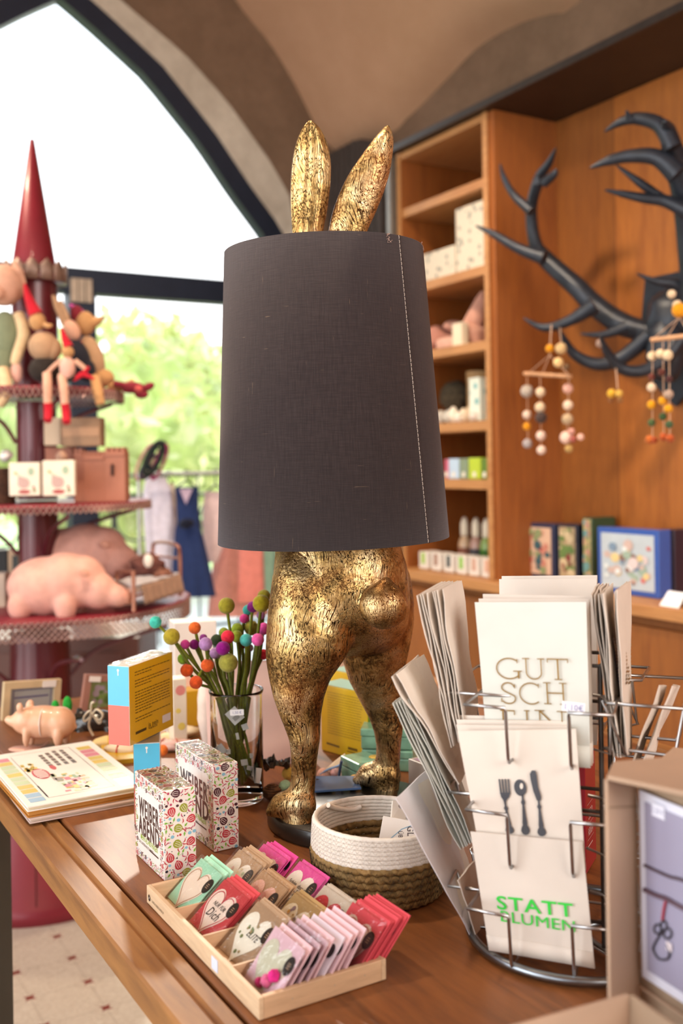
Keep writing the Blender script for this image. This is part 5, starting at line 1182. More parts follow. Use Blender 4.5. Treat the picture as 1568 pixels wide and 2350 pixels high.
def to_local(M, px, py):      # intersect pixel ray with the plane of M
    x, z = ray(px, py); d = Vector((x, 1, z)); c0 = Vector((0, 0, CZ)); n = M.to_3x3() @ Vector((0, 0, 1)); t = (M.translation-c0).dot(n)/d.dot(n); return M.inverted() @ (c0+d*t)
# back tier : tall bags behind
bag('tall white paper bag standing rearmost behind the gold-lettered bags', (1152,1322,1.12), (1372,1320,1.06), (1372,1700,1.04), (1160,1700,1.10), BAG, 'bags in the rear top pocket', seed=1)
bag('tall white paper bag second from the rear, its top edge just showing', (1146,1329,1.105), (1370,1327,1.045), (1370,1710,1.03), (1156,1710,1.09), BAG, 'bags in the rear top pocket', seed=2)
G_ = 'bags in the front top pocket'
bag('white paper bag behind the gold-lettered one in the top front pocket', (1108,1363,.955), (1356,1368,.915), (1362,1752,.90), (1130,1740,.94), BAG, G_, seed=3)
bag('white paper bag second behind the gold-lettered one', (1098,1374,.945), (1352,1374,.905), (1360,1757,.895), (1126,1742,.935), BAG, G_, seed=4)
TLq = [(1090,1382,.93), (1346,1381,.89), (1356,1763,.885), (1122,1746,.925)]
o, M, w, h, pt, n = bag('white paper bag with gold GUTSCHEIN lettering in the top front pocket', *TLq, m=BAG2, group=G_, seed=5, wob=.0002, th=.001)
# serif lettering drawn as strokes in a unit box
def serif(mb, ch, x, y, wd, ht, M, z, k=.0011, s=.0028):
    def R(pts, wdt=k): ribbon(mb, [(x+p*wd, y+q*ht) for p, q in pts], wdt, M, 0, z)
    def ser(p, q, l=.16): R([(p-l, q), (p+l, q)], k*.8)
    def vser(p, q, l=.1): R([(p, q-l), (p, q+l)], k*.8)
    arc = lambda cx, cy, rx, ry, a0, a1, n=18: [(cx+rx*cos(radians(a0+(a1-a0)*i/n)), cy+ry*sin(radians(a0+(a1-a0)*i/n))) for i in range(n+1)]
    if ch == 'G': R(arc(.52, .5, .5, .5, 50, 320)); R([(.9, .38), (.9, .02)], s*.6); ser(.86, .38, .17); vser(.86, .87)
    if ch == 'C': R(arc(.52, .5, .5, .5, 50, 312)); vser(.87, .88)
    if ch == 'U': R([(.14, 1), (.14, .35)]+arc(.48, .33, .34, .33, 180, 360)+[(.82, 1)]); ser(.14, 1); ser(.82, 1)
    if ch == 'T': R([(.5, 0), (.5, 1)], s*.55); R([(.03, 1), (.97, 1)]); vser(.05, .92); vser(.95, .92); ser(.5, 0, .17)
    if ch == 'S': R([(.85, .8)]+arc(.48, .76, .36, .24, 20, 200)+[(.3, .58), (.6, .47)]+arc(.48, .25, .4, .25, 30, -150)); vser(.86, .84); vser(.08, .16)
    if ch == 'H': R([(.16, 0), (.16, 1)], s*.5); R([(.84, 0), (.84, 1)], s*.5); R([(.16, .52), (.84, .52)]); [ser(p, q) for p in (.16, .84) for q in (0, 1)]
    if ch == 'E': R([(.2, 0), (.2, 1)], s*.5); R([(.05, 1), (.9, 1)]); R([(.2, .52), (.7, .52)]); R([(.05, 0), (.9, 0)]); vser(.88, .9); vser(.88, .1)
    if ch == 'I': R([(.5, 0), (.5, 1)], s*.5); ser(.5, 0, .25); ser(.5, 1, .25)
    if ch == 'N': R([(.14, 0), (.14, 1)]); R([(.14, 1), (.86, 0)], s*.5); R([(.86, 0), (.86, 1)]); ser(.14, 0); ser(.14, 1); ser(.86, 1)
mb = MB()
for ch, x0, x1, yt, yb in (('G',1141,1195,1511,1556),('U',1203,1251,1512,1557),('T',1257,1306,1513,1558),('S',1150,1187,1567,1613),('C',1194,1243,1568,1614),('H',1250,1301,1568,1614),('E',1150,1186,1631,1676),('I',1200,1222,1631,1676),('N',1232,1300,1633,1678)):
    a = to_local(M, x0, yb); b = to_local(M, x1, yt); serif(mb, ch, a.x, a.y, b.x-a.x, b.y-a.y, M, .0012)
mb.build('gold_lettering', mat('8c6c30', .45, .3, var=.1, name='gold_ink'), o)
# middle tier
G2 = 'bags in the front middle pocket'
for i, (dx, dy) in enumerate([(14, -32), (8, -22), (4, -10)]):
    bag(['rearmost bag in the front middle pocket, behind the cutlery bag', 'third bag from the front in the front middle pocket', 'bag directly behind the cutlery-printed bag'][i], (1046+dx*.3,1673+dy,.94-.007*i), (1314-dx,1676+dy,.90-.007*i), (1342,1985,.89-.006*i), (1110,1968,.926-.006*i), BAG, G2, seed=10+i)
o, M, w, h, pt, n = bag('white paper bag printed with dark fork, spoon and knife in the middle front pocket', (1050,1677,.915), (1322,1673,.875), (1345,1996,.868), (1106,1975,.905), BAG, G2, seed=14, wob=.0002, th=.001)
def poly_px(mb, pts, z, mi=0):
    L = [to_local(M, *p) for p in pts]; 
    ar = sum(L[i].x*L[(i+1) % len(L)].y-L[(i+1) % len(L)].x*L[i].y for i in range(len(L)))
    if ar < 0: L = L[::-1]
    mb.add([(p.x, p.y, z) for p in L], [tuple(range(len(L)))], M, mi)
def handle(mb, x0, y0, x1, y1, z):     # ornate handle from (x0,y0) down to (x1,y1)
    prof = [(0, 2.5), (.12, 2.2), (.2, 5), (.27, 2.5), (.4, 3.4), (.55, 4.2), (.7, 5.6), (.76, 5), (.82, 8.2), (.9, 10), (.97, 7), (1, 2.5)]
    L = [(x0+(x1-x0)*t-w_, y0+(y1-y0)*t) for t, w_ in prof]+[(x0+(x1-x0)*t+w_, y0+(y1-y0)*t) for t, w_ in prof[::-1]]; poly_px(mb, L, z)
ink = card('3a3c44'); Z_ = .0012
mb = MB()
for dx in (0, 7, 14, 21): poly_px(mb, [(1145+dx,1787),(1148.5+dx,1787),(1153+dx*.93,1822),(1149+dx*.93,1822)], Z_)
poly_px(mb, [(1149,1818),(1172,1818),(1170,1828),(1164,1835),(1162,1842),(1158,1842),(1156,1835),(1151,1828)], Z_+.00003); handle(mb, 1160, 1840, 1172, 1912, Z_)
mb.build('fork_print', ink, o)
mb = MB(); poly_px(mb, [(1195+14*cos(a)+2*sin(a), 1807+19*sin(a)) for a in [2*pi*i/20 for i in range(20)]], Z_); handle(mb, 1200, 1822, 1208, 1915, Z_)
mb.build('spoon_print', ink, o)
mb = MB(); poly_px(mb, [(1198+4*cos(a), 1803+7*sin(a)) for a in [2*pi*i/12 for i in range(12)]], Z_+.0002); mb.build('spoon_highlight', BAG, o)
mb = MB(); poly_px(mb, [(1217,1775),(1222,1767),(1230,1768),(1233,1780),(1236,1805),(1243,1828),(1242,1836),(1233,1836),(1225,1815),(1219,1790)], Z_); handle(mb, 1237, 1834, 1245, 1918, Z_)
mb.build('knife_print', ink, o)
# bottom tier
for i in range(1): bag('white paper bag behind the green-lettered bag in the bottom pocket', (1092,1925,.92), (1332,1948,.882), (1360,2200,.878), (1128,2160,.915), BAG, 'bags in the front bottom pocket', seed=20)
o, M, w, h, pt, n = bag('white paper bag with green STATT BLUMEN lettering in the bottom front pocket', (1080,1908,.905), (1337,1932,.865), (1366,2222,.865), (1123,2180,.905), BAG, 'bags in the front bottom pocket', seed=21, wob=.0002, th=.001)
gi = card('35d048'); mb = MB()
def fit(mb, txt, xl, yl, xr, yr, hpx, bold):
    a = to_local(M, xl, yl); b = to_local(M, xr, yr); v, f = textmesh(txt, bold, 0, 'LEFT'); w0 = max(p[0] for p in v); h0 = max(p[1] for p in v)
    L = math.hypot(b.x-a.x, b.y-a.y); c = to_local(M, xl, yl-hpx); H = (c-a).length
    Mt = M @ T(a.x, a.y, .0012) @ Matrix.Rotation(atan2(b.y-a.y, b.x-a.x), 4, 'Z'); mb.add([(x*L/w0, y*H/h0, 0) for x, y in v], f, Mt)
fit(mb, 'STATT', 1141, 2084, 1318, 2104, 30, .012); fit(mb, 'BLUMEN', 1148, 2112, 1321, 2138, 24, 0)
mb.build('green_lettering', gi, o)
# price clip on the wire
p = at(1317, 1623, .865); o = thing('price_tag', 'white price tag 1,10 € clipped on the wire of the top front pocket', 'tag', T(*p)); M = T(*p) @ Matrix.Rotation(ua, 4, 'Z') @ Matrix.Rotation(pi/2, 4, 'X') @ RZ(-3)
MB().box(0, 0, 0, .0195, .0085, .0012, M).build('tag', paper('ecebf2'), o, bevel=.0005); mb = MB(); mb.text('1,10\u20ac', .0072, M @ T(0, -.0025, .0008), 0, .95, .005); mb.build('price_lettering', card('8c8ab4'), o)
# left side fans
def mixp(a, b, t): return tuple(a[i]+(b[i]-a[i])*t for i in range(3))
names = ['outermost', 'second', 'third', 'fourth', 'fifth', 'sixth', 'seventh', 'innermost']
for i in range(8):
    t = i/7
    bag(f'{names[i]} upright bag of the fan in the top left pocket', mixp((957,1367,.925), (1014,1352,.925), t), mixp((1014,1334,1.035), (1060,1332,1.035), t), mixp((1078,1668,1.02), (1096,1640,1.02), t), mixp((1036,1716,.935), (1066,1690,.935), t), BAG, 'bags in the left top pocket', th=.0012, seed=30+i, wob=.002, fold=False)
for i in range(2):
    bag(['wide bag leaning far left out of the middle left pocket', 'bag tucked just right of the wide leaning bag'][i], (899+i*10,1553-i*6,.925), (962+i*8,1501+i*2,1.03), (1082,1740+i*10,1.03), (1054,1800,.935), BAG, 'bags in the left middle pocket', seed=40+i, wob=.002, fold=False)
for i in range(6):
    t = i/5
    bag(f'{names[i]} bag of the lower fan leaning left behind the basket', mixp((901,1614,.925), (938,1604,.93), t), mixp((928,1591,1.03), (958,1588,1.03), t), mixp((1085,1880,1.0), (1100,1870,1.0), t), mixp((1058,1950,.94), (1082,1935,.94), t), BAG2, 'bags in the left middle pocket', th=.0012, seed=50+i, wob=.002, fold=False)
bag('largest bag leaning left over the basket from the bottom left pocket', (908,1833,.925), (985,1762,1.02), (1100,2080,.99), (1080,2150,.945), paper('d6d0d2'), 'bags in the left bottom pocket', seed=60, wob=.0025)
bag('bag behind the largest one leaning over the basket', (912,1830,.935), (1000,1775,1.03), (1104,2070,1.0), (1086,2140,.955), BAG, 'bags in the left bottom pocket', seed=61, wob=.002, fold=False)
bag('small folded bag in the bottom left pocket with faint writing', (1050,2020,.92), (1098,1965,.98), (1112,2120,.985), (1092,2145,.94), BAG, 'bags in the left bottom pocket', seed=62, wob=.001, fold=False)
# right side fans
for i in range(5):
    t = i/4
    o, M, w, h, pt, n = bag(f'{names[i] if i < 4 else "frontmost blue-printed"} upright bag of the blue group in the top right pocket', mixp((1358,1366,.90), (1384,1362,.885), t), mixp((1374,1338,1.0), (1408,1337,.985), t), mixp((1422,1722,.975), (1441,1733,.975), t), mixp((1409,1737,.90), (1424,1739,.89), t), BAG, 'bags in the right top pocket', th=.0012, seed=70+i, wob=.0015, fold=False)
mb = MB(); rnd = random.Random(1)
for q in range(14):
    yy_ = 1468+q*7.4; xl = 1401+q*.9; x = xl
    while x < xl+14+q*.1: a = to_local(M, x, yy_); b = to_local(M, x+rnd.uniform(2.5, 5), yy_-1.5); ribbon(mb, [(a.x, a.y), (b.x, b.y)], .0024, M, 0, .0026); x += rnd.uniform(4, 6)
mb.build('blue_print', card('3a3c88'), o)
for i in range(3):
    t = i/2
    o, M, w, h, pt, n = bag(['left', 'middle', 'frontmost brown-printed'][i]+' bag of the right-hand group in the top right pocket', mixp((1411,1358,.90), (1415,1354,.885), t), mixp((1440,1334,1.01), (1449,1333,.995), t), mixp((1446,1732,.985), (1452,1730,.985), t), mixp((1432,1735,.90), (1438,1733,.89), t), BAG, 'bags in the right top pocket', th=.0012, seed=80+i, wob=.001, fold=False)
mb = MB()
for q in range(14):
    yy_ = 1456+q*8.6; xl = 1430+q*.15; x = xl
    while x < xl+11: a = to_local(M, x, yy_); b = to_local(M, x+rnd.uniform(2, 4), yy_-2.5); ribbon(mb, [(a.x, a.y), (b.x, b.y)], .0022, M, 0, .0026); x += rnd.uniform(4, 5.5)
mb.build('brown_print', card('8c7040'), o)
for i, (xt, xb) in enumerate(((1516, 1442), (1545, 1468))):
    o, *_ = bag(['left', 'right'][i]+' of two narrow bags leaning out of the right middle pocket', (xt-2,1574,.93), (xt+12,1572,1.0), (xb+8,1790,.97), (xb-4,1795,.92), BAG, 'bags in the right middle pocket', seed=90+i, wob=.002, th=.003, fold=False)
# ================================================================ KRAFT DISPLAY CARTON (front right)
KR = mat('b59880', .85, var=.08, vs=12, bump=.25, bs=300, name='kraft_board'); KRD = mat('a08870', .85, var=.08, vs=12, bump=.2, bs=300, name='kraft_inner')
Ya, Yb, Yc = .705, .735, .668
P0 = at(1395, 1790, Ya); P1 = at(1463, 1800, Yb); P2 = at(1640, 1880, Yc)
P0b = Vector((P0.x, P0.y, TZ+.001)); kc = thing('display_carton', 'kraft cardboard display carton with a framed photograph panel at the right foreground', 'carton', T(P1.x, P1.y, TZ))
def wall(mb, a, b, z0, z1, th):
    d = (b-a); d.z = 0; n = Vector((-d.y, d.x, 0)).normalized()*th; q = [Vector((a.x, a.y, z0)), Vector((b.x, b.y, z0)), Vector((b.x, b.y, z0))+n, Vector((a.x, a.y, z0))+n]; mb.hexa(q, [Vector((v.x, v.y, z1)) for v in q]); return mb
ztp = P0.z
wall(MB(), P0, P1, TZ+.001, ztp, .003).build('side_flap', KR, kc, bevel=.0006)
wall(MB(), P1, P2, TZ+.001, ztp-.003, .003).build('back_panel', KRD, kc, bevel=.0006)
fz = at(1395, 1853, Ya).z; MB().tube([P0+Vector((0, -.0006, fz-P0.z)), P1+Vector((0, -.0006, at(1457, 1851, Yb).z-P1.z))], .0006, 6).build('crease', KRD, kc)
mb = MB(); d2 = (P2-P1); d2.z = 0; d2.normalize(); n2 = Vector((d2.y, -d2.x, 0))
q0 = P1+Vector((0, 0, 0)); top0 = [P0+Vector((-.001, -.001, 0)), P2+n2*.022, P2-n2*.05, P0+Vector((.03, .06, 0))]
top0 = [Vector((p.x, p.y, ztp+.0005)) for p in (P0+Vector((-.001, -.002, 0)), P2+n2*.016, P2-n2*.075, P1-n2*.062+d2*.01, P0+Vector((.012, .03, 0)))]
k5 = len(top0); mb.add(top0+[p+ZX*.0035 for p in top0], [tuple(range(k5))[::-1], tuple(range(k5, 2*k5))]+[(i, (i+1) % k5, k5+(i+1) % k5, k5+i) for i in range(k5)])
mb.build('top_panel', KR, kc, bevel=.0006)
Mp = PM(Vector((P1.x, P1.y, TZ))+n2*.0025+d2*.004, d2, ZX)
def lp(px, py): return to_local(Mp, px, py)
a = lp(1471, 1812); b = lp(1466, 2232); L_ = .2
mb = MB(); mb.box((a.x+.0+L_)/2, (a.y+b.y)/2, .0008, L_-a.x, a.y-b.y, .0016, Mp); mb.build('white_mount', paper('dcdcea'), kc, bevel=.0003)
c0_ = lp(1485, 1838); c1_ = lp(1481, 2218)
mb = MB(); mb.box((c0_.x+L_)/2, (c0_.y+c1_.y)/2, .002, L_-c0_.x, c0_.y-c1_.y, .0006, Mp); ph = mb.build('photo_print', mat('9c98b0', .35, var=.06, vs=8, bump=.02, coat=.3), kc)
def lpz(pts, z): return [Vector((lp(*p).x, lp(*p).y, z)) for p in pts]
MB().tube([Mp @ v for v in smooth_path(lpz([(1487,1984),(1515,1997),(1545,2010),(1575,2018),(1620,2040)], .0032), 4)], .0012, 6).build('twig_picture', card('4a3840'), ph)
MB().tube([Mp @ v for v in smooth_path(lpz([(1487,2040),(1515,2053),(1540,2062),(1568,2078),(1620,2105)], .0032), 4)], .0019, 6).build('twig_picture', card('5a4450'), ph)
MB().tube([Mp @ v for v in lpz([(1538,2062),(1533,2085),(1530,2108)], .0036)], .001, 6).build('red_thread_picture', card('a83040'), ph)
mb = MB()
for (cx, cy, rx, ry) in ((1518, 2130, 8, 11), (1532, 2122, 7, 11), (1541, 2140, 9, 12)): mb.tube([Mp @ v for v in lpz([(cx+rx*cos(t*pi/8), cy+ry*sin(t*pi/8)) for t in range(17)], .0036)], .0007, 5)
mb.tube([Mp @ v for v in smooth_path(lpz([(1530,2135),(1516,2155),(1508,2175),(1518,2195),(1530,2200),(1543,2196),(1546,2180),(1540,2165)], .0036), 4)], .0008, 5); mb.build('key_ring_picture', card('34323c'), ph)
mb = MB(); g = lp(1545, 2170); mb.box(g.x, g.y, .0036, .005, .0055, .0006, Mp); mb.build('bead_picture', card('e4d8dc'), ph)
g = lp(1519, 1860); mb = MB(); mb.box(g.x, g.y, .003, .0125, .009, .0006, Mp @ T(0, 0, 0)); mb.build('price_sticker', paper('e8e8f4'), kc)
mb = MB(); mb.text('2,20 \u20ac', .006, Mp @ T(g.x, g.y-.002, .0036), 0, .7, .004); mb.build('price_lettering', card('b0b0c8'), kc)
MB().box(0, 0, 0, L_, .0012, .0014, Mp @ T(L_/2, b.y-.0075, .003)).build('ledge', KR, kc)
# lower tray with its rim
tz = at(1445, 2283, .66).z
R0 = at(1445, 2283, .66); R1 = at(1150, 2365, .655*(tz-CZ)/(at(1150, 2365, .655).z-CZ)); R2 = at(1640, 2420, .66*(tz-CZ)/(at(1640, 2420, .66).z-CZ))
ct2 = thing('carton_tray', 'low kraft cardboard tray in front of the display carton, cut by the lower border', 'tray', T(R0.x, R0.y, TZ))
R1 = R0+(R1-R0).normalized()*.14; R2 = R0+(R2-R0).normalized()*.1
wall(MB(), Vector(R1), Vector(R0), TZ+.001, tz, .003).build('side_wall', KR, ct2, bevel=.0006)
wall(MB(), Vector(R0), Vector(R2), TZ+.001, tz, .003).build('side_wall', KRD, ct2, bevel=.0006)
o = thing('kraft_box', 'smaller kraft box behind the display carton, its lid just showing', 'box', T(*at(1530, 1790, .86)))
q1 = at(1488, 1764, .80); q2 = at(1546, 1745, .86); q3 = at(1640, 1775, .84); q4 = q1+(q3-q2)
bb_ = [Vector((p.x, p.y, TZ+.001)) for p in (q1, q4, q3, q2)]
MB().hexa(bb_, [Vector((p.x, p.y, q1.z-.008)) for p in bb_]).build('body', KR, o, bevel=.001)
MB().hexa([Vector((p.x, p.y, q1.z-.0078)) for p in bb_], [Vector((p.x, p.y, q1.z)) for p in bb_]).build('lid', KR, o, bevel=.0012)
# ================================================================ GOODS BEHIND THE LAMP
def crate(Nn, u, l, w, h, name, label, cat, m, group=None, bevel=.0012):
    B = BoxF(Nn, u, l, w, h); o = thing(name, label, cat, B.M(), group); B.body(o, m, bevel); return o, B
# red box 550 REISEN
Nn = onz(1347, 2008); un = Vector((-.93, .37, 0)); 
un = Vector((-.45, .89, 0)).normalized()
o, B = crate(Vector((Nn.x, Nn.y, TZ+.0005)), Vector((-.9, .44, 0)), .03, .05, .125, 'game_box', 'dark red box lettered 550 REISEN behind the wire rack', 'box', card('8c1c28'))
M = B.right(.0004); mb = MB(); mb.text('550', .017, M @ T(.021, .055, 0), 0, .8, -.005); mb.text('REISEN', .0115, M @ T(.021, .038, 0), 0, .62, .005)
ribbon(mb, [(.006, .0725), (.036, .0725)], .0004, M); ribbon(mb, [(.006, .051), (.036, .051)], .0004, M); ribbon(mb, [(.006, .034), (.036, .034)], .0004, M); ribbon(mb, [(.006, .027), (.03, .027)], .0012, M); mb.build('lettering', card('d8b8b4'), o)
# yellow boxes
YB = card('d4b01c'); MT = card('a8d0c0')
Nn = onz(846, 1752); Ln = onz(738, 1722); Ln = Vector((Ln.x, Ln.y, TZ)); l = (Ln-Nn).length; u = (Ln-Nn)
ht = at(846, 1592, Nn.y).z-TZ
o, B = crate(Vector((Nn.x, Nn.y, TZ+.0005)), u, l, .045, ht, 'yellow_box', 'large yellow box with small print seen between the rabbit legs', 'box', YB)
MB().add([(0.0004, .0004, 0), (.0446, .0004, 0), (.0446, ht-.0006, 0), (.0004, ht-.0006, 0)], [(0, 1, 2, 3)], B.right(.0004)).build('green_side', card('4c7c20'), o)
MB().add([(0, 0, 0), (.045, 0, 0), (.045, l, 0), (0, l, 0)], [(0, 1, 2, 3)], B.top(.0005)).build('mint_top', MT, o)
M = B.left(.0004); mb = MB(); rnd = random.Random(8)
for q in range(17):
    x = l*.15; y = ht*.9-q*ht*.038
    while x < l*.85: ww = rnd.uniform(.002, .006); ribbon(mb, [(x, y), (x+ww, y)], .0007, M); x += ww+.001
ribbon(mb, [(l*.12, ht*.13), (l*.4, ht*.12)], .003, M); ribbon(mb, [(l*.58, ht*.14), (l*.78, ht*.14)], .004, M); ribbon(mb, [(l*.56, ht*.09), (l*.8, ht*.09)], .0015, M); mb.build('back_print', card('6a5418'), o)
Nn2 = onz(862, 1712); o, B = crate(Vector((Nn2.x, Nn2.y, TZ+.0005)), u, l, .05, ht+.003, 'yellow_box', 'second yellow box with mint top just behind the large one', 'box', YB)
MB().add([(0, 0, 0), (.05, 0, 0), (.05, l, 0), (0, l, 0)], [(0, 1, 2, 3)], B.top(.0005)).build('mint_top', MT, o)
# pink gift bag behind the vase
c = at(600, 1700, 1.52); o = thing('gift_bag', 'large pale pink paper bag behind the vase and the left rabbit leg', 'bag', T(c.x, 1.52, TZ))
a_ = onz(462, 1768); w_b = .125
Mb = T(c.x-.003, 1.535, TZ+.0005) @ RZ(3)
mb = MB()
def bagpt(u, v):
    a = 2*pi*u; rx, ry = .078*(1+.05*v), .022*(1-.6*v); q = 3.5
    x = math.copysign(abs(cos(a))**(2/q), cos(a))*rx; y = math.copysign(abs(sin(a))**(2/q), sin(a))*ry
    w_ = .002*mnoise.noise(Vector((u*9, v*4, 1)))
    return Mb @ Vector((x*(1+w_), y+w_*2, v*.15))
mb.grid(bagpt, 48, 14); mb.add([bagpt(i/48, 0) for i in range(48)], [tuple(range(48))[::-1]]); mb.build('paper_body', paper('dcb8ac'), o)
# white and yellow cartons left behind the vase
o, B = crate(Vector((onz(421, 1672).x, onz(421, 1672).y, TZ+.0005)), AX, .05, .04, at(400, 1598, 1.7).z-TZ, 'small_carton', 'small carton with yellow front left of the pink gift bag', 'box', card('d8a818'))
p = at(440, 1560, 1.78); Mx = T(p.x, 1.80, TZ+.0005) @ RZ(20)
o = thing('white_carton', 'tall white carton behind the orange felt flowers', 'box', Mx); MB().box(0, 0, .087, .075, .05, .173, Mx).build('body', card('ece4da'), o, bevel=.001); MB().box(0, -.0255, .05, .06, .0006, .06, Mx).build('label_patch', card('e8c0b0'), o)
p = at(408, 1640, 1.62); Mx = T(p.x, 1.62, TZ+.0005) @ RZ(24)
o = thing('white_carton', 'slim cream carton with pink and yellow dots right of the balanced yellow box', 'box', Mx); MB().box(0, 0, .055, .022, .03, .11, Mx).build('body', card('ece2cc'), o, bevel=.001)
mb = MB(); [mb.plate(circ(14, r), 0, .0003, Mx @ T(x, -.0152, z) @ Matrix.Rotation(pi/2, 4, 'X'), mi) for x, z, r, mi in ((.001, .092, .008, 0), (.002, .035, .006, 1), (-.003, .06, .004, 1))]; mb.build('dot_print', [card('e08c84'), card('e8d468')], o)
p = at(475, 1660, 1.56); o = thing('cloth_pouch', 'rounded pale cloth pouch left of the vase', 'pouch', T(p.x, 1.56, TZ))
MB().ball((p.x, 1.60, TZ+.066), (.02, .02, .066), 20, 14, lump=.15).build('body', cloth('dccabc'), o)
# mint green tins
TN = mat('7aa890', .3, .2, var=.25, vs=60, bump=.05, coat=.4, name='mint_tin'); TD = mat('cfae48', .4)
def tin(px, py, Y, z, w, d, h, rz, label):
    p = at(px, py, Y); M = T(p.x, Y, z+.0005) @ RZ(rz); o = thing('mint_tin', label, 'tin', M, 'green tins behind the right rabbit leg')
    MB().box(0, 0, h*.3, w, d, h*.6, M).build('body', TN, o, bevel=.002); MB().box(0, 0, h*.8, w+.0015, d+.0015, h*.4-.0004, M).build('lid', TN, o, bevel=.002)
    MB().lathe([(.009, 0), (.009, .0006), (0, .0006)], 20, M @ T(.016, -.008, h), cap=False).build('yellow_dot', TD, o); return o
tin(897, 1800, 1.50, TZ, .074, .055, .030, -12, 'lower green tin of the stack behind the right rabbit leg')
tin(892, 1750, 1.50, TZ+.031, .074, .055, .030, -8, 'upper green tin of the stack behind the right rabbit leg')
o = tin(833, 1800, 1.43, TZ, .042, .05, .033, 30, 'small green tin left of the right rabbit leg')
MB().lathe([(.01, 0), (.01, .0005), (0, .0005)], 20, T(*at(846, 1788, 1.402)) @ RZ(30) @ Matrix.Rotation(pi/2, 4, 'X'), cap=False).build('yellow_dot', TD, o)
# white box right of the lamp
Nn = onz(1010, 1848); Ln = onz(938, 1818); o, B = crate(Vector((Nn.x, Nn.y, TZ+.0005)), Vector((Ln.x-Nn.x, Ln.y-Nn.y, 0)), (Ln-Nn).length, .05, .045, 'white_box', 'small white box with dark print between the lamp and the leaning bags', 'box', card('cfc8be'))
M = B.left(.0004); l = B.l; mb = MB(); mb.text('CHEN', .009, M @ T(l*.8, .028, 0), 0, .6); mb.text('MEN', .014, M @ T(l*.86, .012, 0), 0, .7, .02); mb.build('lettering', card('3a4440'), o)
MB().add([(.004, l*.1, 0), (.046, l*.1, 0), (.046, l*.9, 0), (.004, l*.9, 0)], [(0, 1, 2, 3)], B.top(.0004)).build('lilac_top', card('c0a8c8'), o)
# felt eggs, net bags and small goods between vase and lamp legs
def egg(px, py, Y, r, col, label, name='felt_egg', sq=1.0):
    p = at(px, py, Y); rr = r*Y/F; z = max(p.z, TZ+rr*sq+.0005); o = thing(name, label, 'decoration', T(p.x, Y, z-rr*sq)); MB().ball((p.x, Y, z), (rr, rr, rr*sq), 22, 14, lump=.04, seed=px).build('felt_ball', felt(col), o); return o
egg(655, 1805, 1.36, 15, 'a8c8a0', 'mint felt egg just left of the left rabbit leg'); egg(662, 1775, 1.42, 15, 'c8a048', 'mustard felt egg behind the mint one at the left leg')
egg(815, 1797, 1.375, 19, 'c89c48', 'large mustard felt egg between the rabbit legs'); egg(786, 1803, 1.36, 9, 'b02458', 'small magenta felt egg beside the large mustard one')
egg(765, 1812, 1.35, 12, 'c8a084', 'small beige felt egg beside the black card between the legs'); egg(742, 1778, 1.43, 15, 'd8a898', 'peach felt egg under the white paper behind the legs'); egg(768, 1775, 1.44, 12, 'dcb0b4', 'pale pink felt egg under the white paper, right of the peach one')
def netbag(px, py, Y, rx, rz, label, seed):
    p = at(px, py, Y); o = thing('net_bag', label, 'bag', T(p.x, Y, TZ)); k = Y/F; c = Vector((p.x, Y, TZ+rz*k+.001)); MB().ball(c, (rx*k, rx*k*.8, rz*k), 20, 14, lump=.3, seed=seed).build('contents', mat('7c5434', .8, var=.5, vs=70), o)
    for q in range(-4, 5):
        mb = MB(); mb.tube([c+Vector((rx*k*1.04*cos(t*pi/12)*cos(q*.33), rx*k*.86*sin(t*pi/12)*cos(q*.33), 0))+Vector((0, 0, rz*k*1.03*sin(q*.33))) for t in range(24)], .0005, 4, closed=True); mb.build('net_cord', mat('3c2818', .8), o)
netbag(625, 1812, 1.355, 22, 17, 'brown net bag of nuts just right of the vase', 3); netbag(640, 1838, 1.30, 13, 9, 'small brown net bag at the left rabbit heel', 4); netbag(797, 1760, 1.45, 14, 16, 'dark net bag between the rabbit legs', 6)
o = thing('crumpled_wrapper', 'dark glossy crumpled wrapper right of the vase', 'wrapper', T(*onz(632, 1775)))
mb = MB(); p = at(635, 1772, 1.42)
rnd = random.Random(6)
mb.grid(lambda u, v: p+Vector(((u-.5)*.038, (v-.5)*.02, .012+.02*mnoise.noise(Vector((u*4, v*4, 3))))), 10, 8, sm=False); mb.build('foil', mat('2c2420', .2, .3, var=.6, vs=90, coat=.6), o, solid=.0004)
o, M, w, h = card_px('paper_wrap', 'white crumpled paper with dark blue ribbon behind the rabbit legs', 'wrapper', [(770,1745),(792,1728),(793,1752),(738,1772)], (1.46, 1.47, 1.45, 1.43), paper('e0cdb8'), .002)
MB().tube(smooth_path([at(x, y, 1.42) for x, y in ((784,1746),(781,1762),(778,1782),(776,1800))], 4), .004, 8, flat=.5).build('ribbon', cloth('34405c'), o)
MB().tube(smooth_path([at(x, y, 1.425) for x, y in ((735,1776),(755,1765),(778,1757),(786,1748))], 4), .003, 8, flat=.5).build('ribbon', cloth('7c94b8'), o)
o, M, w, h = card_px('black_card', 'small black card with white script between the rabbit legs', 'card', [(726,1786),(764,1795),(758,1816),(722,1811)], (1.36, 1.36, 1.335, 1.335), card('2a2826'))
mb = MB(); ribbon(mb, [(w*.25+i*w*.05, h*.22+.0012*(i % 2)) for i in range(13)], .0007, M, 0, .0003); mb.build('script_line', card('e0dcd4'), o)
o = thing('blue_folder', 'flat blue folder lying behind the basket', 'folder', T(*onz(770, 1835, TZ)))
q = [onz(722, 1858, TZ+.001), onz(830, 1850, TZ+.001), onz(816, 1822, TZ+.001), onz(722, 1822, TZ+.001)]
for v in q: v.z = TZ+.024
q = [Vector((x.x, x.y, TZ+.0225)) for x in q]; 
MB().hexa(q, [v+ZX*.003 for v in q]).build('cover', card('4c6c9c'), o, bevel=.0005)
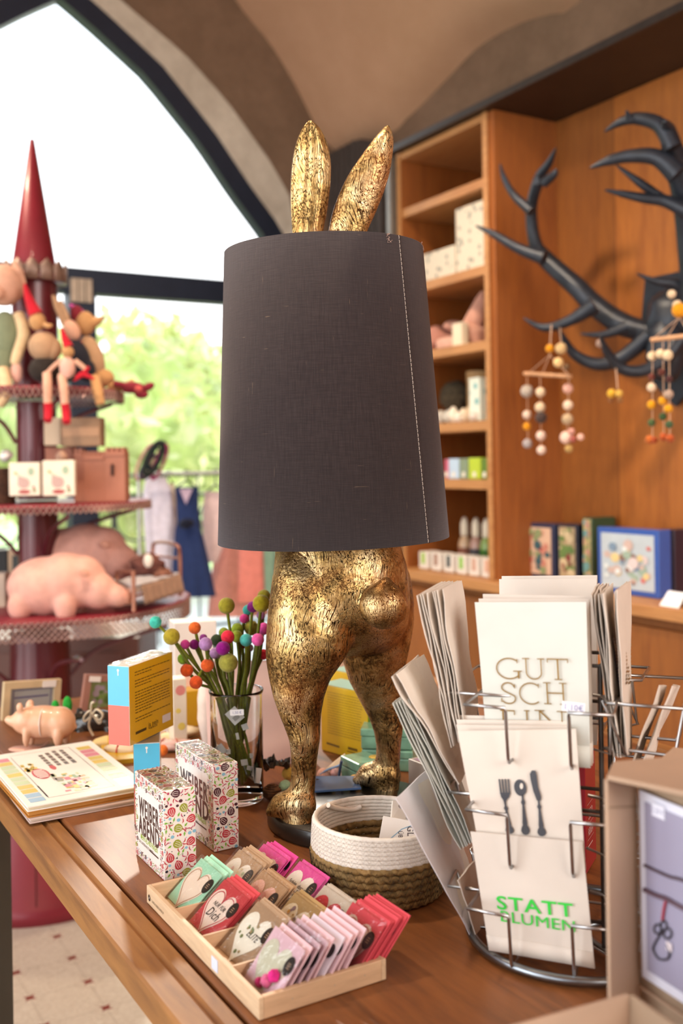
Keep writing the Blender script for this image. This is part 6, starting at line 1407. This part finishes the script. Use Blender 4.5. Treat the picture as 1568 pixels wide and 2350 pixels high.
# pastel wrapped bars and orange ball behind the balanced box
egg(373, 1722, 1.50, 13, 'e0742c', 'orange felt ball behind the front boxes', 'felt_ball_ornament')
for i, (x, y, rz, col) in enumerate([(345,1690,25,'e4c8b4'),(395,1695,10,'e8d0a0'),(425,1680,-5,'e8d8b8'),(375,1712,-20,'dcb4a8'),(275,1722,-12,'ecd8b8'),(250,1705,8,'e8c888'),(405,1712,18,'e0bcb0')]):
    q = onz(x, y, TZ+.008); M = T(q.x, q.y, TZ+.0095) @ RZ(rz); o = thing('wrapped_soap', ['pale pink wrapped bar right under the balanced yellow box','cream wrapped bar in the middle behind the front boxes','pale yellow wrapped bar left of the vase, rearmost','dusty pink wrapped bar beside the orange felt ball','cream wrapped bar with red band left of the blue box','yellowish wrapped bar beside the black piggy bank','rose wrapped bar nearest the vase'][i], 'soap', M, 'pastel wrapped bars behind the boxes')
    MB().ball((0, 0, 0), (.026, .012, .009), 18, 10, M, lump=.25, seed=i).build('wrapping', paper(col), o)
    MB().tube([M @ Vector((0, .0125*cos(t*pi/10), .0098*sin(t*pi/10))) for t in range(20)], .0012, 5, closed=True).build('band', card(['d87868', 'c8a070', 'e0c070', 'c86858', 'c83828', 'd8b040', 'c87868'][i]), o)
# ================================================================ RED TIERED DISPLAY TOWER
RD = mat('7c1828', .42, .1, var=.12, vs=8, bump=.03, coat=.12, name='red_lacquer'); RDD = mat('5c1420', .35, .1, var=.15, vs=6, bump=.03, coat=.3, name='dark_red_lacquer')
LAT = mat('a88880', .4, .6, var=.15, vs=30, bump=.05, name='lattice_metal')
tc_ = at(86, 1100, 3.0); TC = Vector((tc_.x, 3.0, 0)); TM = T(*TC)
tw = thing('display_tower', 'tall dark red tiered display tower with lattice rims and a pointed cone', 'display stand', TM)
MB().lathe([(.295, 0), (.3, .01), (.3, .045), (.285, .05), (.285, .37), (.28, .375), (0, .375)], 72, TM).build('base_drum', RD, tw)
for a in (-1.35, -.9, -1.85): MB().box(.2855, 0, .21, .002, .004, .32, TM @ Matrix.Rotation(a, 4, 'Z')).build('drum_seam', RDD, tw)
MB().lathe([(.1, .376), (.09, .40), (.085, .74)], 40, TM, cap=False).build('pole', RDD, tw)
MB().lathe([(.058, .80), (.058, 1.10)], 40, TM, cap=False).build('pole', RDD, tw)
MB().lathe([(.058, 1.135), (.058, 1.42)], 40, TM, cap=False).build('pole', RDD, tw)
MB().lathe([(.066, 1.46), (.066, 1.77)], 40, TM, cap=False).build('pole', RDD, tw)
zc_ = at(85, 602, 3).z; za_ = at(73, 318, 3).z
MB().lathe([(.066, 1.815), (.062, zc_), (.007, za_-.003), (0, za_)], 48, TM).build('cone', RD, tw)
def tier(r, z, lat, name='tier'):
    MB().lathe([(0, z-.02), (r-.004, z-.02), (r, z-.016), (r, z-.002), (r-.004, z), (0, z)], 96, TM).build(name, RD, tw)
    n = int(r*2*pi/.016); mb = MB(); h = lat; rows = max(1, int(h/.016))
    for s in (-1, 1):
        for i in range(n):
            t0 = 2*pi*i/n; pts = [TM @ Vector(((r+.003)*cos(t0+s*2*pi/n*q/2), (r+.003)*sin(t0+s*2*pi/n*q/2), z-.004-h*q/(rows*2))) for q in range(rows*2+1)]; mb.tube(pts, .0021, 4, sm=False)
    mb.build('lattice_rim', LAT, tw)
tier(.437, at(200, 1421, 2.6).z, .05); tier(.325, 1.128, .022); tier(.25, 1.452, .03)
zt4 = 1.80
MB().lathe([(0, zt4-.03), (.09, zt4-.03), (.095, zt4-.025), (.095, zt4-.005), (0, zt4-.003)], 60, TM).build('crown_plate', RDD, tw)
mb = MB(); r = .094
for i in range(14):
    t0 = 2*pi*i/14; d = 2*pi/14*.45
    mb.grid(lambda u, v: TM @ Vector((r*cos(t0+d*(2*u-1)), r*sin(t0+d*(2*u-1)), zt4-.03+v*(.062-.02*abs(2*u-1)))), 4, 2)
mb.build('crown_rim', mat('8c7468', .5, .4), tw, solid=.003)
for k in range(3):
    z0, r0, r1 = ((1.43, .06, .23), (1.105, .06, .3), (.735, .09, .4))[k]
    for q in range(4):
        an_ = q*pi/2+.55; e = Vector((cos(an_), sin(an_), 0)); MB().tube(smooth_path([TC+e*r0+ZX*(z0-.13), TC+e*(r0+.3*(r1-r0))+ZX*(z0-.06), TC+e*r1+ZX*(z0-.012)], 5), .006, 8).build('bracket', RDD, tw)
ZB = at(200, 1421, 2.6).z; ZM = 1.128; ZU = 1.452
# ---- soft toys: parts given in pixels at a depth
def balls(mb, lst, Y, tilt0=0):
    for x, y, rx, ry, *r in lst:
        dY = r[0] if r else 0; tilt = r[1] if len(r) > 1 else 0; c = at(x, y, Y+dY); k = (Y+dY)/F; ry_ = (rx+ry)/2*.9
        mb.ball((0, 0, 0), (rx*k, min(rx, ry)*k, ry*k), 18, 12, T(*c) @ Matrix.Rotation(radians(tilt), 4, 'Y'))
def toy(name, label, cat, Y, px, py, parts):
    p = at(px, py, Y); o = thing(name, label, cat, T(*p))
    for pn, m, kind, data in parts:
        mb = MB(); 
        if kind == 'b': balls(mb, data, Y)
        else:
            pts, rs = data; P3 = [at(q[0], q[1], Y+(q[2] if len(q) > 2 else 0)) for q in pts]; sp = smooth_path(P3, 5) if len(P3) > 2 else P3
            R = [lerp_table([(i*5, r*Y/F) for i, r in enumerate(rs)], j) for j in range(len(sp))] if len(P3) > 2 else [r*Y/F for r in rs]
            mb.tube(sp, R, 12)
        mb.build(pn, m, o)
    return o
SK = cloth('d0a088'); TAN = cloth('b88a5c'); CR = cloth('d8bc94'); REDC = cloth('b81c2c'); GRN = cloth('7c8468'); DK = cloth('2c241f'); BEI = cloth('b08c6c'); NV = cloth('22222c'); MAR = cloth('7c2430'); PNK = cloth('d8a898')
toy('plush_pig', 'large beige plush pig in a green dress at the left border of the top tier', 'soft toy', 2.86, 10, 880, [
 ('head', SK, 'b', [(8,655,47,48), (-10,672,20,18,-.05)]), ('ear', SK, 't', ([(30,598),(42,625),(56,652)], [3,12,5])),
 ('dress', GRN, 'b', [(12,775,36,62), (6,830,40,44)]), ('arm', CR, 't', ([(42,722),(54,765,-.02),(40,812,-.05),(34,835,-.05)], [13,14,12,10])), ('hand', PNK, 'b', [(38,855,13,26,-.05)]), ('leg', CR, 't', ([(5,850,-.06),(15,895,-.09),(-5,930,-.1)], [15,13,11]))])
toy('elf_doll', 'larger elf doll with a tall red hat and red socks dangling over the top tier', 'doll', 2.80, 98, 872, [
 ('hat', REDC, 't', ([(57,652),(66,685),(82,722)], [3,10,17])), ('head', TAN, 'b', [(86,738,19,21)]), ('braid', TAN, 't', ([(98,742),(110,748,-.02),(120,746,-.02)], [5,6,3])),
 ('sweater', BEI, 'b', [(100,795,34,34), (120,800,22,26)]), ('skirt', DK, 'b', [(102,848,36,30)]), ('leg', SK, 't', ([(108,858,-.04),(109,890,-.06),(110,932,-.06)], [10,10,9])), ('leg', SK, 't', ([(142,862,-.04),(146,892,-.06),(150,934,-.06)], [10,10,9])),
 ('sock', REDC, 't', ([(110,925,-.06),(111,945,-.06),(110,966,-.075)], [10,10,9])), ('sock', REDC, 't', ([(149,927,-.06),(152,948,-.06),(153,970,-.075)], [10,10,9]))])
toy('elf_doll', 'smaller elf doll with a red hat and red gloves sitting on the top tier', 'doll', 2.76, 155, 872, [
 ('hat', REDC, 't', ([(141,752),(147,772),(157,796)], [2,7,12])), ('head', TAN, 'b', [(156,808,14,14)]), ('body', PNK, 'b', [(155,845,18,27)]), ('arm', SK, 't', ([(142,825),(122,842),(110,855)], [5,5,5])), ('glove', REDC, 'b', [(108,858,7,5)]),
 ('arm', SK, 't', ([(172,828),(188,840),(196,848)], [6,6,5])), ('glove', REDC, 't', ([(204,842),(190,858),(168,872)], [4,6,5])), ('glove', REDC, 't', ([(180,858),(200,862),(216,870)], [4,5,3])), ('skirt', DK, 'b', [(160,868,18,8)])])
toy('plush_bunny', 'beige plush bunny with upright ears in a dark coat behind the elf dolls', 'soft toy', 2.93, 180, 872, [
 ('ear', BEI, 't', ([(122,678),(132,705),(148,745)], [4,8,7])), ('ear', BEI, 't', ([(138,690),(148,715),(158,745)], [4,7,7])), ('head', SK, 'b', [(165,758,18,26,0,-25)]), ('coat', NV, 'b', [(182,825,26,48,0,-15), (200,850,20,26)]), ('scarf', REDC, 'b', [(178,786,12,4)])])
toy('plush_fox', 'tan plush fox with a pointed snout and maroon hat, long legs to the right', 'soft toy', 2.97, 225, 872, [
 ('head', TAN, 'b', [(196,742,22,28)]), ('snout', TAN, 't', ([(200,740),(220,738),(238,729)], [20,12,3])), ('nose', DK, 'b', [(239,728,3,3)]), ('hat', MAR, 'b', [(176,720,15,20)]), ('hat_trim', cloth('c8509c'), 't', ([(160,700),(175,707),(190,715)], [4,5,4])),
 ('body', BEI, 'b', [(212,820,26,52,0,-18)]), ('skirt', TAN, 'b', [(235,868,28,22)]), ('leg', TAN, 't', ([(218,868,-.1),(224,895,-.14),(231,928,-.15)], [11,12,10])), ('leg', TAN, 't', ([(250,885),(280,888),(308,876)], [11,9,8]))])
toy('crochet_flower', 'maroon crocheted flower lying at the right end of the top tier', 'decoration', 2.95, 305, 905, [
 ('petals', MAR, 'b', [(310,890,26,14,0,10), (325,905,16,10), (340,888,16,9,0,-25), (300,895,20,8)]), ('stem', MAR, 't', ([(262,880),(285,885),(300,892)], [7,8,10])), ('centre', cloth('b8504c'), 'b', [(318,893,9,8,-.03)])])
# the crocheted flower rests on a small bracket shelf of the tier
# ---- middle tier
def tbox(name, label, cat, x0, x1, y0, y1, Y, m, d=.05, rz=0, group=None):
    a, b = at(x0, y1, Y), at(x1, y1, Y); t_ = at((x0+x1)/2, y0, Y); M = T((a.x+b.x)/2, Y+d/2, (a.z+b.z)/2) @ RZ(rz); o = thing(name, label, cat, M, group); h = t_.z-(a.z+b.z)/2
    MB().box(0, 0, h/2, b.x-a.x, d, h, M).build('body', m, o, bevel=.002); return o, M, b.x-a.x, h, d
for i, (x0, x1, y0) in enumerate(((21, 92, 1061), (98, 172, 1056))):
    yb = 1138; Yb_ = 2.745
    o, M, w, h, d = tbox('party_card', ['left', 'right'][i]+' of two white cards with a party-hat pig drawing on the middle tier', 'card', x0, x1, y0, yb, Yb_, card('e6d8c0'), .02)
    Mf_ = M @ T(-w/2, -d/2-.0006, 0) @ Matrix.Rotation(pi/2, 4, 'X')
    mb = MB()
    def P_(x, y, rx, ry, mi, z): mb.add([(x*w+a, y*h+b, z) for a, b in circ(16, rx*w, ry*w)], [tuple(range(16))], Mf_, mi)
    P_(.48, .38, .2, .18, 0, .0001); P_(.38, .5, .1, .09, 0, .0002); P_(.5, .12, .2, .07, 1, .0002); P_(.82, .16, .05, .07, 2, .0002); P_(.72, .72, .1, .13, 3, .0002); P_(.22, .68, .045, .045, 4, .0003); P_(.8, .26, .04, .04, 1, .0003)
    ribbon(mb, [(.25*w, .66*h), (.38*w, .55*h)], .004, Mf_, 3, .0003); mb.build('pig_drawing', [card('c09c90'), card('a83c34'), card('7c7c4c'), card('9cb090'), card('dc9c30')], o)
CW = mat('a86c54', .6, var=.1, vs=14, name='castle_wood')
p0 = at(170, 1125, 2.86); p1 = at(292, 1128, 2.86); zt_c = at(230, 1040, 2.86).z; zb_c = ZM+.001
o = thing('toy_castle', 'terracotta wooden toy castle with battlements on the middle tier', 'toy', T((p0.x+p1.x)/2, 2.9, zb_c))
for nm, x0, x1, hh_ in (('tower', 170, 190, 1030), ('wall', 190.5, 239.5, 1036), ('tower', 240, 287, 1027)):
    a = at(x0, 1100, 2.86).x; b = at(x1, 1100, 2.86).x; zt_k = at((x0+x1)/2, hh_+10, 2.86).z; mb = MB(); mb.box((a+b)/2, 2.89, (zb_c+zt_k)/2, b-a, .06, zt_k-zb_c)
    n = max(2, int((b-a)/.012)); 
    for q in range(n): mb.box(a+(b-a)*(q+.5)/n, 2.89, zt_k+.006, (b-a)/n*.55, .06, .013)
    mb.box((a+b)/2, 2.858, zt_k-.006, b-a, .006, .008); mb.build(nm, CW, o)
cpt = at(258, 1080, 2.855); mb = MB(); mb.box(0, 0, 0, .008, .004, .028, T(*cpt)); mb.ball((0, 0, .014), (.004, .002, .005), 10, 8, T(*cpt)); mb.build('slit_window', mat('2c1410', .8), o)
tbox('cream_box', 'cream box standing on the castle left of the brown carton', 'box', 101, 139, 958, 1022, 2.90, paper('d0b89c'), .04)
o, M, w, h, d = tbox('brown_carton', 'brown carton with a lighter band standing above the toy castle', 'box', 140, 231, 958, 1024, 2.87, mat('8c6c50', .6), .06)
MB().box(0, -d/2-.001, h*.5, w*.94, .002, h*.3, M).build('light_band', paper('a88468'), o)
tbox('back_box', 'plain terracotta box carrying the cream box behind the party cards', 'box', 104, 168, 1026, 1120, 2.92, mat('9c6450', .7), .05)
o = thing('wooden_toy', 'small round wooden toy top peeking over the right party card', 'toy', T(*at(141, 1052, 2.82))); q = at(141, 1046, 2.84); MB().lathe([(.004, -.1), (.004, -.02), (.014, -.012), (.017, 0), (.008, .012), (0, .018)], 20, T(*q)).build('body', mat('b89078', .6), o)
o = thing('wicker_basket', 'brown wicker basket at the left border of the middle tier', 'basket', T(*at(4, 1130, 2.80)))
q = at(2, 1132, 2.82); mb = MB()
for k in range(9): mb.tube([Vector((q.x+(.03+.001*k)*cos(t*pi/14), 2.84+(.03+.001*k)*sin(t*pi/14), ZM+.006+k*.011)) for t in range(28)], .006, 6, closed=True)
mb.build('wicker_wall', mat('4c3020', .9, var=.5, vs=80), o)
mb = MB(); mb.lathe([(.0, .002), (.03, .002)], 20, T(q.x, 2.84, ZM), cap=False); mb.build('bottom', mat('4c3020', .9), o)
o = thing('crystal_ornament', 'sparkling clear ornament on the wicker basket at the left border', 'ornament', T(*at(14, 1050, 2.84))); MB().ball(at(14, 1046, 2.84), (.018, .016, .017), 10, 7, lump=.5).build('body', mat('e0dcd8', .1, .3), o)
# ---- bottom tier
def pigplush(name, label, Y, dx, dy, sc, y_base):
    def q(l): return [(x*sc+dx, y*sc+dy, rx*sc, ry*sc, *r) for x, y, rx, ry, *r in l]
    p = at(150*sc+dx, y_base, Y); o = thing(name, label, 'soft toy', T(p.x, Y, p.z), 'pink plush pigs on the bottom tier')
    mb = MB(); mb2 = MB()
    for x, y, rx, ry, *r in q([(105,1345,88,68),(150,1335,72,68),(185,1335,60,62),(225,1355,45,42,-.01,25),(265,1366,32,26,-.01,25),(45,1390,28,36,-.05),(150,1392,26,40,-.06),(182,1400,16,26,.03),(60,1400,20,26,.06),(285,1372,16,17,-.01)]):
        dY = r[0]*sc if r else 0; tl_ = r[1] if len(r) > 1 else 0; k = (Y+dY)/F; cc = at(x, y, Y+dY); dd = min(rx*k, .085*sc)
        mb.ball((0, 0, 0), (rx*k, dd, ry*k), 22, 14, T(*cc) @ Matrix.Rotation(radians(tl_), 4, 'Y'))
    voxel(mb, 'body', cloth('dca696'), o, .006, 5)
    mb = MB(); L = [(150,1305,-.088),(178,1308,-.092),(205,1290,-.086),(215,1330,-.094),(216,1340,-.09)]
    e = [at(x*sc+dx, y*sc+dy, Y+z*sc) for x, y, z in [(158,1318,-.085),(203,1288,-.08),(221,1338,-.085)]]
    c_ = (e[0]+e[1]+e[2])/3; n_ = Vector((0, -.012, 0)); mid = [(e[i]+e[(i+1) % 3])/2 for i in range(3)]
    mb.add([e[0], e[1], e[2], c_+n_*1.4, c_-n_*.3], [(0, 3, 1), (1, 3, 2), (2, 3, 0), (0, 1, 4), (1, 2, 4), (2, 0, 4)], None, 0, True)
    mb.build('ear', cloth('d09680'), o, sub=2)
    sn = at(291*sc+dx, 1369*sc+dy, Y-.01); MB().ball(sn+Vector((.004*sc, 0, 0)), (.012*sc, .024*sc, .022*sc), 16, 10).build('snout', cloth('c48a74'), o); return o
pigplush('plush_pig', 'nearest large pink plush pig standing on the bottom tier', 2.72, 0, 0, 1.0, 1430)
pigplush('plush_pig', 'pink plush pig behind, its head turned to the toy bed', 3.05, 48, -66, 1.0, 1368)
o = thing('toy_bed', 'copper wire toy bed with a pale blanket at the right of the bottom tier', 'toy bed', T(*at(360, 1390, 2.9)))
CU = mat('b8826c', .35, .8, name='copper')
ZBp = ZB+.006
def dn(x, y, Y): p = at(x, y, Y); return Vector((p.x, p.y, ZBp))
h1, h2 = at(306, 1312, 2.68), at(268, 1312, 2.80); k1, k2 = at(412, 1250, 2.98), at(350, 1245, 3.12)
MB().tube([Vector((h1.x, h1.y, ZBp)), h1, h2, Vector((h2.x, h2.y, ZBp))], .0055, 8, sm=False).build('foot_frame', CU, o)
MB().tube(smooth_path([Vector((k1.x, k1.y, ZBp)), k1-ZX*.03, k1+Vector((-.012, 0, 0)), k2+Vector((.012, 0, 0)), k2-ZX*.03, Vector((k2.x, k2.y, ZBp))], 5), .0055, 8).build('head_frame', CU, o)
MB().tube([k1-ZX*.04, k2-ZX*.04], .004, 8).build('head_bar', CU, o)
zb2 = ZB+.065
MB().tube([Vector((h1.x, h1.y, zb2-.02)), Vector((k1.x, k1.y, zb2-.02))], .004, 8).build('side_rail', CU, o); MB().tube([Vector((h2.x, h2.y, zb2-.02)), Vector((k2.x, k2.y, zb2-.02))], .004, 8).build('side_rail', CU, o)
q4_ = [Vector((v.x, v.y, zb2-.015)) for v in (h1, k1, k2, h2)]; MB().hexa(q4_, [v+ZX*.018 for v in q4_]).build('mattress', cloth('b8a8a0'), o, bevel=.006)
bl = [q4_[0]+(q4_[1]-q4_[0])*.15, q4_[1]]; mb = MB()
mb.grid(lambda u, v: bl[0]+(bl[1]-bl[0])*u+(q4_[3]-q4_[0])*.0+Vector((.012*v+.003*sin(u*40), -.012*v, .02-v*.05+.003*mnoise.noise(Vector((u*8, v*3, 0))))), 30, 5); mb.build('blanket_fringe', cloth('9c7c68'), o, solid=.003)
mb = MB(); mb.grid(lambda u, v: (q4_[0]*(1-u)+q4_[1]*u)*(1-v)+(q4_[3]*(1-u)+q4_[2]*u)*v+ZX*(.022+.004*mnoise.noise(Vector((u*6, v*5, 2)))), 20, 12); mb.build('blanket', cloth('c4c0c4'), o, solid=.003)
zq = zb2+.01
o = thing('knitted_doll', 'dark brown knitted doll with a white face lying on the toy bed', 'doll', T((q4_[2].x+q4_[1].x)/2-.05, q4_[1].y, zq+.02))
qc = at(340, 1300, 2.95)
MB().ball(qc, (.05, .04, .036), 20, 14, lump=.4, seed=3).build('body', mat('6c4038', .9, var=.4, vs=70, bump=.5, bs=200), o); MB().ball(at(372, 1322, 2.93), (.03, .03, .022), 16, 10, lump=.4).build('shawl', mat('7c5040', .9, var=.4, vs=70), o)
MB().ball(at(340, 1287, 2.90), (.014, .01, .02), 12, 8).build('face', cloth('e4dcd0'), o)
o, M, w, h, d = tbox('framed_card', 'small cream framed card behind the rear of the nearest plush pig', 'picture', 19, 70, 1262, 1325, 3.12, mat('c0a07c', .5), .02); MB().box(0, -d/2-.001, h/2, w*.6, .002, h*.6, M).build('picture', mat('2c3028', .5), o)
tbox('cream_box', 'tall cream box at the left border of the bottom tier', 'box', -30, 13, 1316, 1432, 2.85, paper('c8b4a0'), .05)
tbox('dark_box', 'near-black box behind the tall cream box at the left border', 'box', -30, 16, 1262, 1314, 3.15, mat('1c1a18', .6), .05)
# ---- low brown cabinet behind the tower
o, M, w, h, d = tbox('low_cabinet', 'low dark brown cabinet behind the tower pole', 'cabinet', -260, 324, 1468, 1884, 3.5, mat('5c3428', .5, var=.15, vs=3, coat=.2), .35)
for x in (-.3, .0, .3): MB().box(x*w, -d/2-.004, h*.5, w*.28, .008, h*.85, M).build('door', mat('64392c', .5, var=.15, vs=3, coat=.2), o, bevel=.002)
for x in (134, 178): MB().ball(at(x, 1524 if x < 150 else 1512, 3.46), .012, 12, 8).build('knob', mat('c0c4d0', .2, .6), o)
# ================================================================ CLOTHES RAIL BY THE WINDOW
RYc = 4.25; zr = at(430, 1086, RYc).z
o = thing('clothes_rail', 'thin metal clothes rail by the window carrying children dresses', 'clothes rail', T(at(450, 1086, RYc).x, RYc, 0))
xa, xb_ = at(318, 1086, RYc).x, at(640, 1086, RYc).x
MB().tube([(xa, RYc, zr), (xb_, RYc, zr)], .007, 8).build('bar', mat('c4c4c0', .3, .8), o)
for x in (xa, xb_):
    MB().tube([(x, RYc, .01), (x, RYc, zr)], .008, 8).build('post', mat('c4c4c0', .3, .8), o); MB().tube([(x, RYc-.2, .01), (x, RYc+.2, .01)], .01, 8).build('foot', mat('c4c4c0', .3, .8), o)
def dress(label, prof, Y, m, top_y, pleat=9, seed=0, yaw=0, hang=True, name='dress', group='children dresses on the rail', extra=None):
    """prof: (py, xl, xr)"""
    p = at((prof[0][1]+prof[0][2])/2, prof[0][0], Y); o = thing(name, label, 'dress', T(p.x, Y, p.z), group)
    NV_ = 40; nu = 72; sp = [(lerp_table([(r[0], r[1]) for r in prof], y), lerp_table([(r[0], r[2]) for r in prof], y), y) for y in [prof[0][0]+(prof[-1][0]-prof[0][0])*j/NV_ for j in range(NV_+1)]]
    def pt(u, v):
        xl, xr, y = sp[round(v*NV_)]; l, q = at(xl, y, Y), at(xr, y, Y); c = (l+q)/2; hw = (q-l).length/2; t = 2*pi*u; k = 1+.16*max(0, v-.3)*sin(t*pleat+seed)+.05*sin(t*5+v*9+seed)
        return c+Vector((hw*cos(t)*(k if abs(sin(t)) > .5 else 1), max(.02, hw*.4)*sin(t)*k, 0))
    mb = MB(); mb.grid(pt, nu, NV_); mb.build('fabric', m, o)
    if hang:
        c = at((prof[0][1]+prof[0][2])/2, prof[0][0], Y); w_ = (at(prof[0][2], 1100, Y)-at(prof[0][1], 1100, Y)).length*.45
        h = MB(); h.tube([c+Vector((-w_, 0, -.005)), c+Vector((0, 0, .03)), c+Vector((w_, 0, -.005))], .004, 6); h.tube(smooth_path([c+Vector((0, 0, .03)), Vector((c.x+.0, Y, zr-.012)), Vector((c.x+.012, Y, zr+.004)), Vector((c.x, Y, zr+.014)), Vector((c.x-.012, Y, zr+.004))], 4), .0025, 6); h.build('hanger', mat('1c1c20', .4), o)
    if extra: extra(o)
    return o
navy = cloth('26355f'); 
def sash(o): MB().ball(at(428, 1202, RYc-.06), (.03, .02, .02), 14, 8, lump=.4).build('bow', cloth('161a2c'), o); mb = MB(); a, b, c = at(412, 1122, RYc-.045), at(442, 1122, RYc-.045), at(427, 1158, RYc-.055); mb.add([a, b, c], [(0, 2, 1)]); mb.build('neckline', cloth('b09cb0'), o, solid=.002)
dress('navy blue sleeveless dress with a dark bow hanging on the rail', [(1118,401,456),(1150,404,455),(1200,406,458),(1215,402,462),(1280,396,478),(1340,394,490),(1368,398,496)], RYc, navy, 1118, 8, 1, extra=sash)
dress('long white gown hanging left of the navy dress', [(1095,335,380),(1130,328,396),(1200,330,404),(1280,336,400),(1345,342,396)], RYc+.1, cloth('dcd6e4'), 1095, 7, 2, extra=None)
dress('cream white dress half hidden between the gown and the navy dress', [(1110,372,400),(1180,376,408),(1230,378,402)], RYc+.18, cloth('f0e4cc'), 1110, 6, 3)
dress('pale pink top with ribbons hanging right of the navy dress', [(1128,470,520),(1180,464,522),(1235,466,520),(1290,474,500)], RYc+.1, cloth('e0c8c8'), 1128, 6, 4)
dress('long peach tulle gown whose lower part shows left of the lamp', [(1130,505,560),(1220,496,585),(1330,484,610),(1412,476,618)], RYc+.2, cloth('dc9c90'), 1130, 9, 5)
dress('coral gown hanging behind the lampshade edge', [(1130,555,600),(1250,548,604),(1380,545,608)], RYc+.05, cloth('d88478'), 1130, 7, 6)
dress('mint green dress glimpsed between the lampshade and rabbit hip', [(1130,598,630),(1280,598,632),(1370,600,628)], RYc+.12, cloth('9cc8b4'), 1130, 6, 7)
o = thing('hair_wreaths', 'bunch of dark green and magenta ribbon wreaths hanging left of the dresses', 'wreath', T(*at(350, 1050, 4.1)))
for i, (cx, cy, rx, ry, tl_, c, r) in enumerate([(352,1052,14,40,25,'2c3430',.012),(342,1072,12,30,35,'4c4454',.009),(366,1060,10,42,22,'b04878',.007),(358,1045,11,34,30,'1c3c44',.01),(333,1060,12,44,25,'d89c98',.006)]):
    mb = MB(); t_ = radians(tl_); mb.tube([at(cx+rx*cos(a)*cos(t_)+ry*sin(a)*sin(t_)*-1*-1, cy+rx*cos(a)*sin(t_)-ry*sin(a)*cos(t_), 4.12+.02*i+.02*cos(a)) for a in [2*pi*k/24 for k in range(24)]], r, 6, closed=True); mb.build('wreath', cloth(c), o)
MB().tube(smooth_path([at(362, 1012, 4.12), Vector((at(362, 1000, 4.2).x, 4.2, zr+.02)), Vector((at(340, 1086, RYc).x, RYc, zr+.01))], 4), .003, 6).build('hook', mat('1c1c20', .4), o)
